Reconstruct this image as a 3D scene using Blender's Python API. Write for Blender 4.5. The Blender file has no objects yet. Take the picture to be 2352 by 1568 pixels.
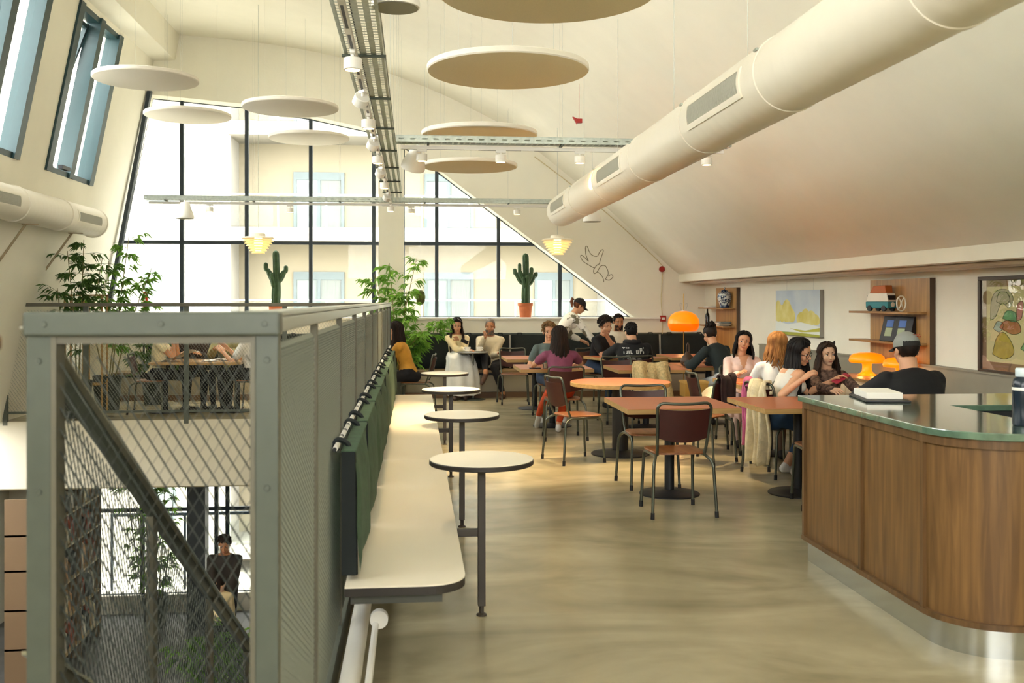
import bpy, math, random
import numpy as np
from mathutils import Vector, Matrix, Euler
random.seed(7)
PI = math.pi
SC = bpy.context.scene
COL = SC.collection

# ------------------------------------------------------------------ camera
EYE = 1.58                      # eye height above the upper floor
YAW = math.atan(224 / 2287.0)   # the room axis is +Y, the camera looks a little to the right of it
cam_d = bpy.data.cameras.new('camera'); cam = bpy.data.objects.new('camera', cam_d); COL.objects.link(cam)
cam.location = (0, 0, EYE); cam.rotation_euler = (PI / 2, 0, -YAW)
cam_d.lens = 35; cam_d.sensor_width = 36; cam_d.sensor_fit = 'HORIZONTAL'
cam_d.shift_y = -94 / 2352.0
cam_d.clip_start = 0.05; cam_d.clip_end = 200
cam_d.dof.use_dof = True; cam_d.dof.focus_distance = 8.2; cam_d.dof.aperture_fstop = 4.0
SC.camera = cam

# ------------------------------------------------------------------ sky and exposure
W = bpy.data.worlds.new('World'); SC.world = W; W.use_nodes = True
wn = W.node_tree.nodes; wl = W.node_tree.links; wn.clear()
wo = wn.new('ShaderNodeOutputWorld'); wb = wn.new('ShaderNodeBackground')
wb.inputs['Color'].default_value = (1.0, 0.99, 0.955, 1); wb.inputs['Strength'].default_value = 7.0
wl.new(wb.outputs[0], wo.inputs[0])
SC.view_settings.view_transform = 'Standard'; SC.view_settings.look = 'None'
SC.view_settings.exposure = 1.35; SC.view_settings.gamma = 1.0
SC.view_settings.use_curve_mapping = False
SC.cycles.max_bounces = 7; SC.cycles.diffuse_bounces = 4; SC.cycles.glossy_bounces = 4
SC.cycles.transparent_max_bounces = 14; SC.cycles.transmission_bounces = 6
SC.cycles.caustics_reflective = False; SC.cycles.caustics_refractive = False
SC.cycles.sample_clamp_indirect = 6.0
SC.cycles.use_denoising = True
SC.cycles.adaptive_threshold = 0.15; SC.cycles.adaptive_min_samples = 16

def portal(loc, rot, sx, sy):
    l = bpy.data.lights.new('window_portal', 'AREA'); l.shape = 'RECTANGLE'; l.size = sx; l.size_y = sy
    l.cycles.is_portal = True
    o = bpy.data.objects.new('window_portal', l); o.location = loc; o.rotation_euler = rot; COL.objects.link(o)
LW = math.atan(0.2)             # the left wall leans inwards by this angle
portal((-2.6, 17.6, 3.1), (PI / 2, 0, PI), 4.6, 4.0)
portal((1.9, 17.6, 2.7), (PI / 2, 0, PI), 4.3, 3.4)
portal((0.5, -3.9, 3.3), (PI / 2, 0, 0), 6.0, 1.8)
portal((-4.85, 9.0, 4.3), (0, -PI / 2 + LW, 0), 2.4, 13.0)

# ------------------------------------------------------------------ materials
def lin(c):
    if isinstance(c, str):
        c = tuple(int(c[i:i + 2], 16) for i in (1, 3, 5))
    f = lambda v: (v / 12.92 if v <= 0.04045 else ((v + 0.055) / 1.055) ** 2.4)
    return tuple(f(v / 255.0) for v in c[:3])
MATS = {}
def mat(name, col, rough=0.6, metal=0.0, var=0.0, vscale=6.0, col2=None, bump=0.0, bscale=60.0, spec=0.5,
        emit=None, estr=0.0, alpha=1.0, coat=0.0, stretch=None, trans=0.0, sss=0.0, sheen=0.0):
    if name in MATS: return MATS[name]
    m = bpy.data.materials.new(name); m.use_nodes = True
    nt = m.node_tree; n = nt.nodes; l = nt.links; b = n['Principled BSDF']
    c1 = lin(col)
    b.inputs['Base Color'].default_value = (*c1, 1); b.inputs['Roughness'].default_value = rough
    b.inputs['Metallic'].default_value = metal; b.inputs['Specular IOR Level'].default_value = spec
    b.inputs['Coat Weight'].default_value = coat; b.inputs['Coat Roughness'].default_value = 0.08
    b.inputs['Transmission Weight'].default_value = trans
    b.inputs['Sheen Weight'].default_value = sheen
    if sss: b.inputs['Subsurface Weight'].default_value = sss; b.inputs['Subsurface Radius'].default_value = (0.01, 0.004, 0.002)
    if emit: b.inputs['Emission Color'].default_value = (*lin(emit), 1); b.inputs['Emission Strength'].default_value = estr
    if alpha < 1: b.inputs['Alpha'].default_value = alpha
    if var or bump or col2:
        tc = n.new('ShaderNodeTexCoord'); src = tc.outputs['Object']
        if stretch:
            mp = n.new('ShaderNodeMapping'); mp.inputs['Scale'].default_value = stretch; l.new(src, mp.inputs[0]); src = mp.outputs[0]
        if var or col2:
            nz = n.new('ShaderNodeTexNoise'); nz.inputs['Scale'].default_value = vscale; nz.inputs['Detail'].default_value = 5
            l.new(src, nz.inputs['Vector'])
            r = n.new('ShaderNodeValToRGB'); r.color_ramp.elements[0].position = 0.33; r.color_ramp.elements[1].position = 0.67
            a = tuple(max(0, v * (1 - var)) for v in c1) if not col2 else lin(col2)
            z = tuple(min(1, v * (1 + var)) for v in c1) if not col2 else c1
            r.color_ramp.elements[0].color = (*a, 1); r.color_ramp.elements[1].color = (*z, 1)
            l.new(nz.outputs['Fac'], r.inputs[0]); l.new(r.outputs[0], b.inputs['Base Color'])
        if bump:
            n2 = n.new('ShaderNodeTexNoise'); n2.inputs['Scale'].default_value = bscale; n2.inputs['Detail'].default_value = 4
            l.new(src, n2.inputs['Vector'])
            bp = n.new('ShaderNodeBump'); bp.inputs['Strength'].default_value = bump; bp.inputs['Distance'].default_value = 0.02
            l.new(n2.outputs['Fac'], bp.inputs['Height']); l.new(bp.outputs[0], b.inputs['Normal'])
    MATS[name] = m
    return m
def glass_mat(name, tint=(1, 1, 1), gloss=0.12, rough=0.0):
    if name in MATS: return MATS[name]
    m = bpy.data.materials.new(name); m.use_nodes = True; nt = m.node_tree; n = nt.nodes; l = nt.links; n.clear()
    o = n.new('ShaderNodeOutputMaterial'); t = n.new('ShaderNodeBsdfTransparent'); g = n.new('ShaderNodeBsdfGlossy')
    t.inputs[0].default_value = (*tint, 1); g.inputs['Roughness'].default_value = rough
    lw = n.new('ShaderNodeLayerWeight'); lw.inputs['Blend'].default_value = 0.25
    mm = n.new('ShaderNodeMath'); mm.operation = 'MULTIPLY'; mm.inputs[1].default_value = gloss * 4
    l.new(lw.outputs['Fresnel'], mm.inputs[0])
    x = n.new('ShaderNodeMixShader'); l.new(mm.outputs[0], x.inputs[0]); l.new(t.outputs[0], x.inputs[1]); l.new(g.outputs[0], x.inputs[2])
    l.new(x.outputs[0], o.inputs[0]); MATS[name] = m
    return m

def floor_mat():
    m = mat('polished_concrete', '#a89c7c', 0.3)
    nt = m.node_tree; n = nt.nodes; l = nt.links; b = n['Principled BSDF']
    tc = n.new('ShaderNodeTexCoord')
    a = n.new('ShaderNodeTexNoise'); a.inputs['Scale'].default_value = 0.9; a.inputs['Detail'].default_value = 4; a.inputs['Distortion'].default_value = 1.6
    c = n.new('ShaderNodeTexNoise'); c.inputs['Scale'].default_value = 7; c.inputs['Detail'].default_value = 3
    mp = n.new('ShaderNodeMapping'); mp.inputs['Scale'].default_value = (0.7, 1.6, 1); mp.inputs['Rotation'].default_value = (0, 0, 0.5)
    l.new(tc.outputs['Object'], mp.inputs[0]); l.new(mp.outputs[0], a.inputs['Vector']); l.new(tc.outputs['Object'], c.inputs['Vector'])
    r1 = n.new('ShaderNodeValToRGB'); r1.color_ramp.elements[0].position = 0.3; r1.color_ramp.elements[1].position = 0.7
    r1.color_ramp.elements[0].color = (*lin('#8a8165'), 1); r1.color_ramp.elements[1].color = (*lin('#b4aa8c'), 1)
    mr = n.new('ShaderNodeMapRange'); mr.inputs['To Min'].default_value = 0.9; mr.inputs['To Max'].default_value = 1.1
    l.new(c.outputs['Fac'], mr.inputs[0]); l.new(a.outputs['Fac'], r1.inputs[0])
    hv = n.new('ShaderNodeHueSaturation'); l.new(r1.outputs[0], hv.inputs['Color']); l.new(mr.outputs[0], hv.inputs['Value'])
    l.new(hv.outputs[0], b.inputs['Base Color'])
    b.inputs['Roughness'].default_value = 0.24
    return m
def wood_mat(name, c1, c2, rough=0.45, axis='Z', scale=1.0, ring=0.35):
    m = mat(name, c1, rough); nt = m.node_tree; n = nt.nodes; l = nt.links; b = n['Principled BSDF']
    tc = n.new('ShaderNodeTexCoord'); mp = n.new('ShaderNodeMapping')
    s = {'Z': (14, 14, 0.9), 'X': (0.9, 14, 14), 'Y': (14, 0.9, 14)}[axis]
    mp.inputs['Scale'].default_value = tuple(v * scale for v in s)
    l.new(tc.outputs['Object'], mp.inputs[0])
    nz = n.new('ShaderNodeTexNoise'); nz.inputs['Scale'].default_value = 2.2; nz.inputs['Detail'].default_value = 8; nz.inputs['Distortion'].default_value = ring
    l.new(mp.outputs[0], nz.inputs['Vector'])
    r = n.new('ShaderNodeValToRGB'); r.color_ramp.elements[0].position = 0.32; r.color_ramp.elements[1].position = 0.68
    r.color_ramp.elements[0].color = (*lin(c2), 1); r.color_ramp.elements[1].color = (*lin(c1), 1)
    l.new(nz.outputs['Fac'], r.inputs[0]); l.new(r.outputs[0], b.inputs['Base Color'])
    bp = n.new('ShaderNodeBump'); bp.inputs['Strength'].default_value = 0.08; l.new(nz.outputs['Fac'], bp.inputs['Height']); l.new(bp.outputs[0], b.inputs['Normal'])
    return m

M_PLASTER = mat('white_plaster', '#efebda', 0.75, var=0.015, vscale=3, bump=0.05, bscale=30)
M_PAINT = mat('white_paint', '#efebe0', 0.55)
M_FLOOR = floor_mat()
M_LOWFLOOR = mat('dark_lower_floor', '#5a5a58', 0.5, var=0.2, vscale=3)
def leaf_mat(name, c1, c2):
    m = mat(name, c1, 0.5, col2=c2, vscale=9); nt = m.node_tree; n = nt.nodes; l = nt.links
    tr = n.new('ShaderNodeBsdfTranslucent'); tr.inputs[0].default_value = (*lin(c1), 1); x = n.new('ShaderNodeMixShader'); x.inputs[0].default_value = 0.45
    l.new(n['Principled BSDF'].outputs[0], x.inputs[1]); l.new(tr.outputs[0], x.inputs[2]); l.new(x.outputs[0], n['Material Output'].inputs['Surface'])
    return m
M_STEEL_DK = mat('dark_window_steel', '#1d2b33', 0.45)
M_TEAL = mat('teal_window_frame', '#1c3b3f', 0.4, var=0.04)
M_GLASS = glass_mat('clear_glass', (0.97, 0.985, 0.98), 0.10)
M_RAIL = mat('grey_rail_paint', '#4b5148', 0.42, var=0.04, vscale=20)
M_RAILTOP = mat('rail_cap_grazing_light', '#8f9488', 0.3)  # lighter than the rail paint: grazing reflection on the cap put into the colour
M_MESH = mat('expanded_metal_paint', '#868b80', 0.4, metal=0.3)
M_GALV = mat('galvanised_steel', '#a9b0a6', 0.38, metal=0.7, var=0.12, vscale=25)
M_GALVDK = mat('dark_galvanised', '#4c5349', 0.5, metal=0.5)
M_WHITE = mat('white_enamel', '#efece3', 0.35)
M_DISC = mat('acoustic_felt_white', '#eee8da', 0.9)
M_DISCUNDER = mat('acoustic_felt_shaded', '#e6d7b2', 0.95, var=0.03, vscale=90)  # white felt toned down: shade on the disc undersides put into the colour
M_BLACK = mat('black_metal', '#15171a', 0.5)
M_BLACKPL = mat('black_plastic', '#111214', 0.45)
M_DUCT = mat('white_duct_paint', '#eee7d6', 0.4)
M_WIRE = mat('thin_steel_wire', '#b9bdb4', 0.5, metal=0.3)
M_CREAM = mat('cream_laminate', '#efe6d2', 0.35)
M_EDGE = mat('dark_table_edge', '#2b2622', 0.5)
M_LEGBR = mat('bronze_leg_paint', '#3a342d', 0.45)
M_GREENCU = mat('green_cushion_cloth', '#3f5740', 0.85, var=0.15, vscale=18, bump=0.25, bscale=90)
M_GREENDK = mat('dark_green_cushion', '#16241f', 0.85, var=0.1, vscale=20)
M_NAVY = mat('black_green_cushion_side', '#0e1718', 0.8)
M_TUBE = mat('chair_tube_gunmetal', '#5a5d52', 0.32, metal=0.75)
M_BURG = mat('burgundy_back', '#3a1512', 0.42, var=0.12, vscale=8)
M_SEATW = wood_mat('chair_plywood', '#8f5b33', '#6d3f22', 0.3, 'Y')
M_TERRA = mat('terracotta_laminate', '#b76a45', 0.38, var=0.03, vscale=40)
M_PLY = wood_mat('ply_edge', '#b8955c', '#9a7843', 0.5, 'X', 1.2)
M_OAK = wood_mat('oak_panel', '#7d5c34', '#5c4123', 0.42, 'Z', 1.0, 0.6)
M_OAKDK = wood_mat('oak_trim', '#6f5130', '#513a1f', 0.42, 'Z', 1.2)
M_SHELF = wood_mat('shelf_wood', '#b98d52', '#9a7140', 0.4, 'Z', 0.8)
M_SHELFEDGE = mat('shelf_dark_edge', '#4a3420', 0.5)
M_GREENM = mat('green_marble', '#5a7562', 0.12, var=0.25, vscale=9, spec=1.0, coat=1.0)
M_STAINLESS = mat('brushed_stainless', '#c3c6c2', 0.22, metal=1.0)
M_TERRAPOT = mat('terracotta_pot', '#b4643a', 0.8, var=0.1, vscale=12)
M_SOIL = mat('soil', '#2a2119', 0.95)
M_CHINA = mat('white_china', '#f2eee4', 0.15, coat=0.5)
M_RED = mat('alarm_red', '#a81e12', 0.4)

# ------------------------------------------------------------------ mesh helpers
class MB:
    """collects shapes; build() links them as ONE mesh object"""
    def __init__(s): s.v = []; s.f = []; s.m = []; s.cur = 0
    def add(s, vs, fs, mi=None):
        o = len(s.v); s.v.extend([tuple(p) for p in vs]); mi = s.cur if mi is None else mi
        for f in fs: s.f.append(tuple(i + o for i in f)); s.m.append(mi)
        return s
    def box(s, a, b, mi=None):
        (x0, y0, z0), (x1, y1, z1) = [[min(a[i], b[i]) for i in range(3)], [max(a[i], b[i]) for i in range(3)]]
        v = [(x0, y0, z0), (x1, y0, z0), (x1, y1, z0), (x0, y1, z0), (x0, y0, z1), (x1, y0, z1), (x1, y1, z1), (x0, y1, z1)]
        return s.add(v, [(3, 2, 1, 0), (4, 5, 6, 7), (0, 1, 5, 4), (1, 2, 6, 5), (2, 3, 7, 6), (3, 0, 4, 7)], mi)
    def cbox(s, c, d, mi=None):
        return s.box([c[i] - d[i] / 2 for i in range(3)], [c[i] + d[i] / 2 for i in range(3)], mi)
    def prism(s, poly, axis, a, b, mi=None):
        """poly 2D; axis 'x': poly=(y,z), 'y': poly=(x,z), 'z': poly=(x,y)"""
        n = len(poly)
        area = sum(poly[i][0] * poly[(i + 1) % n][1] - poly[(i + 1) % n][0] * poly[i][1] for i in range(n))
        if area < 0: poly = poly[::-1]
        P = {'x': lambda p, t: (t, p[0], p[1]), 'y': lambda p, t: (p[0], t, p[1]), 'z': lambda p, t: (p[0], p[1], t)}[axis]
        a, b = min(a, b), max(a, b)
        v = [P(p, a) for p in poly] + [P(p, b) for p in poly]
        fs = [tuple(range(n))[::-1], tuple(range(n, 2 * n))] + [(i, (i + 1) % n, n + (i + 1) % n, n + i) for i in range(n)]
        if axis == 'y': fs = [f[::-1] for f in fs]
        return s.add(v, fs, mi)
    def tube(s, path, r, n=8, cap=True, mi=None, closed=False):
        P = [Vector(p) for p in path]; k = len(P)
        R = list(r) if hasattr(r, '__len__') else [r] * k
        vs = []; prev = None
        for i in range(k):
            if closed: t = P[(i + 1) % k] - P[i - 1]
            else: t = P[min(i + 1, k - 1)] - P[max(i - 1, 0)]
            if t.length < 1e-9: t = Vector((0, 0, 1))
            t.normalize()
            if prev is None:
                up = Vector((0, 0, 1)) if abs(t.z) < 0.9 else Vector((1, 0, 0)); u = t.cross(up).normalized()
            else:
                u = prev - t * prev.dot(t)
                if u.length < 1e-6: u = t.orthogonal()
                u.normalize()
            prev = u; w = t.cross(u)
            for j in range(n):
                a = 2 * PI * j / n; vs.append(P[i] + (u * math.cos(a) + w * math.sin(a)) * R[i])
        fs = []
        for i in range(k if closed else k - 1):
            i2 = (i + 1) % k
            for j in range(n): fs.append((i * n + j, i * n + (j + 1) % n, i2 * n + (j + 1) % n, i2 * n + j))
        if cap and not closed: fs += [tuple(range(n))[::-1], tuple(range((k - 1) * n, k * n))]
        return s.add(vs, fs, mi)
    def cyl(s, p0, p1, r, n=16, r2=None, mi=None):
        return s.tube([p0, p1], [r, r if r2 is None else r2], n, True, mi)
    def lathe(s, prof, c=(0, 0, 0), n=24, mi=None, sx=1.0, sy=1.0, cap=True):
        vs = []; k = len(prof)
        for (r, z) in prof:
            for j in range(n):
                a = 2 * PI * j / n; vs.append((c[0] + r * sx * math.cos(a), c[1] + r * sy * math.sin(a), c[2] + z))
        fs = [(i * n + j, i * n + (j + 1) % n, (i + 1) * n + (j + 1) % n, (i + 1) * n + j) for i in range(k - 1) for j in range(n)]
        if cap and prof[0][0] > 1e-6: fs.append(tuple(range(n))[::-1])
        if cap and prof[-1][0] > 1e-6: fs.append(tuple(range((k - 1) * n, k * n)))
        return s.add(vs, fs, mi)
    def ell(s, c, r, nu=14, nv=9, mi=None, M=None):
        vs = []
        for i in range(nv + 1):
            th = PI * i / nv
            for j in range(nu):
                ph = 2 * PI * j / nu
                p = Vector((r[0] * math.sin(th) * math.cos(ph), r[1] * math.sin(th) * math.sin(ph), r[2] * math.cos(th)))
                if M is not None: p = M @ p
                vs.append(p + Vector(c))
        fs = [((i + 1) * nu + j, (i + 1) * nu + (j + 1) % nu, i * nu + (j + 1) % nu, i * nu + j) for i in range(nv) for j in range(nu)]
        return s.add(vs, fs, mi)
    def loft(s, rings, mi=None, cap=True):
        n = len(rings[0]); vs = [p for r in rings for p in r]
        fs = [(i * n + j, i * n + (j + 1) % n, (i + 1) * n + (j + 1) % n, (i + 1) * n + j) for i in range(len(rings) - 1) for j in range(n)]
        if cap: fs += [tuple(range(n))[::-1], tuple(range((len(rings) - 1) * n, len(rings) * n))]
        return s.add(vs, fs, mi)
    def grid(s, fn, nu, nv, mi=None):
        vs = [fn(i / nu, j / nv) for j in range(nv + 1) for i in range(nu + 1)]
        fs = [(j * (nu + 1) + i, j * (nu + 1) + i + 1, (j + 1) * (nu + 1) + i + 1, (j + 1) * (nu + 1) + i) for j in range(nv) for i in range(nu)]
        return s.add(vs, fs, mi)
    def mesh(s, name, mats, smooth=40):
        me = bpy.data.meshes.new(name); me.from_pydata(s.v, [], s.f)
        mats = mats if isinstance(mats, (list, tuple)) else [mats]
        for m in mats: me.materials.append(m)
        if len(mats) > 1: me.polygons.foreach_set('material_index', s.m)
        if smooth:
            me.polygons.foreach_set('use_smooth', [True] * len(me.polygons))
            me.update(); me.set_sharp_from_angle(angle=math.radians(smooth))
        me.update()
        return me
    def build(s, name, mats, parent=None, smooth=40, bevel=0, kind=None, loc=None, rot=None, label=None, cat=None, group=None):
        o = bpy.data.objects.new(name, s.mesh(name, mats, smooth)); COL.objects.link(o)
        if parent is not None: o.parent = parent
        if loc is not None: o.location = loc
        if rot is not None: o.rotation_euler = rot
        if bevel:
            b = o.modifiers.new('bevel', 'BEVEL'); b.width = bevel; b.segments = 2; b.limit_method = 'ANGLE'
        tag(o, label, cat, group, kind)
        return o
def tag(o, label=None, cat=None, group=None, kind=None):
    if label: o['label'] = label
    if cat: o['category'] = cat
    if group: o['group'] = group
    if kind: o['kind'] = kind
    return o
def thing(name, label, cat, loc=(0, 0, 0), rz=0.0, group=None):
    o = bpy.data.objects.new(name, None); COL.objects.link(o); o.empty_display_size = 0.1
    o.location = loc; o.rotation_euler = (0, 0, rz)
    return tag(o, label, cat, group)
def link_mesh(name, me, parent=None, loc=(0, 0, 0), rot=(0, 0, 0), kind=None):
    o = bpy.data.objects.new(name, me); COL.objects.link(o); o.parent = parent; o.location = loc; o.rotation_euler = rot
    if kind: o['kind'] = kind
    return o
def copy_tree(root, loc, rz, label, group=None):
    def rec(o, parent):
        c = o.copy(); COL.objects.link(c); c.parent = parent
        for ch in o.children: rec(ch, c)
        return c
    r = rec(root, None); r.location = loc; r.rotation_euler = (0, 0, rz); r['label'] = label
    if group: r['group'] = group
    return r
def bez(p0, p1, p2, n=8):
    p0, p1, p2 = Vector(p0), Vector(p1), Vector(p2)
    return [(p0 * (1 - t) ** 2 + p1 * 2 * t * (1 - t) + p2 * t * t) for t in [i / n for i in range(n + 1)]]
def spline(pts, n=6):
    """Catmull-Rom through pts"""
    P = [Vector(p) for p in pts]; out = []
    for i in range(len(P) - 1):
        a, b, c, d = P[max(i - 1, 0)], P[i], P[i + 1], P[min(i + 2, len(P) - 1)]
        for k in range(n):
            t = k / n
            out.append(0.5 * ((2 * b) + (c - a) * t + (2 * a - 5 * b + 4 * c - d) * t * t + (3 * b - a - 3 * c + d) * t ** 3))
    out.append(P[-1]); return out
def fillet(pts, r, n=5):
    """polyline with rounded corners"""
    P = [Vector(p) for p in pts]; out = [P[0]]
    for i in range(1, len(P) - 1):
        a, b, c = P[i - 1], P[i], P[i + 1]
        d1 = (a - b); d2 = (c - b); k = min(r, d1.length * 0.49, d2.length * 0.49)
        out += bez(b + d1.normalized() * k, b, b + d2.normalized() * k, n)
    out.append(P[-1]); return out
def clip_poly(poly, sub):
    """Sutherland-Hodgman: clip convex-ish poly by convex CCW sub"""
    def ccw(p): return sum(p[i][0] * p[(i + 1) % len(p)][1] - p[(i + 1) % len(p)][0] * p[i][1] for i in range(len(p))) > 0
    if not ccw(sub): sub = sub[::-1]
    out = list(poly)
    for i in range(len(sub)):
        a, b = sub[i], sub[(i + 1) % len(sub)]; inp = out; out = []
        side = lambda p: (b[0] - a[0]) * (p[1] - a[1]) - (b[1] - a[1]) * (p[0] - a[0])
        for j in range(len(inp)):
            p, q = inp[j], inp[(j + 1) % len(inp)]; sp, sq = side(p), side(q)
            if sp >= 0: out.append(p)
            if (sp >= 0) != (sq >= 0):
                t = sp / (sp - sq); out.append((p[0] + (q[0] - p[0]) * t, p[1] + (q[1] - p[1]) * t))
        if not out: return []
    return out

# ------------------------------------------------------------------ the shell of the building
YB, YR = 16.8, -3.5             # inner faces of the far and the rear wall
VOID_X, VOID_Y0, VOID_Y1 = -0.33, 2.42, 13.6
ZLOW = -3.6
def xl(z): return -5.35 + 0.2 * z      # inner face of the leaning left wall
STRUCT = 'structure'

b = MB()
b.box((VOID_X, YR, -0.9), (5.2, 17.15, 0)).box((-6.6, VOID_Y1, -0.9), (VOID_X, 17.15, 0)).box((-6.6, YR, -0.9), (VOID_X, VOID_Y0 - 0.06, 0))
b.build('floor', M_FLOOR, kind=STRUCT, smooth=0)
M_FASCIA = mat('slab_edge_paint', '#cfcab8', 0.7)
b = MB(); b.box((-5.5, VOID_Y1 - 0.03, -0.88), (VOID_X, VOID_Y1 - 0.003, -0.002)).box((-5.5, VOID_Y1 - 0.045, -0.06), (VOID_X, VOID_Y1 - 0.031, -0.002))
b.build('trim_1', M_FASCIA, kind=STRUCT, smooth=0)
b = MB(); b.box((-7, YR, ZLOW - 0.2), (5.2, 17.4, ZLOW)); b.build('floor_lower', M_LOWFLOOR, kind=STRUCT, smooth=0)

# ceiling: flat on the left, curving into the long slope on the right
CP = [(-4.16, 5.95), (-2.7, 5.86), (-1.2, 5.62), (0.2, 5.16), (1.1, 4.75), (1.6, 4.48), (2.2, 4.03), (3.32, 3.13), (4.24, 2.28), (4.54, 2.03)]
CPs = [(p.x, p.y) for p in spline([(x, z, 0) for x, z in CP], 4)]
def zceil(x):
    for (x0, z0), (x1, z1) in zip(CPs, CPs[1:]):
        if x0 <= x <= x1: return z0 + (z1 - z0) * (x - x0) / (x1 - x0)
    return CPs[0][1] if x < CPs[0][0] else CPs[-1][1]
b = MB()
n = len(CPs)
vs = [(x, y, z) for y in (YR, 17.15) for x, z in CPs] + [(x + 0.1, y, z + 0.3) for y in (YR, 17.15) for x, z in CPs]
fs = []
for i in range(n - 1):
    fs += [(i, n + i, n + i + 1, i + 1), (2 * n + i, 2 * n + i + 1, 3 * n + i + 1, 3 * n + i)]
b.add(vs, fs)
b.build('ceiling', M_PLASTER, kind=STRUCT, smooth=60)
# ledge under the slope, soffit and the recessed right wall
b = MB(); b.prism([(4.54, 2.03), (4.54, 1.905), (4.56, 1.895), (5.2, 1.935), (5.2, 2.2)], 'y', YR, 17.15)
b.build('trim_2', M_PLASTER, kind=STRUCT, smooth=0)
b = MB(); b.tube([(4.74, YR, 1.885), (4.74, 16.78, 1.885)], 0.018, 10); b.box((4.90, YR, 1.86), (4.99, 16.78, 1.90))
b.build('trim_3', M_WHITE, kind=STRUCT)
b = MB(); b.box((5.0, YR, -3.6), (5.25, 17.15, 2.0)); b.build('wall_right', M_PLASTER, kind=STRUCT, smooth=0)
M_WAINS = mat('grey_wainscot', '#8f8a7a', 0.6, var=0.04)
b = MB(); b.box((4.93, 4.0, 0), (4.999, 13.9, 0.945)); b.box((4.915, 4.0, 0.945), (4.999, 13.9, 0.96))
b.build('trim_4', M_WAINS, kind=STRUCT, smooth=0)

# far wall with its two openings
WL = [(-5.09, 1.29), (-0.595, 1.29), (-0.595, 4.42), (-0.89, 4.48), (-1.77, 4.66), (-2.83, 4.83), (-4.37, 4.96)]
WR = [(-0.18, 1.29), (3.76, 1.29), (0.38, 3.80), (-0.18, 4.21)]
b = MB(); Y0, Y1 = YB, 17.28
b.box((-6.4, Y0, 0), (5.25, Y1, 1.29))                                             # parapet
b.box((-0.595, Y0, 1.29), (-0.18, Y1, 5.6))                                        # pillar
b.prism([(3.76, 1.29), (5.25, 1.29), (5.25, 2.1), (4.55, 2.15), (2.25, 4.15), (1.6, 4.65), (0.2, 5.35), (-0.18, 5.45), (-0.18, 4.21), (0.38, 3.80)], 'y', Y0, Y1)
for (xa, za), (xb, zb) in zip(WL[2:], WL[3:]):
    b.prism([(xa, za), (xb, zb), (xb, 6.3), (xa, 6.3)], 'y', Y0, Y1)
b.prism([(-4.37, 4.96), (-4.37, 6.3), (-4.05, 6.3), (-6.4, 6.3), (-6.4, 1.29), (-5.09, 1.29)], 'y', Y0, Y1)
b.build('wall_back', M_PLASTER, kind=STRUCT, smooth=0)
b = MB(); b.box((-5.1, 16.74, 1.262), (4.2, 17.27, 1.292)); b.build('window_sill', M_PAINT, kind=STRUCT, smooth=0, bevel=0.004)
b = MB(); b.box((VOID_X - 4.6, 16.16, 0), (4.9, 16.185, 0.09)); b.build('baseboard_back', mat('brown_base', '#6b5138', 0.6), kind=STRUCT, smooth=0)

def glazed(name, poly, xs, zs, y):
    """steel window: mullions at xs, transoms at zs, panes between, a rim along the outline"""
    w = thing(name, None, None); w['kind'] = STRUCT
    x0, x1 = min(p[0] for p in poly), max(p[0] for p in poly); z0, z1 = min(p[1] for p in poly), max(p[1] for p in poly)
    for x in xs:
        c = clip_poly([(x - 0.03, z0), (x + 0.03, z0), (x + 0.03, z1), (x - 0.03, z1)], poly)
        if len(c) > 2: MB().prism(c, 'y', y - 0.06, y + 0.02).build('mullion', M_STEEL_DK, w, smooth=0)
    for z in zs:
        c = clip_poly([(x0, z - 0.028), (x1, z - 0.028), (x1, z + 0.028), (x0, z + 0.028)], poly)
        if len(c) > 2: MB().prism(c, 'y', y - 0.05, y + 0.015).build('transom', M_STEEL_DK, w, smooth=0)
    r = MB(); k = len(poly)
    for i in range(k):
        a, c = Vector((poly[i][0], y - 0.01, poly[i][1])), Vector((poly[(i + 1) % k][0], y - 0.01, poly[(i + 1) % k][1]))
        r.tube([a, c], 0.016, 4)
    r.build('window_frame', M_STEEL_DK, w, smooth=0)
    X = [x0] + list(xs) + [x1]; Z = [z0] + list(zs) + [z1]
    for xa, xb in zip(X, X[1:]):
        for za, zb in zip(Z, Z[1:]):
            c = clip_poly([(xa, za), (xb, za), (xb, zb), (xa, zb)], poly)
            if len(c) > 2: MB().prism(c, 'y', y - 0.008, y).build('pane', M_GLASS, w, smooth=0)
    return w
glazed('window_1', WL, [-3.879, -2.815, -1.752, -0.69], [2.555], 17.18)
glazed('window_2', WR, [0.38, 1.445, 2.515], [2.555], 17.18)
# the slanted steel post where the far window meets the leaning wall, and the pale reveal beside it
b = MB(); b.prism([(xl(1.0) + 0.14, 1.29), (xl(1.0) + 0.20, 1.29), (xl(5.0) + 0.08, 5.0), (xl(5.0) + 0.02, 5.0)], 'y', 16.70, 16.80)
b.build('trim_5', M_STEEL_DK, kind=STRUCT, smooth=0)

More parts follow.
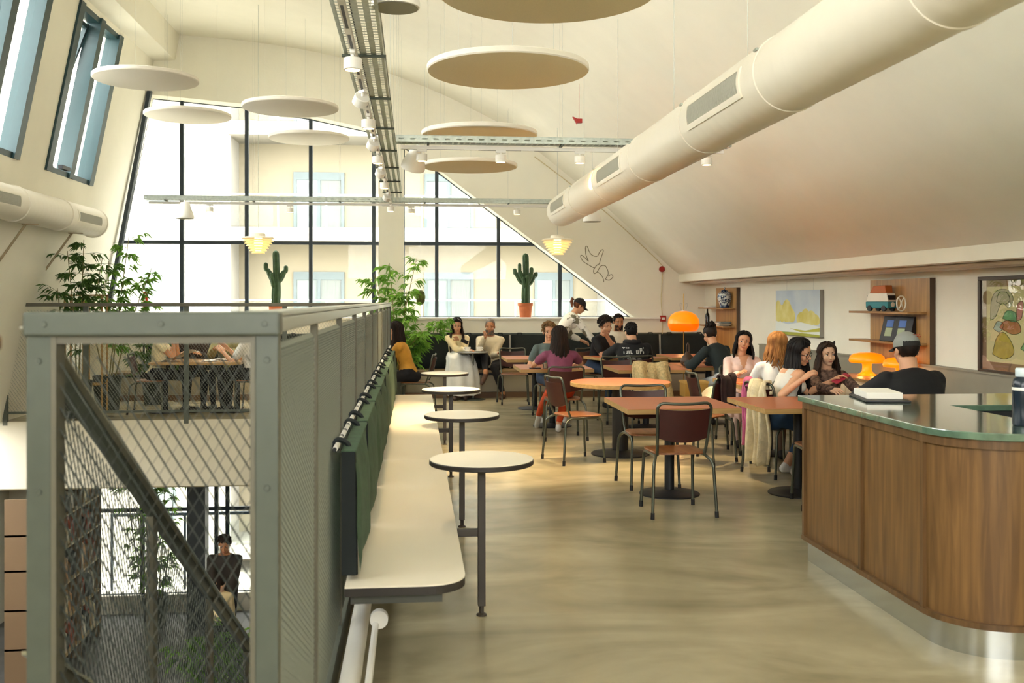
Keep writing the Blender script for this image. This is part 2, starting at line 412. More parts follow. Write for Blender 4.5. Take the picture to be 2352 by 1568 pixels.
# leaning left wall with its tall windows
def lpoly(z0, z1, d0, d1): return [(xl(z0) + d0, z0), (xl(z0) - d1, z0), (xl(z1) - d1, z1), (xl(z1) + d0, z1)]
ZW0, ZW1 = 3.25, 5.43
LWIN = [(13.22, 15.08, 14.15), (10.45, 12.36, 11.40), (7.6, 9.5, 8.55), (4.7, 6.6, 5.65), (1.8, 3.7, 2.75), (-1.2, 0.8, -0.2)]
b = MB(); b.prism(lpoly(0, ZW0, 0, 0.3), 'y', YR, 17.2); b.prism(lpoly(ZW1, 6.3, 0, 0.3), 'y', YR, 17.2)
edges = sorted([(w[0], w[1]) for w in LWIN]); ys = YR
for a, c in edges:
    b.prism(lpoly(ZW0, ZW1, 0, 0.3), 'y', ys, a); ys = c
b.prism(lpoly(ZW0, ZW1, 0, 0.3), 'y', ys, 17.2)
b.build('wall_left', M_PLASTER, kind=STRUCT, smooth=0)
b = MB(); b.prism([(xl(5.5) - 0.05, 5.5), (xl(5.5) + 0.34, 5.52), (xl(6.0) + 0.34, 6.1), (xl(6.0) - 0.05, 6.1)], 'y', YR, 16.8)
b.build('trim_6', M_PLASTER, kind=STRUCT, smooth=0)
for i, (ya, yb, ym) in enumerate(LWIN):
    w = thing('window_%d' % (3 + i), None, None); w['kind'] = STRUCT
    for yc in (ya + 0.09, ym, yb - 0.09):
        MB().prism(lpoly(ZW0, ZW1, 0.03, 0.17), 'y', yc - 0.085, yc + 0.085).build('frame_post', M_TEAL, w, smooth=0)
    for za, zb in ((ZW0, ZW0 + 0.07), (ZW1 - 0.07, ZW1)):
        MB().prism(lpoly(za, zb, 0.0, 0.15), 'y', ya, yb).build('frame_rail', M_TEAL, w, smooth=0)
    for pa, pb in ((ya + 0.17, ym - 0.085), (ym + 0.085, yb - 0.17)):
        if i == 0 and pb < ym: continue
        MB().prism(lpoly(ZW0 + 0.07, ZW1 - 0.07, -0.08, 0.088), 'y', pa, pb).build('pane', M_GLASS, w, smooth=0)
    if i == 0:      # the tilted sash, its opener and cable
        s = MB(); ya2, yb2 = ya + 0.19, ym - 0.1
        def sp(z, o): return xl(z) - 0.10 - (ZW1 - z) * o
        for yc in (ya2 + 0.03, yb2 - 0.03):
            s.prism([(sp(ZW0 + .1, .16), ZW0 + .1), (sp(ZW0 + .1, .16) - .06, ZW0 + .1), (sp(ZW1 - .1, .16) - .06, ZW1 - .1), (sp(ZW1 - .1, .16), ZW1 - .1)], 'y', yc - 0.03, yc + 0.03)
        for z in (ZW0 + 0.1, ZW1 - 0.16):
            s.box((sp(z, .16) - .06, ya2, z), (sp(z, .16), yb2, z + 0.06))
        sash = s.build('open_sash', mat('dark_sash', '#24393d', 0.4), w, smooth=0)
        q = MB(); z0, z1 = ZW0 + .14, ZW1 - .14
        q.prism([(sp(z0, .16) - .035, z0), (sp(z0, .16) - .028, z0), (sp(z1, .16) - .028, z1), (sp(z1, .16) - .035, z1)], 'y', ya2 + .05, yb2 - .05)
        q.build('pane', M_GLASS, w, smooth=0)
        a = MB(); a.cbox((xl(ZW0 + .1) + 0.02, ym - 0.32, ZW0 + 0.10), (0.06, 0.3, 0.05)); a.tube([(xl(ZW0) - 0.04, ym - 0.5, ZW0 + 0.1), (xl(ZW0) - .4, ym - 0.5, ZW0 + 0.16)], 0.012, 6)
        a.build('window_opener', M_BLACK, w)

# rear wall: unseen behind the camera, high opening shaped for the light it admits
b = MB(); b.box((-6, YR - 0.3, 0), (-2.5, YR, 6.3)); b.box((3.5, YR - 0.3, 0), (5.25, YR, 4)); b.box((-2.5, YR - 0.3, 0), (3.5, YR, 2.4)); b.box((-2.5, YR - 0.3, 4.2), (3.5, YR, 6.3))
b.build('wall_rear', M_PLASTER, kind=STRUCT, smooth=0)

# lower storey
M_LOWWALL = mat('lower_wall', '#c9c4b4', 0.7)
b = MB(); b.box((-7, YR, ZLOW), (-6.6, 17.3, 0)); b.box((-7, YR - 0.2, ZLOW), (5.2, YR, -0.9))
b.build('wall_lower', M_LOWWALL, kind=STRUCT, smooth=0)
LW0, LW1 = -5.3, 0.8
b = MB(); b.box((-6.6, 17.0, ZLOW), (LW0, 17.3, 0)); b.box((LW1, 17.0, ZLOW), (5.2, 17.3, 0)); b.box((LW0, 17.0, ZLOW), (LW1, 17.3, -3.3)); b.box((LW0, 17.0, -0.95), (LW1, 17.3, 0))
b.build('wall_lower_back', M_LOWWALL, kind=STRUCT, smooth=0)
glazed('window_9', [(LW0, -3.3), (LW1, -3.3), (LW1, -0.95), (LW0, -0.95)], [-4.5, -3.55, -3.3, -3.12, -2.0, -0.9], [-1.9], 17.1)

# outside: paving, the house opposite
b = MB(); b.box((-60, 17.6, -7.3), (60, 70, -7)); b.box((-60, -60, -7.3), (60, 17.6, -7.01)); b.build('ground', mat('pale_paving', '#b9b5a8', 0.9), kind=STRUCT, smooth=0)

# ------------------------------------------------------------------ the house across the street
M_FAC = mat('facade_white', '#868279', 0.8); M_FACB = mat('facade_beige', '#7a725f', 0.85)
M_SHUT = mat('shutter_grey', '#525c5d', 0.6, var=0.05); M_HGLASS = mat('dim_house_glass', '#68706e', 0.15)
def house():
    h = thing('apartment_house', 'pale plastered apartment house with loggias across the street', 'building', (0, 32, -7))
    YF = 0.0
    # outer wall slabs left and right of the loggias (local z 0 = street)
    X0, X1 = -5.75, 6.2
    MB().box((-22, YF, 0), (X0, YF + 9, 24)).build('wall', M_FAC, h, smooth=0)
    MB().box((X1, YF, 0), (26, YF + 9, 24)).build('wall', M_FAC, h, smooth=0)
    MB().box((X0, YF + 1.5, 0), (X1, YF + 9, 24)).build('loggia_wall', M_FACB, h, smooth=0)
    for k in range(7):
        z = 0.55 + k * 3.3       # a floor slab with its white front and glass balustrade
        s = MB().box((X0, YF - 0.4, z), (X1, YF + 1.5, z + 0.42)).build('balcony_slab', M_FAC, h, smooth=0)
        MB().box((X0, YF - 0.33, z + 1.42), (X1, YF - 0.29, z + 1.47)).build('handrail', M_GALV, s, smooth=0)
        MB().box((X0, YF - 0.32, z + 0.46), (X1, YF - 0.30, z + 1.38)).build('balustrade_pane', M_GLASS, s, smooth=0)
        for i in range(9): MB().box((X0 + i * 1.49, YF - 0.34, z + 0.42), (X0 + i * 1.49 + 0.04, YF - 0.30, z + 1.42)).build('baluster', M_GALV, s, smooth=0)
        for xc, w in ((-3.15, 1.66), (1.15, 1.66), (4.7, 1.3)):
            f = MB(); y = YF + 1.42
            f.box((xc - w / 2, y, z + 0.45), (xc - w / 2 + 0.1, y + 0.1, z + 2.12)).box((xc + w / 2 - 0.1, y, z + 0.45), (xc + w / 2, y + 0.1, z + 2.12))
            f.box((xc - w / 2, y, z + 2.12), (xc + w / 2, y + 0.1, z + 2.38)).box((xc - 0.05, y, z + 0.45), (xc + 0.05, y + 0.1, z + 2.12))
            fo = f.build('window', M_SHUT, h, smooth=0)
            MB().box((xc - w / 2 + 0.1, y + 0.05, z + 0.45), (xc - 0.05, y + 0.07, z + 2.12)).build('pane', M_HGLASS, fo, smooth=0)
            MB().box((xc + 0.05, y + 0.04, z + 0.45), (xc + w / 2 - 0.1, y + 0.07, z + 2.12)).build('curtain', mat('grey_curtain', '#646864', 0.8, stretch=(30, 1, 0.4), var=0.15, vscale=2), fo, smooth=0)
        for xc, w in ((-7.9, 0.95), (8.6, 0.95)):
            fo = MB().box((xc - w / 2, YF - 0.03, z + 1.2), (xc + w / 2, YF + 0.02, z + 2.6)).build('window', M_SHUT, h, smooth=0)
            MB().box((xc - w / 2 + .12, YF - 0.045, z + 1.3), (xc + w / 2 - .12, YF - 0.025, z + 2.5)).build('pane', M_HGLASS, fo, smooth=0)
    MB().box((-22, YF - 0.3, 24), (26, YF + 9, 24.4)).build('roof_edge', M_FAC, h, smooth=0)
house()

# ------------------------------------------------------------------ guard rails of expanded metal
def expanded(mb, O, U, V, N, lu, lv, cw, ch, sw, dep, keep=None):
    """expanded metal sheet in the plane O + a*U + b*V: zig-zag strands, each a tilted ribbon"""
    O, U, V, N = Vector(O), Vector(U), Vector(V), Vector(N)
    nu, nv = int(lu / cw), int(lv / ch)
    vs, fs = [], []
    def q(a, b_, o):
        return O + U * a + V * b_ + N * o
    for i in range(nu):
        for j in range(nv):
            a0, b0 = i * cw, j * ch
            if keep and not keep(a0 + cw / 2, b0 + ch / 2): continue
            for (p, r) in (((a0, b0 + ch / 2), (a0 + cw / 2, b0)), ((a0 + cw / 2, b0), (a0 + cw, b0 + ch / 2)),
                           ((a0, b0 + ch / 2), (a0 + cw / 2, b0 + ch)), ((a0 + cw / 2, b0 + ch), (a0 + cw, b0 + ch / 2))):
                k = len(vs)
                vs += [q(p[0], p[1] - sw / 2, -dep), q(r[0], r[1] - sw / 2, -dep), q(r[0], r[1] + sw / 2, dep), q(p[0], p[1] + sw / 2, dep)]
                fs.append((k, k + 1, k + 2, k + 3))
    mb.add(vs, fs)
    return mb

RT = 1.553                      # top of the guard rails
def bolt(parent, p, n, r=0.008):
    p, n = Vector(p), Vector(n); MB().tube([p, p + n * 0.0035], [r, r * 0.8], 12).build('bolt', M_RAIL, parent)
# the end frame next to the camera
g = thing('end_railing', 'grey steel end frame of the stairwell guard with expanded metal, nearest the camera', 'railing', (-0.612, VOID_Y0, 0))
xa, xb = -0.289, 0.289
for x in (xa, xb - 0.055):
    o = MB().box((x, 0, 0), (x + 0.055, 0.012, RT - 0.05)).build('post', M_RAIL, g, smooth=0, bevel=0.003)
    xs_ = x + 0.055 if x < 0 else x - 0.012
    MB().box((xs_, 0.0, 0), (xs_ + 0.012, 0.06, RT - 0.05)).build('post_flange', mat('rail_paint_brown', '#5d5a4c', 0.5), o, smooth=0)
    bolt(o, (x + 0.028, 0, RT - 0.115), (0, -1, 0)); bolt(o, (x + 0.028, 0, RT - 0.42), (0, -1, 0))
t = MB().box((xa - 0.004, -0.014, RT - 0.056), (xb + 0.004, 0.05, RT)).build('top_rail', M_RAIL, g, smooth=0, bevel=0.006)
for x in (xa + 0.045, 0.02, xb - 0.03): bolt(t, (x, -0.014, RT - 0.028), (0, -1, 0), 0.0075)
MB().box((xa + 0.05, 0.004, RT - 0.075), (xb - 0.05, 0.05, RT - 0.056)).build('inner_rail', mat('rail_paint_brown', '#5d5a4c', 0.5), g, smooth=0)
expanded(MB(), (xa + 0.01, 0.026, 0.2), (1, 0, 0), (0, 0, 1), (0, 1, 0), xb - xa - 0.02, RT - 0.26, 0.0315, 0.052, 0.0038, 0.003).build('mesh_panel', mat('mesh_shaded', '#4e5450', 0.4, metal=0.3), g, smooth=0, kind='stuff')  # darkened copy of the mesh paint, shade on the camera side put into its colour

# the long side guard behind the bench
g = thing('guard_rail', 'long grey guard rail with expanded metal panels running behind the wall bench', 'railing', (VOID_X, VOID_Y0, 0))
L = VOID_Y1 - VOID_Y0
MB().box((-0.07, 0.0, RT - 0.012), (0.008, L, RT + 0.002)).build('top_cap', M_RAILTOP, g, smooth=0, bevel=0.003)
MB().box((-0.008, 0.0, RT - 0.05), (0.008, L, RT - 0.013)).build('side_cap', M_RAILTOP, g, smooth=0, bevel=0.003)
yy = 0.03
for k in range(10):
    w = 0.032
    MB().box((-0.02, yy, 0), (0.004, yy + w, RT - 0.05)).build('post', mat('rail_paint_brown', '#5d5a4c', 0.5), g, smooth=0, bevel=0.002)
    yn = yy + 1.13 if k else yy + 0.95
    if yn > L: yn = L
    if yy + w < L - 0.05:
        expanded(MB(), (-0.008, yy + w, 0.15), (0, 1, 0), (0, 0, 1), (1, 0, 0), yn - yy - w, RT - 0.22, 0.042, 0.02, 0.0125, -0.006).build('mesh_panel', M_MESH, g, smooth=0, kind='stuff')
    yy = yn
MB().box((-0.02, 0, 0.0), (0.01, L, 0.12)).build('kick_rail', M_RAIL, g, smooth=0)

# guard on the far side of the void
g = thing('guard_rail', 'grey guard rail with fine mesh across the far edge of the void', 'railing', (VOID_X, VOID_Y1 - 0.03, 0))
MB().box((-5.0, -0.03, RT - 0.05), (0.0, 0.03, RT - 0.005)).build('top_rail', mat('rail_paint_brown', '#5d5a4c', 0.5), g, smooth=0, bevel=0.004)
for x in (-0.02, -1.40, -2.68, -3.97, -4.98):
    MB().box((x - 0.03, -0.02, -0.05), (x + 0.03, 0.02, RT - 0.05)).build('post', M_RAIL, g, smooth=0)
MB().box((-5.0, -0.012, 0.10), (0.0, 0.012, 0.13)).build('bottom_rail', M_RAIL, g, smooth=0)
expanded(MB(), (-5.0, 0.0, 0.13), (1, 0, 0), (0, 0, 1), (0, 1, 0), 5.0, RT - 0.19, 0.04, 0.06, 0.004, 0.002).build('mesh_panel', M_MESH, g, smooth=0, kind='stuff')

# stairs going down along the near-left part of the void
SL = 0.59; XS = -0.93
def zs(y): return 1.48 - SL * (y - 2.6)         # top of the sloping guard
g = thing('stair_guard', 'sloping steel stair guard with expanded metal seen through the end frame', 'railing', (XS, 2.6, 0))
Yend = 7.4
def sl(y, dz): return (0, y - 2.6, zs(y) + dz)
def slope_bar(y0, y1, dz0, dz1, x0, x1):
    return MB().prism([(y0 - 2.6, zs(y0) + dz0), (y1 - 2.6, zs(y1) + dz0), (y1 - 2.6, zs(y1) + dz1), (y0 - 2.6, zs(y0) + dz1)], 'x', x0, x1)
slope_bar(2.55, Yend, -0.055, 0.0, -0.012, 0.012).build('handrail', M_RAIL, g, smooth=0)
slope_bar(2.55, Yend, 0.0, 0.008, -0.035, 0.03).build('handrail_cap', mat('rail_paint_light', '#8d8a78', 0.4), g, smooth=0)
slope_bar(2.55, Yend, -1.02, -0.80, -0.015, 0.015).build('stringer', mat('rail_paint_brown', '#5d5a4c', 0.5), g, smooth=0)
slope_bar(2.55, Yend, -0.80, -0.79, -0.03, 0.03).build('stringer_cap', M_STAINLESS, g, smooth=0)
for y in (2.62, 3.62, 4.62, 5.62, 6.62):
    MB().box((-0.012, y - 2.6, zs(y) - 0.8), (0.012, y - 2.6 + 0.06, zs(y) - 0.06)).build('baluster', mat('rail_paint_brown', '#5d5a4c', 0.5), g, smooth=0)
m2 = MB(); expanded(m2, (0, 0, -0.80), (0, 1, 0), (0, 0, 1), (1, 0, 0), Yend - 2.62, 0.75, 0.036, 0.055, 0.0038, 0.0015)
m2.v = [(x, y, z + zs(y + 2.6)) for x, y, z in m2.v]
m2.build('mesh_panel', mat('mesh_shaded', '#4e5450', 0.4, metal=0.3), g, smooth=0, kind='stuff')
st = thing('staircase', 'dark steel stairs leading down from the near landing', 'stairs', (-1.75, 2.36, 0))
z = -0.17; y = 0.0
M_TREAD = mat('tread_dark', '#3b3d3c', 0.6)
for k in range(16):
    MB().box((-0.78, y, z - 0.035), (0.78, y + 0.30, z)).build('tread', M_TREAD, st, smooth=0)
    y += 0.288; z -= 0.17
for x in (-0.79, 0.75):
    MB().prism([(0, -0.05), (0, -0.32), (16 * .288, -0.32 - 16 * .17), (16 * .288, -0.05 - 16 * .17)], 'x', x, x + 0.04).build('stringer', M_GALVDK, st, smooth=0)
MB().box((-0.80, -0.02, -0.25), (0.8, 0.0, -0.01)).build('riser', M_TREAD, st, smooth=0)

# ------------------------------------------------------------------ wall bench with hanging cushions
bn = thing('bench', 'long cream laminate bench with dark edge along the guard rail', 'bench', (-0.27, 3.9, 0))
def bench_poly(y0, y1, rnd):
    w = 0.475; p = [(0, y0)]
    if rnd: p += [(w - 0.15 + 0.15 * math.sin(a), y0 + 0.15 - 0.15 * math.cos(a)) for a in [i * PI / 16 for i in range(9)]]
    else: p += [(w, y0)]
    return p + [(w, y1), (0, y1)]
for y0, y1, rnd in ((0, 3.09, True), (3.094, 7.9, False)):
    s_ = MB().prism(bench_poly(y0, y1, rnd), 'z', 0.464, 0.47).build('seat_board', M_CREAM, bn, smooth=0)
    MB().prism([(x * 0.998, y + 0.001) for x, y in bench_poly(y0 - 0.002, y1 - 0.002, rnd)], 'z', 0.432, 0.4638).build('seat_edge', M_EDGE, s_, smooth=0)
MB().box((0.02, 0.06, 0.385), (0.38, 7.8, 0.43)).build('underframe', mat('grey_underframe', '#4c4d45', 0.6), bn, smooth=0)
for y in (2.3, 4.3, 6.3, 7.7):
    MB().box((0.30, y, 0), (0.34, y + 0.04, 0.385)).build('leg', M_LEGBR, bn, smooth=0)
MB().tube([(0.02, -2.0, 0.10), (0.02, 7.8, 0.10)], 0.042, 14).build('floor_pipe', M_WHITE, bn)
MB().tube([(0.10, -1.2, 0.16), (0.10, 0.5, 0.16), ], 0.014, 8).build('rail_pipe', M_WHITE, bn)
MB().cyl((0.115, 0.5, 0.18), (0.115, 0.54, 0.18), 0.04, 16).build('end_cap', M_WHITE, bn)
# rope and cushions behind the bench
rp = MB(); ry0, ry1 = 3.95, 12.9
rope = thing('cushion_rail', 'black and white dotted rail from which the green back cushions hang', 'rail', (-0.312, 0, 0))
MB().tube([(0, ry0, 0.995), (0, ry1, 0.995)], 0.008, 8).build('rail_bar', M_BLACKPL, rope)
for k in range(46):
    y = ry0 + 0.02 + k * 0.195
    MB().tube([(0.002, y, 0.997), (0.002, y + 0.11, 0.997)], 0.0115, 6).build('white_sleeve', M_WHITE, rope)
M_STRAP = mat('strap_dark', '#10191a', 0.7)
cu = None; CUL = ['nearest the end of the wall bench', 'second in the row behind the bench', 'third in the row behind the bench', 'fourth in the row behind the bench',
       'fifth in the row behind the bench', 'sixth in the row behind the bench', 'seventh in the row behind the bench', 'at the far end of the bench row']
for k in range(8):
    y = 4.0 + k * 1.0
    lab = 'dark green hanging back cushion ' + CUL[k]
    c = thing('back_cushion', lab, 'cushion', (-0.292, y, 0.49), 0, 'back cushions along the wall bench')
    q = MB(); rnd = random.Random(k)
    ph = [rnd.uniform(0, 6) for _ in range(4)]
    def fn(u, v, front=True):
        yy_ = u * 0.93; zz = v * 0.49
        bul = 0.026 * (4 * u * (1 - u)) ** 0.3 * (4 * v * (1 - v)) ** 0.4
        wr = 0.007 * math.sin(9 * u + ph[0] + 3 * v) * math.sin(5 * v + ph[1]) + 0.009 * math.sin(3.2 * u * PI + ph[2]) * v
        return (0.05 + bul + wr + 0.02 * (1 - v), yy_, zz)
    q.grid(lambda u, v: fn(u, v), 24, 10)
    q.grid(lambda u, v: (0.004 + 0.01 * (1 - v), 0.93 * (1 - u), v * 0.49), 24, 10)
    q.build('cover', M_GREENCU, c, smooth=80)
    e = MB()
    e.loft([[(0.004, -0.004, 0), (0.062, -0.004, 0), (0.056, -0.004, 0.49), (0.004, -0.004, 0.49)], [(0.004, 0.01, 0), (0.068, 0.01, 0), (0.060, 0.01, 0.49), (0.004, 0.01, 0.49)]])
    e.build('side_panel', M_NAVY, c, smooth=0)
    e2 = MB(); e2.box((0.004, 0.92, 0), (0.066, 0.934, 0.49)); e2.build('side_panel', M_NAVY, c, smooth=0)
    MB().box((0.0, 0.0, 0.482), (0.062, 0.93, 0.495)).build('top_panel', M_GREENCU, c, smooth=0, bevel=0.006)
    for yy_ in (0.12, 0.78):
        MB().tube(spline([(0.03, yy_, 0.47), (0.02, yy_, 0.505), (-0.018, yy_, 0.522), (-0.034, yy_, 0.50), (-0.02, yy_, 0.475)], 4), 0.012, 6).build('hanging_loop', M_STRAP, c)

# ------------------------------------------------------------------ small round tables in front of the bench
def narrow_table(x, y, label):
    t = thing('side_table', label, 'table', (x, y, 0), 0, 'small round tables beside the wall bench')
    MB().lathe([(0, 0.760), (0.258, 0.760), (0.262, 0.764), (0.262, 0.780), (0.258, 0.784)], n=56).build('table_edge', M_EDGE, t)
    MB().lathe([(0.255, 0.7845), (0.2595, 0.7845), (0.2595, 0.787), (0.2585, 0.788), (0, 0.788)], n=56).build('table_top', M_CREAM, t)
    l = MB().box((-0.019, -0.019, 0.05), (0.019, 0.019, 0.76)).build('leg', M_LEGBR, t, smooth=0, bevel=0.003)
    MB().lathe([(0, 0.0), (0.026, 0.0), (0.026, 0.008), (0.012, 0.014), (0.012, 0.05)], n=14).build('levelling_foot', M_LEGBR, l)
    MB().box((-0.30, -0.018, 0.40), (-0.019, 0.018, 0.436)).build('side_arm', M_LEGBR, t, smooth=0, bevel=0.003)
    MB().box((-0.09, -0.09, 0.752), (0.09, 0.09, 0.760)).build('top_plate', M_LEGBR, t, smooth=0)
for (x, y), lab in zip(((0.335, 4.99), (0.33, 6.95), (0.325, 8.93), (0.33, 10.95)),
        ('small round white table with dark edge, closest to the camera', 'small round white table, second from the camera along the bench',
         'small round white table, third along the bench', 'small round white table farthest along the bench, before the woman in the skirt')):
    narrow_table(x, y, lab)

# ------------------------------------------------------------------ ducts
def wire(parent, p0, p1, r=0.0012, name='suspension_wire'):
    MB().tube([p0, p1], r, 5).build(name, M_WIRE, parent)
DX, DZ, DR = 1.92, 2.75, 0.20; DY1 = 13.0
d = thing('air_duct', 'big round white air duct hanging over the dining tables', 'duct', (DX, 0, DZ))
b = MB(); YS = [-3.0, 1.6, 3.55, 5.75, 6.95, 8.55, 10.6, 11.9]
# spiral-seamed shell: rings every few centimetres with a shallow seam
def shell(y0, y1, R=DR):
    q = MB(); rings = []; k = max(2, int((y1 - y0) / 0.13))
    for i in range(k + 1):
        y = y0 + (y1 - y0) * i / k
        for dy, dr in ((0, 0.0), (0.010, 0.0007), (0.020, 0.0)) if i < k else ((0, 0),):
            rings.append([(math.sin(a) * (R + dr), y + dy + 0.012 * math.sin(a), math.cos(a) * (R + dr)) for a in [2 * PI * j / 48 for j in range(48)]])
    q.loft(rings, cap=False); return q
segs = [(-3.0, 3.4), (3.4, 4.96), (4.96, 6.4), (6.4, 7.97), (7.97, 9.6), (9.6, 11.1), (11.1, 12.92)]
for y0, y1 in segs: shell(y0, y1 - 0.012).build('duct_section', M_DUCT, d, smooth=70)
for y0, y1 in segs[1:]:
    MB().loft([[(math.sin(a) * r, y, math.cos(a) * r) for a in [2 * PI * j / 48 for j in range(48)]] for y, r in ((y0 - 0.03, 0.2005), (y0 - 0.027, 0.2055), (y0 + 0.012, 0.2055), (y0 + 0.015, 0.2005))], cap=False).build('joint_band', M_DUCT, d)
    q = MB().cbox((-0.178, y0, 0.115), (0.012, 0.05, 0.012)).build('band_clamp', M_GALV, d, smooth=0)
cap = MB(); rings = []
for i in range(8):
    a_ = i / 7 * PI / 2
    rings.append([(math.sin(a) * (0.15 + 0.05 * math.cos(a_)), 12.92 + 0.05 * math.sin(a_), math.cos(a) * (0.15 + 0.05 * math.cos(a_))) for a in [2 * PI * j / 48 for j in range(48)]])
cap.loft(rings); cap.build('end_cap', M_DUCT, d, smooth=60)
M_GRILL = mat('grille_grey', '#bdbcae', 0.5); M_GRFR = mat('grille_frame', '#efe8d6', 0.4)
def grille(parent, yc, ln, ang, R=DR):
    """curved outlet panel on a round duct, centred at angle ang from straight up towards -X"""
    h = 0.30
    fr = MB()
    def pt(a, y, r): return (-math.sin(a) * r, y, math.cos(a) * r)
    def patch(q, a0, a1, y0, y1, r0, r1, n=8):
        vo = [[pt(a0 + (a1 - a0) * i / n, y, r) for i in range(n + 1)] for (y, r) in ((y0, r1), (y1, r1))]
        vi = [[pt(a0 + (a1 - a0) * i / n, y, r) for i in range(n + 1)] for (y, r) in ((y0, r0), (y1, r0))]
        vs = vo[0] + vo[1] + vi[0] + vi[1]; m_ = n + 1; fs = []
        for i in range(n):
            fs += [(i, i + 1, m_ + i + 1, m_ + i), (2 * m_ + i + 1, 2 * m_ + i, 3 * m_ + i, 3 * m_ + i + 1), (i + 1, i, 2 * m_ + i, 2 * m_ + i + 1), (m_ + i, m_ + i + 1, 3 * m_ + i + 1, 3 * m_ + i)]
        fs += [(0, m_, 3 * m_, 2 * m_), (m_ + n, n, 2 * m_ + n, 3 * m_ + n)]
        q.add(vs, fs)
    a0, a1 = ang - 0.42, ang + 0.42; y0, y1 = yc - ln / 2, yc + ln / 2; e = 0.035; ea = 0.10
    patch(fr, a0, a0 + ea, y0, y1, R - 0.004, R + 0.008); patch(fr, a1 - ea * 1.6, a1, y0, y1, R - 0.004, R + 0.008)
    patch(fr, a0 + ea, a1 - ea * 1.6, y0, y0 + e, R - 0.004, R + 0.008, 5); patch(fr, a0 + ea, a1 - ea * 1.6, y1 - e, y1, R - 0.004, R + 0.008, 5)
    go = fr.build('grille', M_GRFR, parent, smooth=30)
    q = MB(); patch(q, a0 + ea, a1 - ea * 1.6, y0 + e, y1 - e, R - 0.003, R + 0.0015, 5); q.build('grille_backing', mat('grille_backing', '#a5a496', 0.7), go, smooth=30)
    n = int((ln - 2 * e) / 0.022)
    q = MB()
    for i in range(n):
        y = y0 + e + (i + 0.5) * (ln - 2 * e) / n; patch(q, a0 + ea, a1 - ea * 1.6, y - 0.003, y + 0.003, R, R + 0.007, 4)
    q.build('grille_slats', M_GRILL, go, smooth=0, kind='stuff')
for yc, ln in ((5.68, 1.05), (8.8, 1.1), (12.0, 1.15), (2.3, 1.0)): grille(d, yc, ln, 1.6)
for y in (1.0, 4.4, 5.6, 7.25, 9.3, 11.2): wire(d, (0, y, 0.2), (0, y, zceil(DX) - DZ), 0.0025)

LX, LZ, LR = -4.58, 2.69, 0.2
d2 = thing('air_duct', 'white air duct below the leaning windows on the left wall', 'duct', (LX, 0, LZ))
for y0, y1 in ((-3.0, 8.0), (8.0, 11.9), (11.9, 13.35), (13.35, 14.78)):
    shell(y0, y1 - 0.01).build('duct_section', M_DUCT, d2, smooth=70)
    MB().loft([[(math.sin(a) * r, y, math.cos(a) * r) for a in [2 * PI * j / 40 for j in range(40)]] for y, r in ((y1 - 0.03, 0.2005), (y1 - 0.025, 0.212), (y1 + 0.008, 0.212), (y1 + 0.012, 0.2005))], cap=False).build('joint_band', M_DUCT, d2)
MB().loft([[(math.sin(a) * r, y, math.cos(a) * r) for a in [2 * PI * j / 40 for j in range(40)]] for y, r in ((14.77, 0.2), (14.80, 0.19), (14.81, 0.15))]).build('end_cap', M_DUCT, d2, smooth=60)
for yc, ln in ((11.15, 1.0), (14.05, 1.0), (8.8, 0.9)): grille(d2, yc, ln, -1.55)
for y in (9.9, 12.3, 13.9): MB().tube([(-0.05, y, -0.205), (0.14, y, -0.205)], 0.008, 6).tube([(0, y, -0.2), (-0.42, y + 0.1, -0.75)], 0.014, 6).build('bracket', mat('bracket_brown', '#a89878', 0.6), d2)

# ------------------------------------------------------------------ acoustic discs
def disc(x, y, z, label, under):
    t = thing('acoustic_disc', label, 'panel', (x, y, z), 0, 'round acoustic discs under the ceiling')
    MB().lathe([(0, 0.0), (0.585, 0.0), (0.592, 0.003)], n=72).build('underside', under, t, smooth=30)
    MB().lathe([(0.592, 0.003), (0.6, 0.012), (0.6, 0.042), (0.592, 0.05), (0, 0.05)], n=72).build('rim', M_DISC, t, smooth=40)
    for k in range(3):
        a = 0.5 + k * 2 * PI / 3; wx, wy = 0.42 * math.cos(a), 0.42 * math.sin(a)
        zt = zceil(x + wx) - z
        wire(t, (wx, wy, 0.045), (wx, wy, zt), 0.0012)
for x, y, z, lab, u in ((0.69, 7.35, 3.27, 'large white disc with shade-toned underside hanging right of the long cable tray, second from the camera', M_DISCUNDER),
        (0.71, 5.3, 3.23, 'big white disc with shade-toned underside cut off by the top edge, nearest the camera', M_DISCUNDER),
        (0.67, 10.3, 3.28, 'white disc with shade-toned underside half hidden behind the cross tray', M_DISCUNDER),
        (0.69, 12.5, 3.25, 'white disc with shade-toned underside in front of the pillar, just below the cross tray', M_DISCUNDER),
        (-3.15, 12.1, 4.17, 'white disc hanging beside the open tilted window', M_DISC),
        (-3.22, 14.6, 4.2, 'white disc farther left before the big window', M_DISC),
        (-1.56, 12.8, 4.0, 'white disc hanging before the second mullion of the big window', M_DISC),
        (-1.58, 15.2, 4.0, 'smaller looking white disc before the third mullion of the big window', M_DISC)):
    disc(x, y, z, lab, u)

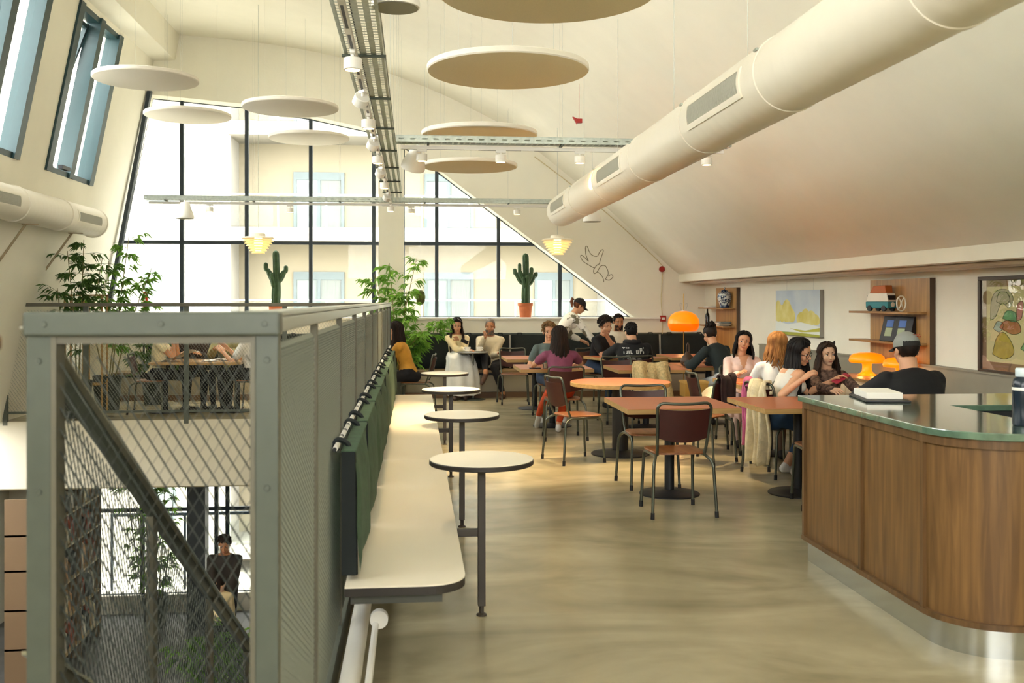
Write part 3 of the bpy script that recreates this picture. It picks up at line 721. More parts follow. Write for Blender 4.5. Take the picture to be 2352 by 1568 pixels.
# ------------------------------------------------------------------ cable trays with light track and spots
M_LAMPW = mat('warm_lamp_face', '#fff0d0', 0.5, emit='#ffdca8', estr=6.0)
def tray(name, label, along, p0, ln, wdt, z):
    """perforated tray: along 'y' or 'x' starting at p0 (x,y)"""
    t = thing(name, label, 'cable tray', (p0[0], p0[1], z), 0 if along == 'y' else -PI / 2)
    h = wdt / 2; q = MB(); cl = 0.055; n = int(ln / cl); rows = 4; rw = wdt / rows
    vs, fs = [], []
    for i in range(n):
        for r in range(rows):
            x0, y0 = -h + r * rw, i * cl; hx, hy = rw * 0.22, cl * 0.34; cx, cy = x0 + rw / 2, y0 + cl / 2
            k = len(vs)
            vs += [(x0, y0, 0), (x0 + rw, y0, 0), (x0 + rw, y0 + cl, 0), (x0, y0 + cl, 0), (cx - hx, cy - hy, 0), (cx + hx, cy - hy, 0), (cx + hx, cy + hy, 0), (cx - hx, cy + hy, 0)]
            fs += [(k, k + 4, k + 5, k + 1), (k + 1, k + 5, k + 6, k + 2), (k + 2, k + 6, k + 7, k + 3), (k + 3, k + 7, k + 4, k)]
    q.add(vs, fs); q.build('perforated_base', M_GALV, t, smooth=0, kind='stuff')
    for s in (-1, 1):
        f = MB(); x = s * h; vs, fs = [], []
        for i in range(int(ln / 0.11)):
            y0 = i * 0.11; k = len(vs)
            for (ya, yb, za, zb) in ((y0, y0 + 0.11, 0, 0.022), (y0, y0 + 0.11, 0.038, 0.06), (y0, y0 + 0.03, 0.022, 0.038), (y0 + 0.08, y0 + 0.11, 0.022, 0.038)):
                k = len(vs); vs += [(x, ya, za), (x, yb, za), (x, yb, zb), (x, ya, zb)]; fs.append((k, k + 1, k + 2, k + 3))
        f.add(vs, fs); f.box((x - 0.006, 0, 0.06), (x + 0.006, int(ln / 0.11) * 0.11, 0.064)); f.build('side_flange', M_GALV, t, smooth=0)
    MB().tube([(0.05, 0.02, 0.012), (0.05, ln - 0.02, 0.012)], 0.01, 6).tube([(-0.02, 0.02, 0.012), (-0.02, ln - 0.02, 0.012)], 0.007, 6).build('cable', M_BLACKPL, t)
    MB().box((-h * 0.42 - 0.017, 0.05, -0.055), (-h * 0.42 + 0.017, ln - 0.05, -0.02)).build('light_track', M_WHITE, t, smooth=0)
    y = 0.3
    while y < ln - 0.2:
        MB().box((-h - 0.015, y, -0.018), (h + 0.015, y + 0.022, -0.002)).build('hanger_bar', M_GALVDK, t, smooth=0)
        for s in (-1, 1):
            wx = s * (h + 0.008)
            gx = p0[0] + (wx if along == 'y' else y)
            wire(t, (wx, y + 0.01, -0.01), (wx, y + 0.01, zceil(gx) - z), 0.0014)
        y += 1.3
    k = 0; yy_ = 0.25
    while yy_ < ln - 0.5:
        MB().box((-h * 0.42 - 0.008, yy_, -0.0565), (-h * 0.42 + 0.008, yy_ + 0.42, -0.0552)).build('track_slot', M_BLACKPL, t, smooth=0); yy_ += 0.55
    return t
def spot(x, y, z, label, tilt=0.0, rz=0.0, power=30):
    s = thing('track_spotlight', label, 'spotlight', (x, y, z), rz, 'white spotlights on the light tracks')
    MB().cbox((0, 0, -0.012), (0.03, 0.10, 0.024)).build('adapter', M_WHITE, s, smooth=0, bevel=0.003)
    MB().tube([(0, 0, -0.024), (0, 0, -0.045)], 0.010, 8).build('stem', M_WHITE, s)
    hd = MB().lathe([(0, 0.0), (0.05, 0.0), (0.054, -0.004), (0.054, -0.066), (0.049, -0.07), (0.043, -0.07), (0.043, -0.055)], n=28).build('housing', M_WHITE, s, loc=(0, 0, -0.045), rot=(tilt, 0, 0))
    MB().lathe([(0, -0.058), (0.043, -0.058)][::-1], n=20).build('lamp_face', M_LAMPW, hd)
    if power:
        l = bpy.data.lights.new('spot_beam', 'SPOT'); l.energy = power; l.color = (1.0, 0.74, 0.42); l.spot_size = 1.15; l.spot_blend = 0.6; l.shadow_soft_size = 0.05
        o = bpy.data.objects.new('spot_beam', l); COL.objects.link(o); o.parent = hd; o.location = (0, 0, -0.075)
TZ = 3.1; TXC = -0.31
tray('cable_tray', 'long perforated steel cable tray running away from the camera', 'y', (TXC, 2.0), 13.38, 0.24, TZ)
tray('cable_tray', 'perforated steel cross tray passing above the big duct', 'x', (TXC + 0.13, 9.66), 3.3, 0.16, TZ)
tray('cable_tray', 'far cross tray in front of the big window', 'x', (-4.05, 15.5), 6.35, 0.16, TZ)
ords = ['first', 'second', 'third', 'fourth', 'fifth', 'sixth', 'seventh', 'eighth', 'ninth', 'tenth', 'eleventh', 'twelfth']
for k, (y, tl) in enumerate(((5.9, 0.0), (7.0, 0.9), (7.9, 0.0), (9.0, 0.9), (9.9, 0.0), (11.0, 0.9), (12.1, 0.0), (13.6, 0.9), (15.2, 0.0))):
    spot(TXC - 0.05, y, TZ - 0.055, 'white track spotlight, %s from the camera under the long tray' % ords[k], tl, 0.5 if tl else 0)
for k, x in enumerate((0.07, 0.84, 1.62, 2.9)):
    spot(x, 9.69, TZ - 0.055, 'white track spotlight, %s from the left under the near cross tray' % ords[k], 0.0, PI / 2, 130)
for k, x in enumerate((-3.1, -1.9, -0.05, 1.6)):
    spot(x, 15.53, TZ - 0.055, 'white track spotlight, %s from the left under the far cross tray' % ords[k], 0.0, PI / 2)

# bell-shaped pendant speakers
def bell(x, y, z, label, rot=(0, 0, 0), s=1.0):
    t = thing('pendant_speaker', label, 'speaker', (x, y, z), 0, 'white bell speakers')
    t.rotation_euler = rot; t.scale = (s, s, s)
    MB().lathe([(0.118, 0.0), (0.128, 0.0025), (0.130, 0.03), (0.118, 0.075), (0.088, 0.15), (0.068, 0.215), (0.060, 0.235), (0.02, 0.245), (0.016, 0.27), (0, 0.272)], n=36).build('housing', M_WHITE, t, smooth=60)
    MB().lathe([(0.119, -0.002), (0.06, -0.004), (0, -0.0045)][::-1], n=36, cap=False).build('speaker_grille', mat('speaker_grille', '#a5a38f', 0.8), t)
    return t
t = bell(-3.35, 15.0, 2.78, 'white bell speaker hanging below the left end of the far tray')
wire(t, (0, 0, 0.27), (0, 0, 0.36))
t = bell(2.52, 14.0, 2.70, 'white bell speaker behind the far end of the big duct'); wire(t, (0, 0, 0.27), (0, 0, zceil(2.52) - 2.70), 0.0025)
t = bell(-0.10, 5.35, 3.14, 'white bell speaker cut off by the top edge beside the long tray'); wire(t, (0, 0, 0.27), (0, 0, zceil(-0.1) - 3.2), 0.0025)
t = bell(-0.02, 10.6, 2.98, 'white bell speaker tilted, next to the crossing of the trays', (0.5, 0.25, 0)); wire(t, (0, 0, 0.27), (0.05, -0.1, 0.5), 0.0025)

# the shade lamps made of layered rings
M_PHW = mat('lamp_ring_white', '#f7efdc', 0.5); M_PHY = mat('lamp_ring_yellow', '#f3e3b4', 0.5, emit='#ffe2a0', estr=0.16)
def ringlamp(x, y, z, label):
    t = thing('pendant_lamp', label, 'lamp', (x, y, z), 0, 'ringed pendant lamps')
    prof = [(0.10, 0.15, 0.135), (0.235, 0.125, 0.10), (0.22, 0.09, 0.085), (0.195, 0.055, 0.075), (0.175, 0.02, 0.07), (0.15, -0.015, 0.06), (0.125, -0.05, 0.05), (0.095, -0.085, 0.04)]
    for i, (r, zz, ri) in enumerate(prof):
        if i == 0: MB().lathe([(0.085, 0.20), (0.10, 0.19), (0.10, 0.15), (0.09, 0.15), (0.08, 0.19)], n=36).build('cap_ring', M_PHW, t); continue
        MB().lathe([(ri, zz + 0.032), (r * 0.86, zz + 0.022), (r, zz), (r - 0.004, zz - 0.003), (r * 0.84, zz + 0.018), (ri, zz + 0.028)], n=40).build('shade_ring', M_PHW if i == 1 else M_PHY, t, smooth=60)
    MB().lathe([(0, 0.16), (0.05, 0.15), (0.06, 0.05), (0.04, -0.06), (0, -0.08)][::-1], n=20).build('lamp_core', mat('lamp_core_glow', '#ffe9b0', 0.5, emit='#ffdf9a', estr=2.5), t)
    wire(t, (0, 0, 0.19), (0, 0, (zceil(x) if x > -4 else 5.9) - z), 0.003)
ringlamp(-2.22, 14.5, 2.34, 'layered white and yellow pendant lamp left of the left cactus')
ringlamp(2.09, 14.5, 2.34, 'layered white and yellow pendant lamp near the slanted window edge')
b = MB(); b.cbox((1.98, 11.9, 3.75), (0.07, 0.05, 0.05)); b.prism([(1.90, 3.80), (1.97, 3.77), (1.95, 3.71)], 'y', 11.88, 11.92); b.tube([(1.98, 11.9, 3.77), (1.98, 11.9, zceil(1.98))], 0.003, 5)
b.build('ceiling_beacon', M_RED, label='small red warning beacon hanging above the near cross tray', cat='beacon')

# ------------------------------------------------------------------ chairs
M_FOOT = mat('rubber_foot', '#121313', 0.7)
def make_chair(label, loc, rz, group='tubular dining chairs'):
    t = thing('dining_chair', label, 'chair', loc, rz, group)
    R = 0.0115
    for s in (-1, 1):
        fl = fillet([(s * 0.205, 0.215, 0.035), (s * 0.19, 0.185, 0.437), (s * 0.19, 0.0, 0.440)], 0.055)
        o = MB().tube(fl, R, 10).build('leg', M_TUBE, t)
        MB().tube([(s * 0.2058, 0.2165, 0.0), (s * 0.2045, 0.214, 0.045)], 0.0145, 10).build('foot_cap', M_FOOT, o)
        rl = fillet([(s * 0.19, 0.0, 0.440), (s * 0.19, -0.15, 0.440), (s * 0.222, -0.215, 0.40), (s * 0.24, -0.245, 0.035)], 0.07)
        o = MB().tube(rl, R, 10).build('leg', M_TUBE, t)
        MB().tube([(s * 0.2412, -0.2465, 0.0), (s * 0.2393, -0.2435, 0.045)], 0.0145, 10).build('foot_cap', M_FOOT, o)
    hp = fillet([(-0.178, -0.14, 0.445), (-0.185, -0.175, 0.52), (-0.205, -0.245, 0.842), (-0.07, -0.258, 0.830), (0.07, -0.258, 0.830), (0.205, -0.245, 0.842), (0.185, -0.175, 0.52), (0.178, -0.14, 0.445)], 0.065)
    MB().tube(hp, R, 10).build('back_frame', M_TUBE, t)
    q = MB()
    def bk(u, v, off):
        w = 0.178 + 0.010 * v
        x = (u * 2 - 1) * w
        z0 = 0.575 - 0.03 * (1 - (2 * u - 1) ** 2); z1 = 0.795 - 0.012 * (1 - (2 * u - 1) ** 2)
        z = z0 + (z1 - z0) * v
        y = -0.19 - (z - 0.575) * 0.25 - 0.03 * (1 - (2 * u - 1) ** 2)
        return (x, y + off, z)
    n, m_ = 12, 6
    q.grid(lambda u, v: bk(u, v, 0.007), n, m_); q.grid(lambda u, v: bk(1 - u, v, -0.007), n, m_)
    rim = [(i / n, 0) for i in range(n)] + [(1, j / m_) for j in range(m_)] + [(1 - i / n, 1) for i in range(n)] + [(0, 1 - j / m_) for j in range(m_)]
    vs = [bk(u, v, 0.007) for u, v in rim] + [bk(u, v, -0.007) for u, v in rim]; k = len(rim)
    q.add(vs, [(i, k + i, k + (i + 1) % k, (i + 1) % k) for i in range(k)])
    q.build('backrest', M_BURG, t, smooth=50)
    pl = []
    for i in range(40):
        a = 2 * PI * i / 40; c_, s_ = math.cos(a), math.sin(a); e = 0.38
        x = 0.197 * math.copysign(abs(c_) ** e, c_); y = 0.02 + 0.195 * math.copysign(abs(s_) ** e, s_)
        pl.append((x * (1.0 + 0.05 * (y / 0.2)), y))
    q = MB(); q.loft([[(x * k_, 0.02 + (y - 0.02) * k_, z_) for x, y in pl] for k_, z_ in ((0.93, 0.449), (1.0, 0.452), (1.0, 0.461), (0.97, 0.466), (0.7, 0.463), (0.35, 0.460))])
    q.build('seat', M_SEATW, t, smooth=50)
    return t
CH0 = make_chair('tubular dining chair with burgundy back, closest to the camera at the square table', (1.945, 7.31, 0), 0.03)
def chair(x, y, rz, label): return copy_tree(CH0, (x, y, 0), rz, label)
chair(1.58, 9.72, -1.26, 'tubular chair with brown back left of the big round table, turned towards it')
chair(2.0, 8.36, PI, 'tubular chair on the far side of the near square table, facing the camera')
chair(2.80, 9.50, 0.80, 'tubular chair with dark coat right of the round table')
chair(2.71, 11.42, 0.0, 'tubular chair with a beige fur jacket over its back')
chair(2.65, 12.72, PI, 'tubular chair tucked in behind the table of the beige fur jacket')
chair(2.99, 13.42, 0.05, 'tubular chair under the person in the lettered black hoodie')
chair(1.70, 11.32, 0.0, 'tubular chair under the woman in the purple shirt')
chair(3.78, 11.80, 0.5, 'tubular chair under the person with the hair bun')
chair(3.66, 10.82, PI, 'tubular chair under the smiling woman in pink')
chair(0.03, 13.85, 1.45, 'burgundy chair under the person in the yellow jacket at the rail corner')
chair(1.52, 15.2, PI, 'tubular chair in front of the dark bench cushions, behind the pale table')
chair(1.86, 13.35, PI, 'tubular chair hidden behind the woman in the purple shirt')
chair(3.32, 8.80, -1.25, 'tubular chair under the woman with glasses')
chair(3.17, 7.44, -0.12, 'tubular chair half hidden behind the end of the counter')
chair(3.10, 10.10, -1.57, 'tubular chair with cream coat at the left end of the pink woman\'s table')
chair(3.47, 9.18, 0.1, 'tubular chair under the blonde woman in the white shirt')
chair(2.78, 15.12, -2.44, 'tubular chair under the curly haired man in black')
chair(3.72, 6.85, 0.0, 'tubular chair under the man with the grey cap')
chair(3.86, 9.02, PI, 'tubular chair under the girl with long brown hair')
chair(-2.28, 14.45, 1.45, 'tubular chair with pink jacket beyond the void, under the person in the white shirt')
chair(-3.72, 14.45, -1.5, 'tubular chair beyond the void under the person in the cream top')

# ------------------------------------------------------------------ dining tables
def table(x, y, label, w=0.9, dpt=0.95, zt=0.747, col=0.04, base=0.245):
    t = thing('dining_table', label, 'table', (x, y, 0), 0, 'square terracotta tables')
    MB().box((-w / 2, -dpt / 2, zt - 0.042), (w / 2, dpt / 2, zt - 0.003)).build('table_edge', M_PLY, t, smooth=0, bevel=0.002)
    MB().box((-w / 2 + 0.003, -dpt / 2 + 0.003, zt - 0.003), (w / 2 - 0.003, dpt / 2 - 0.003, zt)).build('table_top', M_TERRA, t, smooth=0)
    MB().cyl((0, 0, 0.03), (0, 0, zt - 0.055), col, 20).build('column', M_BLACK, t)
    MB().lathe([(base, 0), (base, 0.008), (base * 0.96, 0.014), (base * 0.3, 0.03), (col, 0.04)], n=40).build('base_plate', M_BLACK, t)
    MB().box((-0.2, -0.03, zt - 0.056), (0.2, 0.03, zt - 0.042)).box((-0.03, -0.2, zt - 0.056), (0.03, 0.2, zt - 0.042)).build('top_bracket', M_BLACK, t, smooth=0)
    return t
table(2.075, 7.98, 'square terracotta table on black column in front, before the near chair')
table(3.135, 7.90, 'square terracotta table beside the corner of the counter')
table(4.06, 7.90, 'square table with coffee cups behind the counter, in front of the girl')
table(3.65, 10.0, 'square table between the smiling woman in pink and the blonde woman')
table(2.88, 12.22, 'square terracotta table behind the beige fur jacket')
table(3.80, 12.62, 'square terracotta table with the brown bag, before the person with the bun')
table(3.10, 14.5, 'square table with cups between the curly haired man and the hoodie').rotation_euler = (0, 0, 0.3)
table(4.2, 14.75, 'square table lit by the orange dome lamp')
table(1.75, 14.48, 'square pale looking table before the dark bench cushions')
table(1.73, 12.45, 'square table with a drinking glass before the woman in purple')
t = thing('round_table', 'large round terracotta table on a thick black column', 'table', (2.11, 10.1, 0))
MB().lathe([(0, 0.705), (0.512, 0.705), (0.515, 0.708), (0.515, 0.743), (0.512, 0.7455)], n=72).build('table_edge', M_PLY, t)
MB().lathe([(0.51, 0.7445), (0.512, 0.7445), (0.512, 0.747), (0, 0.748)], n=72).build('table_top', M_TERRA, t)
MB().cyl((0, 0, 0.03), (0, 0, 0.70), 0.083, 28).build('column', M_BLACK, t)
MB().lathe([(0.30, 0), (0.30, 0.01), (0.285, 0.018), (0.12, 0.035), (0.083, 0.045)], n=48).build('base_plate', M_BLACK, t)
MB().box((-0.25, -0.03, 0.69), (0.25, 0.03, 0.705)).build('top_bracket', M_BLACK, t, smooth=0)
t = thing('cafe_table', 'little grey oval table between the woman in the long skirt and the seated man', 'table', (0.93, 15.9, 0))
MB().lathe([(0, 0.742), (0.24, 0.742), (0.243, 0.746), (0.243, 0.758), (0.238, 0.762), (0, 0.762)], n=40, sy=1.1).build('table_top', mat('grey_tabletop', '#6d6a60', 0.4), t)
MB().cyl((0, 0, 0.02), (0, 0, 0.742), 0.02, 14).build('column', mat('grey_column', '#77796f', 0.4, metal=0.4), t)
MB().lathe([(0.2, 0), (0.2, 0.008), (0.03, 0.02)], n=30).build('base_plate', M_GALVDK, t)
t = thing('dining_table', 'light wooden table beyond the void, set with plates and papers', 'table', (-3.02, 14.55, 0))
MB().box((-0.62, -0.45, 0.69), (0.62, 0.45, 0.728)).build('table_top', wood_mat('table_oak', '#c09a63', '#a37d49', 0.4, 'X'), t, smooth=0, bevel=0.003)
for sx in (-0.5, 0.5): MB().cyl((sx, 0, 0.02), (sx, 0, 0.69), 0.04, 16).build('column', M_BLACK, t); MB().lathe([(0.24, 0), (0.24, 0.01), (0.05, 0.03)], (sx, 0, 0), 32).build('base_plate', M_BLACK, t)

# ------------------------------------------------------------------ bench and cushions along the far wall
bb = thing('wall_bench', 'long wall bench with dark cushions below the far windows', 'bench', (0, 16.2, 0))
MB().box((-4.75, 0.02, 0.09), (4.9, 0.06, 0.36)).build('front_panel', mat('bench_front_grey', '#a29a86', 0.7), bb, smooth=0)
MB().box((-4.75, 0.0, 0.40), (4.9, 0.58, 0.44)).build('seat_board', wood_mat('bench_wood', '#9b8460', '#7d6746', 0.5, 'X', 0.6), bb, smooth=0)
MB().box((-4.75, 0.08, 0.36), (4.9, 0.55, 0.40)).build('shadow_gap', M_BLACK, bb, smooth=0)
MB().box((-4.75, 0.58, 1.0), (4.9, 0.597, 1.03)).build('hanging_rail', M_GALVDK, bb, smooth=0)
M_CUSHBK = mat('black_green_cloth', '#131c1a', 0.85, bump=0.2, bscale=80)
cpos = [-4.4 + 0.86 * k for k in range(11)]
for k, x in enumerate(cpos):
    c = thing('back_cushion', 'black back cushion on the far wall bench, %s from the left' % (ords[k]), 'cushion', (x, 16.66, 0.445), 0, 'black back cushions on the far bench')
    q = MB()
    q.grid(lambda u, v: (u * 0.83, 0.02 - 0.06 * (4 * u * (1 - u)) ** 0.25 * (4 * v * (1 - v)) ** 0.25 + 0.06 * v, v * 0.56), 14, 8)
    q.grid(lambda u, v: ((1 - u) * 0.83, 0.021 + 0.06 * v + 0.03 * (4 * u * (1 - u)) ** 0.3 * (4 * v * (1 - v)) ** 0.3, v * 0.56), 14, 8)
    q.build('cover', M_CUSHBK, c, smooth=70)
    for xx in (0.15, 0.68): MB().tube([(xx - 0.05, 0.08, 0.53), (xx - 0.03, 0.085, 0.585), (xx + 0.03, 0.085, 0.585), (xx + 0.05, 0.08, 0.53)], 0.012, 6).build('hanging_loop', M_STRAP, c)

# ------------------------------------------------------------------ counter
ct = thing('counter', 'oak panelled counter with green marble top and rounded corner', 'counter', (2.37, 4.12, 0))
CH, CW = 1.74, 3.4       # depth along Y, length along X
RC = 0.31
def arc(r, off, n=10):   # rounded near-left corner, from the left face to the near face
    c = (RC, RC); return [(c[0] - (r + off) * math.cos(a), c[1] - (r + off) * math.sin(a)) for a in [i * PI / 2 / n for i in range(n + 1)]]
def ring(off): return [(-off, CH + off)] + arc(RC, off) + [(CW, -off)]
def wall_strip(q, path, z0, z1, th):
    """upright strip along a plan path, thickness th inwards"""
    n = len(path); inner = []
    for i, p in enumerate(path):
        a = path[max(i - 1, 0)]; c = path[min(i + 1, n - 1)]
        d_ = Vector((c[0] - a[0], c[1] - a[1])).normalized(); nn = Vector((-d_.y, d_.x))
        inner.append((p[0] + nn.x * th, p[1] + nn.y * th))
    vs = [(p[0], p[1], z) for z in (z0, z1) for p in path] + [(p[0], p[1], z) for z in (z0, z1) for p in inner]
    fs = []
    for i in range(n - 1):
        fs += [(i, i + 1, n + i + 1, n + i), (2 * n + i + 1, 2 * n + i, 3 * n + i, 3 * n + i + 1), (n + i, n + i + 1, 3 * n + i + 1, 3 * n + i), (i + 1, i, 2 * n + i, 2 * n + i + 1)]
    fs += [(0, n, 3 * n, 2 * n), (n - 1, 2 * n + n - 1, 3 * n + n - 1, n + n - 1)]
    q.add(vs, fs); return q
arcp = arc(RC, 0.0)
flatL = lambda y0, y1: [(0, y0), (0, y1)]
panels = [flatL(1.735, 0.975), flatL(0.955, RC + 0.01), arcp, [(RC + 0.005, 0), (1.0, 0)], [(1.02, 0), (1.75, 0)], [(1.77, 0), (2.5, 0)], [(2.52, 0), (CW, 0)]]
inset = lambda path, o: [(p[0] + (o if i_ is not None else 0), p[1]) for i_, p in enumerate(path)]
for pth in panels:
    wall_strip(MB(), [(p[0], p[1]) for p in pth], 0.155, 0.925, 0.02).build('panel', M_OAK, ct, smooth=30)
out = 0.018
def strip(path, z0, z1, nm): return wall_strip(MB(), path, z0, z1, 0.02 + out).build(nm, M_OAKDK, ct, smooth=30)
rp_ = [(-out, 1.745)] + arc(RC, out) + [(CW, -out)]
strip(rp_, 0.925, 0.965, 'top_trim'); strip([(p[0] - 0.006 if p[0] < 0.2 else p[0], p[1]) for p in rp_], 0.130, 0.156, 'bottom_trim')
for y in (1.735, 0.965, RC + 0.005):
    MB().box((-out, y - 0.014, 0.156), (0.01, y + 0.014, 0.925)).build('stile', M_OAKDK, ct, smooth=0)
for x in (RC + 0.0, 1.01, 1.76, 2.51):
    MB().box((x - 0.014, -out, 0.156), (x + 0.014, 0.01, 0.925)).build('stile', M_OAKDK, ct, smooth=0)
MB().box((0.0, CH - 0.02, 0.13), (CW, CH, 0.965)).build('back_panel', M_OAK, ct, smooth=0)
kp = [(0.012, CH - 0.01)] + [(RC - (RC - 0.012) * math.cos(a), RC - (RC - 0.012) * math.sin(a)) for a in [i * PI / 20 for i in range(11)]] + [(CW, 0.012)]
wall_strip(MB(), kp, 0.0, 0.131, 0.01).build('kick_plate', M_STAINLESS, ct, smooth=30)
MB().box((0.03, CH - 0.03, 0), (CW, CH - 0.015, 0.131)).build('kick_plate', M_STAINLESS, ct, smooth=0)
to = 0.036
top = [(CW, CH + to), (-to, CH + to)] + arc(RC, to, 16) + [(CW, -to), (CW, 0.50), (0.585, 0.50), (0.585, 1.13), (CW, 1.13)]
MB().prism(top, 'z', 0.966, 1.0).build('worktop', M_GREENM, ct, smooth=0, bevel=0.004)
MB().box((0.585, 0.47, 0.10), (0.60, 1.16, 0.964)).box((0.585, 0.485, 0.10), (CW, 0.50, 0.964)).box((0.585, 1.13, 0.10), (CW, 1.145, 0.964)).build('inner_wall', M_BLACK, ct, smooth=0)
MB().box((0.6, 0.5, 0.62), (CW, 1.13, 0.64)).build('inner_shelf', mat('dark_inner', '#1a1b18', 0.6), ct, smooth=0)
t = thing('order_tray', 'thin black tray with a block of white paper on the counter', 'tray', (2.72, 5.62, 1.0), -0.2)
MB().box((-0.125, -0.21, 0.001), (0.125, 0.21, 0.012)).build('tray_plate', M_BLACKPL, t, smooth=0, bevel=0.003)
MB().box((-0.10, -0.13, 0.0125), (0.10, 0.19, 0.05)).build('paper_block', mat('paper_white', '#f3efe4', 0.8, var=0.03, vscale=3, stretch=(1, 1, 90)), t, smooth=0, bevel=0.003)
t = thing('water_bottle', 'dark blue bottle with a white band on the right of the counter', 'bottle', (2.80, 4.36, 1.0))
MB().lathe([(0, 0.001), (0.038, 0.001), (0.041, 0.008), (0.041, 0.19), (0.036, 0.215), (0.024, 0.228)], n=28).build('body', mat('bottle_navy', '#16232f', 0.25), t)
MB().lathe([(0.0415, 0.165), (0.0418, 0.166), (0.0418, 0.178), (0.0415, 0.179)], n=28).build('white_band', M_WHITE, t)
MB().lathe([(0.026, 0.228), (0.028, 0.232), (0.028, 0.262), (0.024, 0.268), (0, 0.268)], n=24).build('cap', mat('bottle_cap_pale', '#c9d6dc', 0.3), t)

# ------------------------------------------------------------------ cups, glasses, plates
def cup(x, y, z, label, rz=0.0):
    t = thing('coffee_cup', label, 'cup', (x, y, z), rz, 'white coffee cups')
    MB().lathe([(0, 0.013), (0.03, 0.013), (0.034, 0.016), (0.048, 0.05), (0.051, 0.078), (0.048, 0.078), (0.045, 0.05), (0.031, 0.02), (0, 0.019)], n=28).build('bowl', M_CHINA, t)
    MB().lathe([(0, 0.001), (0.04, 0.001), (0.078, 0.013), (0.077, 0.016), (0.04, 0.006), (0, 0.006)], n=32).build('saucer', M_CHINA, t)
    MB().tube(spline([(-0.045, 0, 0.066), (-0.072, 0, 0.064), (-0.076, 0, 0.045), (-0.04, 0, 0.03)], 5), 0.005, 8).build('handle', M_CHINA, t)
    MB().lathe([(0.0455, 0.062), (0, 0.0625)], n=24).build('coffee', mat('coffee_brown', '#4a2d18', 0.2), t)
M_TUMB = glass_mat('tumbler_glass', (0.93, 0.94, 0.92), 0.25)
def tumbler(x, y, z, label, h=0.10, fill='#d8cdb6'):
    t = thing('drinking_glass', label, 'glass', (x, y, z), 0, 'drinking glasses')
    MB().lathe([(0, 0.001), (0.030, 0.001), (0.036, h), (0.034, h), (0.029, 0.006), (0, 0.006)], n=24).build('tumbler', M_TUMB, t)
    MB().lathe([(0, 0.007), (0.0285, 0.007), (0.032, h * 0.62), (0, h * 0.62)], n=20).build('drink', mat('drink_' + fill, fill, 0.3), t)
TT = 0.7475
cup(3.62, 9.72, TT, 'white coffee cup in front of the smiling woman in pink', 0.2)
cup(3.84, 8.10, TT, 'white coffee cup in front of the girl', 0.0)
cup(4.06, 7.62, TT, 'white coffee cup left of the man with the cap', 0.2)
cup(0.84, 15.85, 0.763, 'white cup beside the woman in the long skirt', 0.4); cup(1.03, 15.88, 0.763, 'white cup beside the man in the pale sweater', 2.4)
cup(2.92, 14.22, TT, 'white cup at the elbow of the curly haired man', 0.4)
tumbler(1.60, 12.10, TT, 'drinking glass on the table of the woman in purple', 0.11)
tumbler(2.80, 14.25, TT, 'small glass left of the cup near the curly haired man', 0.085)
tumbler(2.98, 14.18, TT, 'small glass before the lettered hoodie', 0.085, '#c98f6a')
tumbler(3.45, 9.62, TT, 'low glass beside the cup of the woman in pink', 0.07)
b = MB(); b.cbox((1.47, 12.12, TT + 0.005), (0.14, 0.075, 0.009)); b.build('phone', M_BLACKPL, label='black phone lying by the glass on the purple woman\'s table', cat='phone', smooth=0, bevel=0.003)
b = MB(); b.cbox((3.33, 9.72, TT + 0.004), (0.20, 0.14, 0.006)); b.build('napkin', mat('orange_napkin', '#d8733a', 0.8), label='orange napkin on the corner of the pink woman\'s table', cat='napkin', smooth=0)
for k, (x, y) in enumerate(((-2.85, 14.30), (-2.62, 14.42), (-2.75, 14.66))):
    t = MB().lathe([(0, 0.001), (0.07, 0.001), (0.115, 0.014), (0.113, 0.018), (0.07, 0.006), (0, 0.006)], n=28)
    t.build('plate', M_CHINA, loc=(x, y, 0.728), label='white plate on the wooden table beyond the void, %s' % ('nearest the rail', 'beside the person in white', 'at the back')[k], cat='plate', group='plates beyond the void')
q = MB(); q.grid(lambda u, v: (-3.52 + 0.50 * u, 14.16 + 0.34 * v, 0.735 + 0.16 * math.sin(u * PI * 0.55) ** 2 * (1 - 0.3 * v) + 0.012 * math.sin(9 * u + 7 * v)), 14, 8)
q.grid(lambda u, v: (-3.52 + 0.50 * (1 - u), 14.16 + 0.34 * v, 0.731 + 0.1585 * math.sin((1 - u) * PI * 0.55) ** 2 * (1 - 0.3 * v) + 0.012 * math.sin(9 * (1 - u) + 7 * v)), 14, 8)
q.build('wrapping_paper', mat('crumpled_white_paper', '#efece2', 0.8, bump=0.4, bscale=14), label='crumpled white paper on the wooden table beyond the void', cat='paper')

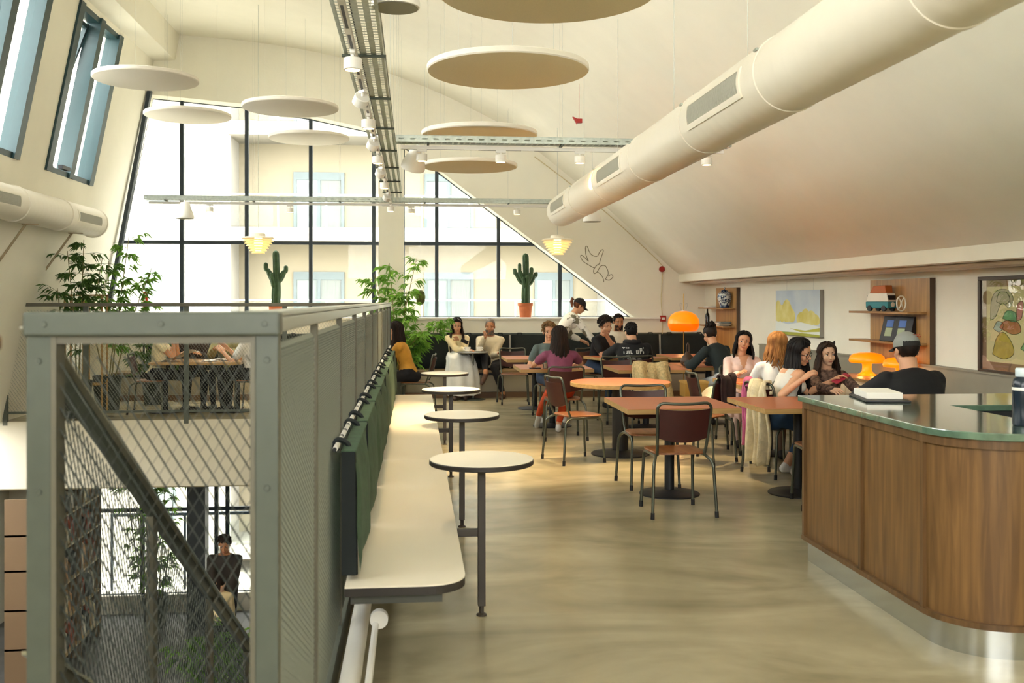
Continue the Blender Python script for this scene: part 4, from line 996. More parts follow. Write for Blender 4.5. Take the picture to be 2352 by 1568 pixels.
# ------------------------------------------------------------------ coats and bags on chairs
def drape(name, label, cat, fn, m, nu=26, nv=18, th=0.016):
    """soft cloth: sheet fn(u,v) given thickness"""
    q = MB(); q.grid(fn, nu, nv)
    o = q.build(name, m, smooth=80, label=label, cat=cat)
    s = o.modifiers.new('thickness', 'SOLIDIFY'); s.thickness = th; s.offset = 0
    return o
M_FUR = mat('beige_fur', '#d6c08c', 0.95, var=0.2, vscale=40, bump=0.8, bscale=120)
def over_back(cx, cy, zt, w, front, back, dirv=1, wob=0.02, seed=1):
    """profile over a chair back at (cx,cy): hangs 'back' on the camera side and 'front' on the other"""
    r_ = random.Random(seed); p = [r_.uniform(0, 6) for _ in range(5)]
    def fn(u, v):
        L = back + front; s = v * L
        if s < back: z = zt - (back - s); y = cy - 0.035
        else: z = zt - (s - back); y = cy + 0.035
        if abs(s - back) < 0.05: z = zt - 0.05 + math.sqrt(max(0, 0.05 ** 2 - (s - back) ** 2)); y = cy - 0.035 + 0.07 * (s - back + 0.05) / 0.1
        fold = wob * math.sin(6 * PI * u + p[0]) * min(1, abs(s - back) / 0.12) + wob * 0.5 * math.sin(11 * u + p[1] + s * 6)
        x = cx + (u - 0.5) * w * (1 + 0.10 * math.sin(s * 7 + p[2])) + 0.012 * math.sin(9 * s + p[3])
        return (x, y + (fold if s < back else -fold), z + 0.012 * math.sin(7 * u + p[4]))
    return fn
drape('fur_jacket', 'beige fur jacket hanging over the chair behind the round table', 'jacket', over_back(2.70, 11.17, 0.868, 0.43, 0.22, 0.42, seed=4, wob=0.035), M_FUR, th=0.03)
def turn(fn, c, a):
    ca, sa = math.cos(a), math.sin(a)
    def g_(u, v):
        x, y, z = fn(u, v); x -= c[0]; y -= c[1]; return (c[0] + x * ca - y * sa, c[1] + x * sa + y * ca, z)
    return g_
drape('cream_coat', 'cream coat with pale lining hanging from the chair of the woman with glasses', 'coat', turn(over_back(3.085, 8.66, 0.862, 0.24, 0.12, 0.74, seed=9, wob=0.03), (3.085, 8.66), -1.25), mat('cream_coat_cloth', '#d9cba6', 0.9, var=0.12, vscale=20, bump=0.4, bscale=60), th=0.025)
drape('pink_coat', 'pink jacket hanging beside the cream coat on the chair of the woman with glasses', 'jacket', turn(over_back(3.09, 8.90, 0.862, 0.16, 0.08, 0.62, seed=12, wob=0.02), (3.09, 8.90), -1.25), mat('pink_coat_cloth', '#b4587e', 0.85, var=0.15, vscale=14), th=0.02)
drape('cream_jacket', 'cream jacket bundled on the seat of the chair beside the pink woman\'s table', 'jacket', lambda u, v: (2.93 + 0.32 * u, 9.90 + 0.34 * v, 0.475 + 0.19 * math.sin(PI * min(1, u * 1.15)) ** 0.7 * math.sin(PI * (0.15 + 0.8 * v)) ** 0.6 + 0.02 * math.sin(13 * u + 8 * v) * math.sin(PI * u)), mat('cream_jacket_cloth', '#e6dcc0', 0.9, bump=0.5, bscale=40), th=0.03)
drape('pale_scarf', 'pale pink scarf falling over the edge of the chair beside the pink woman\'s table', 'scarf', lambda u, v: (3.12 + 0.22 * u, 9.86 - 0.05 * max(0, 0.5 - v) + 0.16 * max(0, v - 0.5) + 0.015 * math.sin(16 * u), (0.70 - 0.10 * u if v > 0.5 else 0.70 - 0.10 * u - 0.26 * (0.5 - v) / 0.5) + 0.01 * math.sin(14 * u + 6 * v)), mat('pale_pink_cloth', '#e3c6c0', 0.9), th=0.014)
drape('dark_coat', 'dark coat over the chair right of the round table', 'coat', turn(over_back(2.98, 9.32, 0.862, 0.30, 0.1, 0.34, seed=21, wob=0.02), (2.98, 9.32), 0.80), mat('dark_brown_cloth', '#2a1614', 0.85), th=0.02)
drape('pink_jacket', 'pale pink jacket hanging on the chair beyond the void', 'jacket', turn(over_back(-2.02, 14.42, 0.88, 0.36, 0.1, 0.74, seed=23, wob=0.03), (-2.02, 14.42), 1.45), mat('salmon_jacket', '#d9a79a', 0.85, var=0.12, vscale=12, bump=0.4, bscale=30), th=0.03)
# the brown bag on the table and the box beneath
t = thing('handbag', 'small brown pear-shaped handbag on the table before the person with the bun', 'bag', (3.46, 12.4, TT))
MB().lathe([(0, 0.001), (0.06, 0.002), (0.088, 0.03), (0.092, 0.07), (0.07, 0.12), (0.035, 0.155), (0.022, 0.18), (0, 0.185)], n=22, sy=0.6).build('bag_body', mat('brown_leather', '#4b3524', 0.5, var=0.2, vscale=20), t)
MB().tube(spline([(-0.015, 0, 0.17), (-0.012, 0, 0.25), (0.005, 0, 0.29), (0.02, 0, 0.25), (0.02, 0, 0.17)], 6), 0.008, 8).build('bag_handle', mat('brown_leather', '#4b3524', 0.5), t)
MB().tube(spline([(0.06, 0, 0.1), (0.14, 0.02, 0.12), (0.2, 0.03, 0.05), (0.28, 0.02, 0.01)], 6), 0.006, 6).build('bag_strap', M_BLACKPL, t)
t = thing('cardboard_box', 'open tan box on a stool under the table of the brown bag', 'box', (3.32, 11.62, 0.0))
MB().box((-0.14, -0.12, 0.44), (0.14, 0.12, 0.60)).build('box_body', mat('tan_card', '#c79a4a', 0.8), t, smooth=0)
MB().box((-0.15, -0.13, 0.60), (0.15, 0.13, 0.625)).build('box_lid', mat('tan_card2', '#d6ac5e', 0.8), t, smooth=0)
for sx in (-1, 1):
    for sy in (-1, 1): MB().tube([(sx * .10, sy * .09, 0.44), (sx * .13, sy * .12, 0)], 0.011, 8).build('stool_leg', M_TUBE, t)

# ------------------------------------------------------------------ wall shelves on the right wall
def wall_shelf(y0, y1, z0, z1, planks, label, deep=0.26, ext=0.0):
    t = thing('wall_shelf', label, 'shelf', (5.0, y0, 0), 0, 'wooden wall shelves')
    w = y1 - y0
    MB().box((-0.055, 0, z0), (-0.001, w, z1)).build('back_panel', M_SHELF, t, smooth=0)
    MB().box((-0.057, -0.006, z0), (-0.001, 0.0, z1)).build('dark_edge', M_SHELFEDGE, t, smooth=0)
    for z in planks:
        MB().box((-0.055 - deep, 0.05, z - 0.022), (-0.0555, w + ext, z + 0.0)).build('plank', wood_mat('plank_wood', '#a87d48', '#86602f', 0.4, 'Y', 0.6), t, smooth=0, bevel=0.002)
    return t
wall_shelf(14.95, 16.0, 0.75, 1.785, (1.465, 1.18), 'narrow wooden wall shelf in the corner behind the orange dome lamp', 0.2, 0.35)
wall_shelf(9.16, 10.42, 0.75, 1.80, (1.468, 1.165), 'wooden wall shelf with the toy van on the right wall', 0.2, 0.1)
# blue and white lidded jar
t = thing('ceramic_jar', 'blue and white lidded ceramic jar on the corner shelf', 'jar', (4.85, 15.25, 1.4655))
m_jar = mat('blue_white_glaze', '#e6ebe8', 0.15, coat=0.4)
nt = m_jar.node_tree; n = nt.nodes; tc = n.new('ShaderNodeTexCoord'); vo = n.new('ShaderNodeTexNoise'); vo.inputs['Scale'].default_value = 16; vo.inputs['Distortion'].default_value = 2.5
rp2 = n.new('ShaderNodeValToRGB'); rp2.color_ramp.interpolation = 'CONSTANT'; rp2.color_ramp.elements[0].color = (*lin('#d9e0dd'), 1); rp2.color_ramp.elements[1].position = 0.50; rp2.color_ramp.elements[1].color = (*lin('#1c3050'), 1)
nt.links.new(tc.outputs['Object'], vo.inputs['Vector']); nt.links.new(vo.outputs['Fac'], rp2.inputs[0]); nt.links.new(rp2.outputs[0], n['Principled BSDF'].inputs['Base Color'])
MB().lathe([(0, 0), (0.072, 0.0), (0.075, 0.03), (0.078, 0.05), (0.104, 0.12), (0.112, 0.17), (0.106, 0.21), (0.078, 0.245), (0.05, 0.255)], n=36).build('body', m_jar, t)
MB().lathe([(0.056, 0.255), (0.058, 0.265), (0.04, 0.28), (0.012, 0.287), (0.010, 0.30), (0.016, 0.312), (0.008, 0.325), (0, 0.328)], n=28).build('lid', m_jar, t)
MB().lathe([(0.073, 0.001), (0.0765, 0.004), (0.0775, 0.03), (0.076, 0.042)], n=36).build('foot_band', mat('jar_blue', '#1c3050', 0.2), t)
bkc = ['#d8d2c0', '#b9b19a', '#e5dfd0', '#8a8f86']
for k in range(4):
    MB().box((-0.09, -0.16, 0), (0.09, 0.16, 0.016)).build('book', mat('book_%d' % k, bkc[k], 0.7), loc=(4.84 + 0.006 * k, 15.42 - 0.07 * (k % 2), 1.1805 + k * 0.0165), smooth=0, label='flat lying book in the pile on the lower corner shelf, %s' % ('bottom', 'second from below', 'third from below', 'topmost')[k], cat='book', group='books on the corner shelf')
MB().box((-0.07, -0.12, 0), (0.07, 0.12, 0.02)).build('book', mat('book_white', '#dfe3df', 0.6), loc=(4.83, 15.95, 1.4655), smooth=0, label='pale book lying left of the blue and white jar', cat='book')
t = thing('wine_bottle', 'dark bottle standing above the head of the person with the bun', 'bottle', (4.83, 16.1, 1.1805))
MB().lathe([(0, 0), (0.036, 0), (0.037, 0.14), (0.032, 0.17), (0.014, 0.20), (0.013, 0.26), (0, 0.26)], n=20).build('body', mat('bottle_dark', '#141a14', 0.2), t)
# toy van
t = thing('toy_van', 'turquoise and white toy camper van with open orange roof on the wall shelf', 'toy', (4.84, 9.95, 1.4685), PI / 2 + 0.35)
M_TURQ = mat('turquoise_toy', '#2f7f86', 0.35); M_TOYW = mat('toy_white', '#e8e4d4', 0.4); M_TOYO = mat('toy_orange', '#b8622a', 0.5)
MB().prism([(-0.15, 0.03), (0.15, 0.03), (0.155, 0.10), (-0.155, 0.10)], 'y', -0.065, 0.065).build('lower_body', M_TURQ, t, smooth=0, bevel=0.008)
MB().prism([(-0.15, 0.10), (0.15, 0.10), (0.125, 0.19), (-0.13, 0.19)], 'y', -0.06, 0.06).build('upper_body', M_TOYW, t, smooth=0, bevel=0.008)
for sx in (-0.09, -0.02, 0.05): MB().box((sx - 0.025, -0.0625, 0.115), (sx + 0.025, -0.058, 0.165)).build('side_window', M_BLACKPL, t, smooth=0)
MB().box((0.128, -0.05, 0.115), (0.142, 0.05, 0.165)).box((-0.146, -0.05, 0.115), (-0.132, 0.05, 0.165)).build('windscreen', M_BLACKPL, t, smooth=0)
MB().prism([(-0.11, 0.19), (0.11, 0.19), (0.06, 0.265), (-0.10, 0.27)], 'y', -0.05, 0.05).build('pop_up_roof', M_TOYO, t, smooth=0, bevel=0.005)
for sx in (-0.095, 0.095):
    for sy in (-0.06, 0.06): MB().cyl((sx, sy - 0.012, 0.03), (sx, sy + 0.012, 0.03), 0.03, 16).build('wheel', M_BLACKPL, t)
MB().cyl((-0.158, 0, 0.07), (-0.152, 0, 0.07), 0.026, 18).build('badge', M_TOYW, t)
# round ring ornament
t = thing('ring_ornament', 'white openwork ring ornament beside the toy van', 'ornament', (4.84, 9.52, 1.4685), 0.5)
MB().tube([(0.075 * math.cos(a), 0, 0.082 + 0.075 * math.sin(a)) for a in [2 * PI * i / 28 for i in range(28)]], 0.0075, 8, closed=True).build('ring', M_TOYW, t)
MB().tube(spline([(-0.045, 0, 0.142), (-0.008, 0, 0.10), (-0.012, 0, 0.06), (-0.045, 0, 0.022)], 5), 0.006, 6).build('curl', M_TOYW, t)
MB().tube(spline([(0.045, 0, 0.142), (0.008, 0, 0.10), (0.012, 0, 0.06), (0.045, 0, 0.022)], 5), 0.006, 6).build('curl', M_TOYW, t)
# two dark display boxes
M_SCRB = mat('screen_blue', '#3f68b0', 0.4); M_SCRG = mat('screen_green', '#9ba783', 0.5)
for k, y in enumerate((9.78, 9.52)):
    t = thing('display_box', ('left', 'right')[k] + ' one of two black leaning boxes with blue panels on the lower shelf', 'display', (4.86, y, 1.1655), -PI / 2 + 0.35, 'black display boxes on the shelf')
    MB().prism([(-0.045, 0), (0.055, 0), (0.075, 0.25), (0.035, 0.255)], 'x', -0.11, 0.11)
    q = MB(); q.prism([(-0.045, 0.001), (0.055, 0.001), (0.085, 0.25), (0.03, 0.255)], 'x', -0.115, 0.115); q.build('case', M_BLACKPL, t, smooth=0, bevel=0.005)
    def face(z, e=0.0015): return -0.045 + (z / 0.255) * 0.075 - e
    for z0, z1, m_ in ((0.145, 0.215, M_SCRB), (0.05, 0.135, M_SCRG)):
        q = MB(); q.prism([(face(z0), z0), (face(z0, -0.004), z0), (face(z1, -0.004), z1), (face(z1), z1)], 'x', -0.06, 0.03); q.build('panel', m_, t, smooth=0)
# ------------------------------------------------------------------ pictures
t = thing('painting', 'unframed landscape canvas with yellow trees on the right wall', 'picture', (4.999, 11.78, 0))
MB().box((-0.05, 0, 1.125), (0.0, 1.5, 1.715)).build('canvas', mat('canvas_edge', '#8d8a82', 0.8), t, smooth=0)
def flat(poly, off, m_, nm, th=0.0006): MB().prism([(1.5 - p[0] * 1.5, 1.125 + p[1] * 0.59) for p in poly], 'x', -0.0505 - off - th, -0.0503 - off).build(nm, m_, t, smooth=0)
flat([(0, 0), (1, 0), (1, 1), (0, 1)], 0, mat('sky_paint', '#cfd8dc', 0.8, col2='#b9c6d4', vscale=2.5), 'sky_patch')
tree_c = mat('tree_paint', '#cdbf62', 0.8, col2='#ddd48e', vscale=6)
for i, (c_, w_, h0, h1) in enumerate(((0.06, 0.10, 0.28, 0.78), (0.16, 0.08, 0.28, 0.68), (0.27, 0.13, 0.28, 0.80), (0.38, 0.09, 0.28, 0.60), (0.60, 0.10, 0.25, 0.52), (0.70, 0.11, 0.25, 0.60), (0.82, 0.12, 0.25, 0.56), (0.92, 0.08, 0.25, 0.48))):
    pts = [(c_ + w_ * math.cos(a) * (1 - 0.25 * math.sin(a)), h0 + (h1 - h0) * (0.5 + 0.5 * math.sin(a))) for a in [2 * PI * k / 14 for k in range(14)]]
    flat([(min(max(x, 0.002), 0.998), z) for x, z in pts], 0.0008 + 0.0002 * i, tree_c, 'tree_patch')
flat([(0, 0.30), (0.3, 0.24), (0.6, 0.30), (1, 0.22), (1, 0.05), (0, 0.08)], 0.003, mat('snow_paint', '#e3e8e2', 0.8), 'snow_patch')
flat([(0.35, 0.15), (0.7, 0.12), (1, 0.2), (1, 0.12), (0.6, 0.08)], 0.0045, mat('grass_paint', '#b9b64a', 0.8), 'grass_patch')
flat([(0, 0), (1, 0), (1, 0.05), (0.5, 0.07), (0, 0.06)], 0.005, mat('grass_paint2', '#a6a944', 0.8), 'grass_patch')
for y in (0.3, 1.2): MB().tube([(-0.01, y, 1.71), (-0.01, y, 1.90)], 0.001, 5).build('hanging_wire', M_WIRE, t)
t = thing('framed_picture', 'abstract drawing of coloured shapes in a dark wooden frame behind glass', 'picture', (4.999, 7.35, 0))
F0, F1, Z0, Z1 = 0.0, 1.02, 0.945, 1.79; fw = 0.035
fr = mat('dark_frame_wood', '#3a2a1e', 0.45)
for bx_ in (((-0.04, F0, Z0), (0, F1, Z0 + fw)), ((-0.04, F0, Z1 - fw), (0, F1, Z1)), ((-0.04, F0, Z0 + fw), (0, F0 + fw, Z1 - fw)), ((-0.04, F1 - fw, Z0 + fw), (0, F1, Z1 - fw))):
    MB().box(*bx_).build('frame_bar', fr, t, smooth=0, bevel=0.004)
MB().box((-0.012, F0 + fw, Z0 + fw), (-0.004, F1 - fw, Z1 - fw)).build('mount', mat('brown_mount', '#8f6f52', 0.8), t, smooth=0)
PA0, PA1, PZ0, PZ1 = 0.17, 0.92, 1.05, 1.70
MB().box((-0.0135, PA0, PZ0), (-0.0125, PA1, PZ1)).build('drawing_sheet', mat('drawing_paper', '#ded29c', 0.85), t, smooth=0)
def blob(pts, col, nm, off):
    P = [(PA1 - p[0] * (PA1 - PA0), PZ0 + p[1] * (PZ1 - PZ0)) for p in pts]
    sp_ = spline([(x, y, 0) for x, y in P + [P[0]]], 6)[:-1]; poly = [(p.x, p.y) for p in sp_]
    if col: MB().prism(poly, 'x', -0.0141 - off, -0.0138 - off + 0.0002).build(nm, mat('ink_' + col, col, 0.85, var=0.1, vscale=30), t, smooth=0)
    MB().tube([(-0.0147 - off, x, y) for x, y in poly], 0.0022, 5, closed=True).build('ink_line', mat('ink_dark', '#3b3a2c', 0.8), t)
blob([(0.12, 0.10), (0.34, 0.05), (0.52, 0.12), (0.50, 0.26), (0.34, 0.40), (0.20, 0.32)], '#bfa646', 'yellow_shape', 0.0)
blob([(0.26, 0.46), (0.50, 0.38), (0.66, 0.42), (0.60, 0.54), (0.36, 0.55)], '#b5704c', 'orange_shape', 0.0006)
blob([(0.14, 0.44), (0.26, 0.40), (0.34, 0.50), (0.22, 0.54)], '#a9c2b4', 'pale_green_shape', 0.0004)
blob([(0.32, 0.58), (0.58, 0.54), (0.56, 0.66), (0.40, 0.68)], '#6aa070', 'green_shape', 0.0009)
blob([(0.58, 0.55), (0.68, 0.60), (0.70, 0.80), (0.60, 0.76)], '#c47f7a', 'pink_shape', 0.0012)
blob([(0.66, 0.20), (0.78, 0.18), (0.92, 0.34), (0.80, 0.36)], '#7eaa72', 'leaf_shape', 0.0004)
blob([(0.08, 0.55), (0.18, 0.60), (0.30, 0.78), (0.44, 0.72), (0.52, 0.84), (0.42, 0.95), (0.22, 0.95), (0.10, 0.82)], '#b9b193', 'grey_shape', 0.0002)
blob([(0.20, 0.80), (0.34, 0.76), (0.46, 0.82), (0.40, 0.92), (0.26, 0.92)], None, 'face', 0.0016)
MB().box((-0.03, F0 + fw, Z0 + fw), (-0.027, F1 - fw, Z1 - fw)).build('glass_pane', glass_mat('picture_glass', (1, 1, 1), 0.07), t, smooth=0)

# ------------------------------------------------------------------ orange lamps
M_ORDOME = mat('orange_lamp_shade', '#ff8a00', 0.3, emit='#ff8208', estr=0.36)
M_ORDOME2 = mat('orange_lamp_shade_low', '#ff6a00', 0.3, emit='#ff5a00', estr=0.42)
def plight(parent, loc, e, col, r=0.06):
    l = bpy.data.lights.new('lamp_bulb', 'POINT'); l.energy = e; l.color = col; l.shadow_soft_size = r
    o = bpy.data.objects.new('lamp_bulb', l); COL.objects.link(o); o.parent = parent; o.location = loc
t = thing('floor_lamp', 'orange dome floor lamp glowing in the far right corner', 'lamp', (4.33, 15.75, 0))
MB().lathe([(0, 0), (0.15, 0), (0.15, 0.012), (0.02, 0.025), (0.01, 0.05)], n=30).build('base', M_STAINLESS, t)
MB().tube([(0, 0, 0.04), (0, 0, 1.69)], 0.007, 8).build('pole', mat('brass_pole', '#b38b45', 0.3, metal=0.8), t)
MB().lathe([(0.196, 1.085), (0.225, 1.115), (0.250, 1.175), (0.252, 1.21), (0.247, 1.215), (0.242, 1.18), (0.217, 1.12), (0.19, 1.092)], n=48).build('shade_rim', M_ORDOME2, t)
MB().lathe([(0.252, 1.21), (0.243, 1.275), (0.20, 1.345), (0.13, 1.39), (0.05, 1.408), (0.045, 1.402), (0.125, 1.383), (0.195, 1.338), (0.238, 1.272), (0.247, 1.215)], n=48).build('lamp_shade', M_ORDOME, t, smooth=60)
MB().lathe([(0, 1.425), (0.03, 1.424), (0.042, 1.408), (0.0, 1.405)][::-1], n=20).build('shade_cap', M_WHITE, t)
for s in (-1, 1): MB().tube(spline([(s * 0.035, 0, 1.42), (s * 0.062, 0, 1.50), (s * 0.052, 0, 1.54), (s * 0.03, 0, 1.52)], 5), 0.003, 6).build('cord_loop', M_WIRE, t)
plight(t, (0, 0, 1.14), 15, (1.0, 0.58, 0.22), 0.09)
def mushroom(x, y, z, s, label, e):
    t = thing('table_lamp', label, 'lamp', (x, y, z), 0, 'orange mushroom lamps'); t.scale = (s, s, s)
    MB().lathe([(0, 0), (0.10, 0), (0.102, 0.006), (0.075, 0.02), (0.052, 0.045), (0.047, 0.09), (0.052, 0.125), (0.06, 0.14), (0.055, 0.142), (0.042, 0.12), (0.04, 0.05), (0, 0.03)], n=36).build('stem', mat('orange_lamp_stem', '#ff9a00', 0.3, emit='#ff8a10', estr=0.40), t, smooth=60)
    MB().lathe([(0.165, 0.135), (0.178, 0.14), (0.185, 0.16), (0.175, 0.20), (0.14, 0.228), (0.08, 0.24), (0, 0.242), (0, 0.236), (0.08, 0.234), (0.136, 0.222), (0.168, 0.197), (0.178, 0.16), (0.172, 0.145)], n=48).build('lamp_shade', M_ORDOME, t, smooth=60)
    MB().ell((0, 0, 0.165), (0.03, 0.03, 0.03), 12, 8).build('bulb', mat('bulb_glow', '#fff2c0', 0.4, emit='#ffdf8a', estr=4), t)
    plight(t, (0, 0, 0.12), e, (1.0, 0.5, 0.15), 0.1)
mushroom(4.70, 9.98, 0.80, 0.98, 'orange mushroom table lamp glowing left of the man with the cap', 4)
mushroom(4.78, 9.42, 0.80, 0.90, 'added orange mushroom lamp in place of a reflection, mostly hidden behind the man with the cap', 2.5)  # added lamp, stands in for the orange reflection in the glossy shelf panel
t = thing('side_cabinet', 'low cream cabinet with wooden top under the mushroom lamps', 'cabinet', (4.68, 9.75, 0))
MB().box((-0.24, -0.62, 0.02), (0.24, 0.55, 0.77)).build('body', mat('cabinet_cream', '#d8bf9a', 0.6), t, smooth=0)
MB().box((-0.255, -0.635, 0.772), (0.245, 0.565, 0.799)).build('cabinet_top', wood_mat('cabinet_oak', '#b08a55', '#8f6d3d', 0.4, 'Y'), t, smooth=0, bevel=0.002)
for yy_ in (-0.61, -0.225, 0.16): MB().box((-0.252, yy_, 0.05), (-0.241, yy_ + 0.37, 0.75)).build('door', mat('cabinet_cream2', '#dcc5a2', 0.55), t, smooth=0, bevel=0.002)
drape('red_cloth', 'crumpled red scarf on the table left of the man with the cap', 'scarf', lambda u, v: (4.10 + 0.34 * u, 8.06 + 0.22 * v, 0.755 + 0.10 * math.sin(PI * u) * math.sin(PI * v) + 0.02 * math.sin(12 * u + 9 * v)), mat('red_cloth', '#9a1f2a', 0.85), th=0.012)

# ------------------------------------------------------------------ alarms, conduit and the wall drawing
t = thing('alarm_sounder', 'round red alarm sounder on the far wall', 'alarm', (4.235, YB, 2.12))
MB().tube([(0, -0.001, 0), (0, -0.03, 0), (0, -0.06, 0)], [0.05, 0.052, 0.03], 22).build('housing', M_RED, t)
t = thing('call_point', 'square red fire alarm call point beside the orange dome lamp', 'alarm', (4.25, YB, 1.27))
MB().box((-0.05, -0.05, -0.05), (0.05, -0.001, 0.05)).build('housing', M_RED, t, smooth=0, bevel=0.004)
MB().box((-0.027, -0.053, -0.02), (0.027, -0.0502, 0.02)).build('press_plate', M_WHITE, t, smooth=0)
t = thing('conduit', 'thin cream cable conduit following the slope down the far wall', 'conduit', (0, 16.785, 0))
cpts = [(2.03, 0, 4.02), (2.6, 0, 3.6), (3.3, 0, 3.05), (4.0, 0, 2.42), (4.2, 0, 2.22), (4.245, 0, 2.12), (4.22, 0, 1.6), (4.245, 0, 1.2), (4.22, 0, 0.75)]
MB().tube(spline(cpts, 6), 0.008, 6).build('pipe', mat('conduit_cream', '#cfc096', 0.6), t)
M_INK = mat('graffiti_ink', '#7c7350', 0.7)
t = thing('wall_drawing', 'thin line doodle drawn on the far wall right of the slanted window', 'drawing', (0, 16.797, 0))
def wl_(pts, r=0.0055):
    P = [(2.83 + (u - 1335) / 75.0 * 0.565, 0, 2.51 - (v - 565) / 80.0 * 0.594) for u, v in pts]
    MB().tube(spline(P, 5), r, 5).build('ink_line', M_INK, t)
wl_([(1352, 600), (1346, 584), (1345, 568), (1349, 566), (1354, 578), (1361, 586), (1372, 588), (1378, 578), (1384, 573), (1386, 577), (1380, 594), (1377, 606)])
wl_([(1352, 600), (1344, 592), (1336, 586), (1334, 590), (1340, 600), (1352, 608), (1366, 616)])
wl_([(1377, 606), (1370, 610), (1364, 620), (1365, 628), (1372, 624), (1380, 611), (1390, 610), (1396, 620), (1397, 630), (1391, 641)])
wl_([(1372, 624), (1380, 630), (1386, 640), (1387, 648)]); wl_([(1397, 634), (1405, 630), (1408, 636), (1400, 643), (1391, 641)])

# ------------------------------------------------------------------ plants
def ribbed(q, path, R, ribs=7, n=28):
    P = [Vector(p) for p in path]; rings = []
    prev = None
    for i, p in enumerate(P):
        tdir = (P[min(i + 1, len(P) - 1)] - P[max(i - 1, 0)]).normalized()
        u = (Vector((1, 0, 0)) - tdir * tdir.x); u = u.normalized() if u.length > 0.1 else Vector((0, 1, 0)); w = tdir.cross(u)
        f = i / (len(P) - 1)
        r = R * (0.72 + 0.28 * math.sin(PI * min(1, f * 1.4 + 0.2))) * (1 if f < 0.88 else max(0.12, math.sqrt(max(0, 1 - ((f - 0.88) / 0.12) ** 2))))
        rings.append([p + (u * math.cos(a) + w * math.sin(a)) * r * (0.80 + 0.26 * abs(math.cos(ribs * a / 2))) for a in [2 * PI * k / n for k in range(n)]])
    q.loft(rings)
M_CACT = mat('cactus_green', '#3c5a34', 0.6, col2='#274425', vscale=14)
def cactus(x, y, z, label, main, arms, potr=0.125):
    t = thing('potted_cactus', label, 'cactus', (x, y, z), 0, 'cacti on the window sill')
    MB().lathe([(0, 0.0), (potr * 0.78, 0.0), (potr * 0.92, 0.19), (potr * 0.93, 0.19), (potr * 1.05, 0.195), (potr * 1.06, 0.245), (potr * 0.95, 0.245), (potr * 0.9, 0.22), (0, 0.22)], n=32).build('pot', M_TERRAPOT, t)
    MB().lathe([(potr * 0.9, 0.221), (0, 0.23)], n=20).build('soil', M_SOIL, t)
    q = MB(); ribbed(q, spline([(0, 0, 0.2), (0.01, 0, 0.2 + main * 0.5), (0, 0, 0.2 + main)], 12), 0.075); q.build('trunk', M_CACT, t, smooth=50)
    for (dx, dy, z0, z1, out_, r) in arms:
        L = math.hypot(dx, dy); q = MB()
        ribbed(q, spline([(0.02 * dx / L, 0.02 * dy / L, z0), (dx * 0.55, dy * 0.55, z0 + 0.05), (dx, dy, z0 + 0.16), (dx * out_, dy * out_, (z0 + z1) / 2 + 0.05), (dx * out_, dy * out_, z1)], 6), r, 6, 24)
        q.build('arm', M_CACT, t, smooth=50)
cactus(-2.32, 17.03, 1.293, 'green cactus with three arms on the sill before the left window', 0.93, [(-0.12, 0, 0.62, 0.93, 1.35, 0.048), (0.13, 0.02, 0.6, 0.88, 1.25, 0.05), (-0.05, -0.06, 0.5, 0.76, 1.1, 0.045)])
cactus(1.90, 17.03, 1.293, 'green cactus with many arms in a terracotta pot on the right window sill', 0.90, [(-0.15, 0, 0.58, 0.84, 1.2, 0.045), (-0.10, -0.05, 0.62, 0.93, 1.05, 0.042), (0.15, 0, 0.55, 0.78, 1.2, 0.043), (0.09, -0.05, 0.58, 0.86, 1.1, 0.046), (0.03, -0.09, 0.52, 0.72, 1.0, 0.04), (-0.04, -0.09, 0.5, 0.68, 1.1, 0.04)])
M_LEAFA = leaf_mat('bamboo_leaf', '#78a83e', '#4a7428'); M_LEAFB = leaf_mat('dark_leaf', '#56783a', '#34521f')
M_CANE = mat('bamboo_cane', '#7c7440', 0.5, var=0.15, vscale=8)
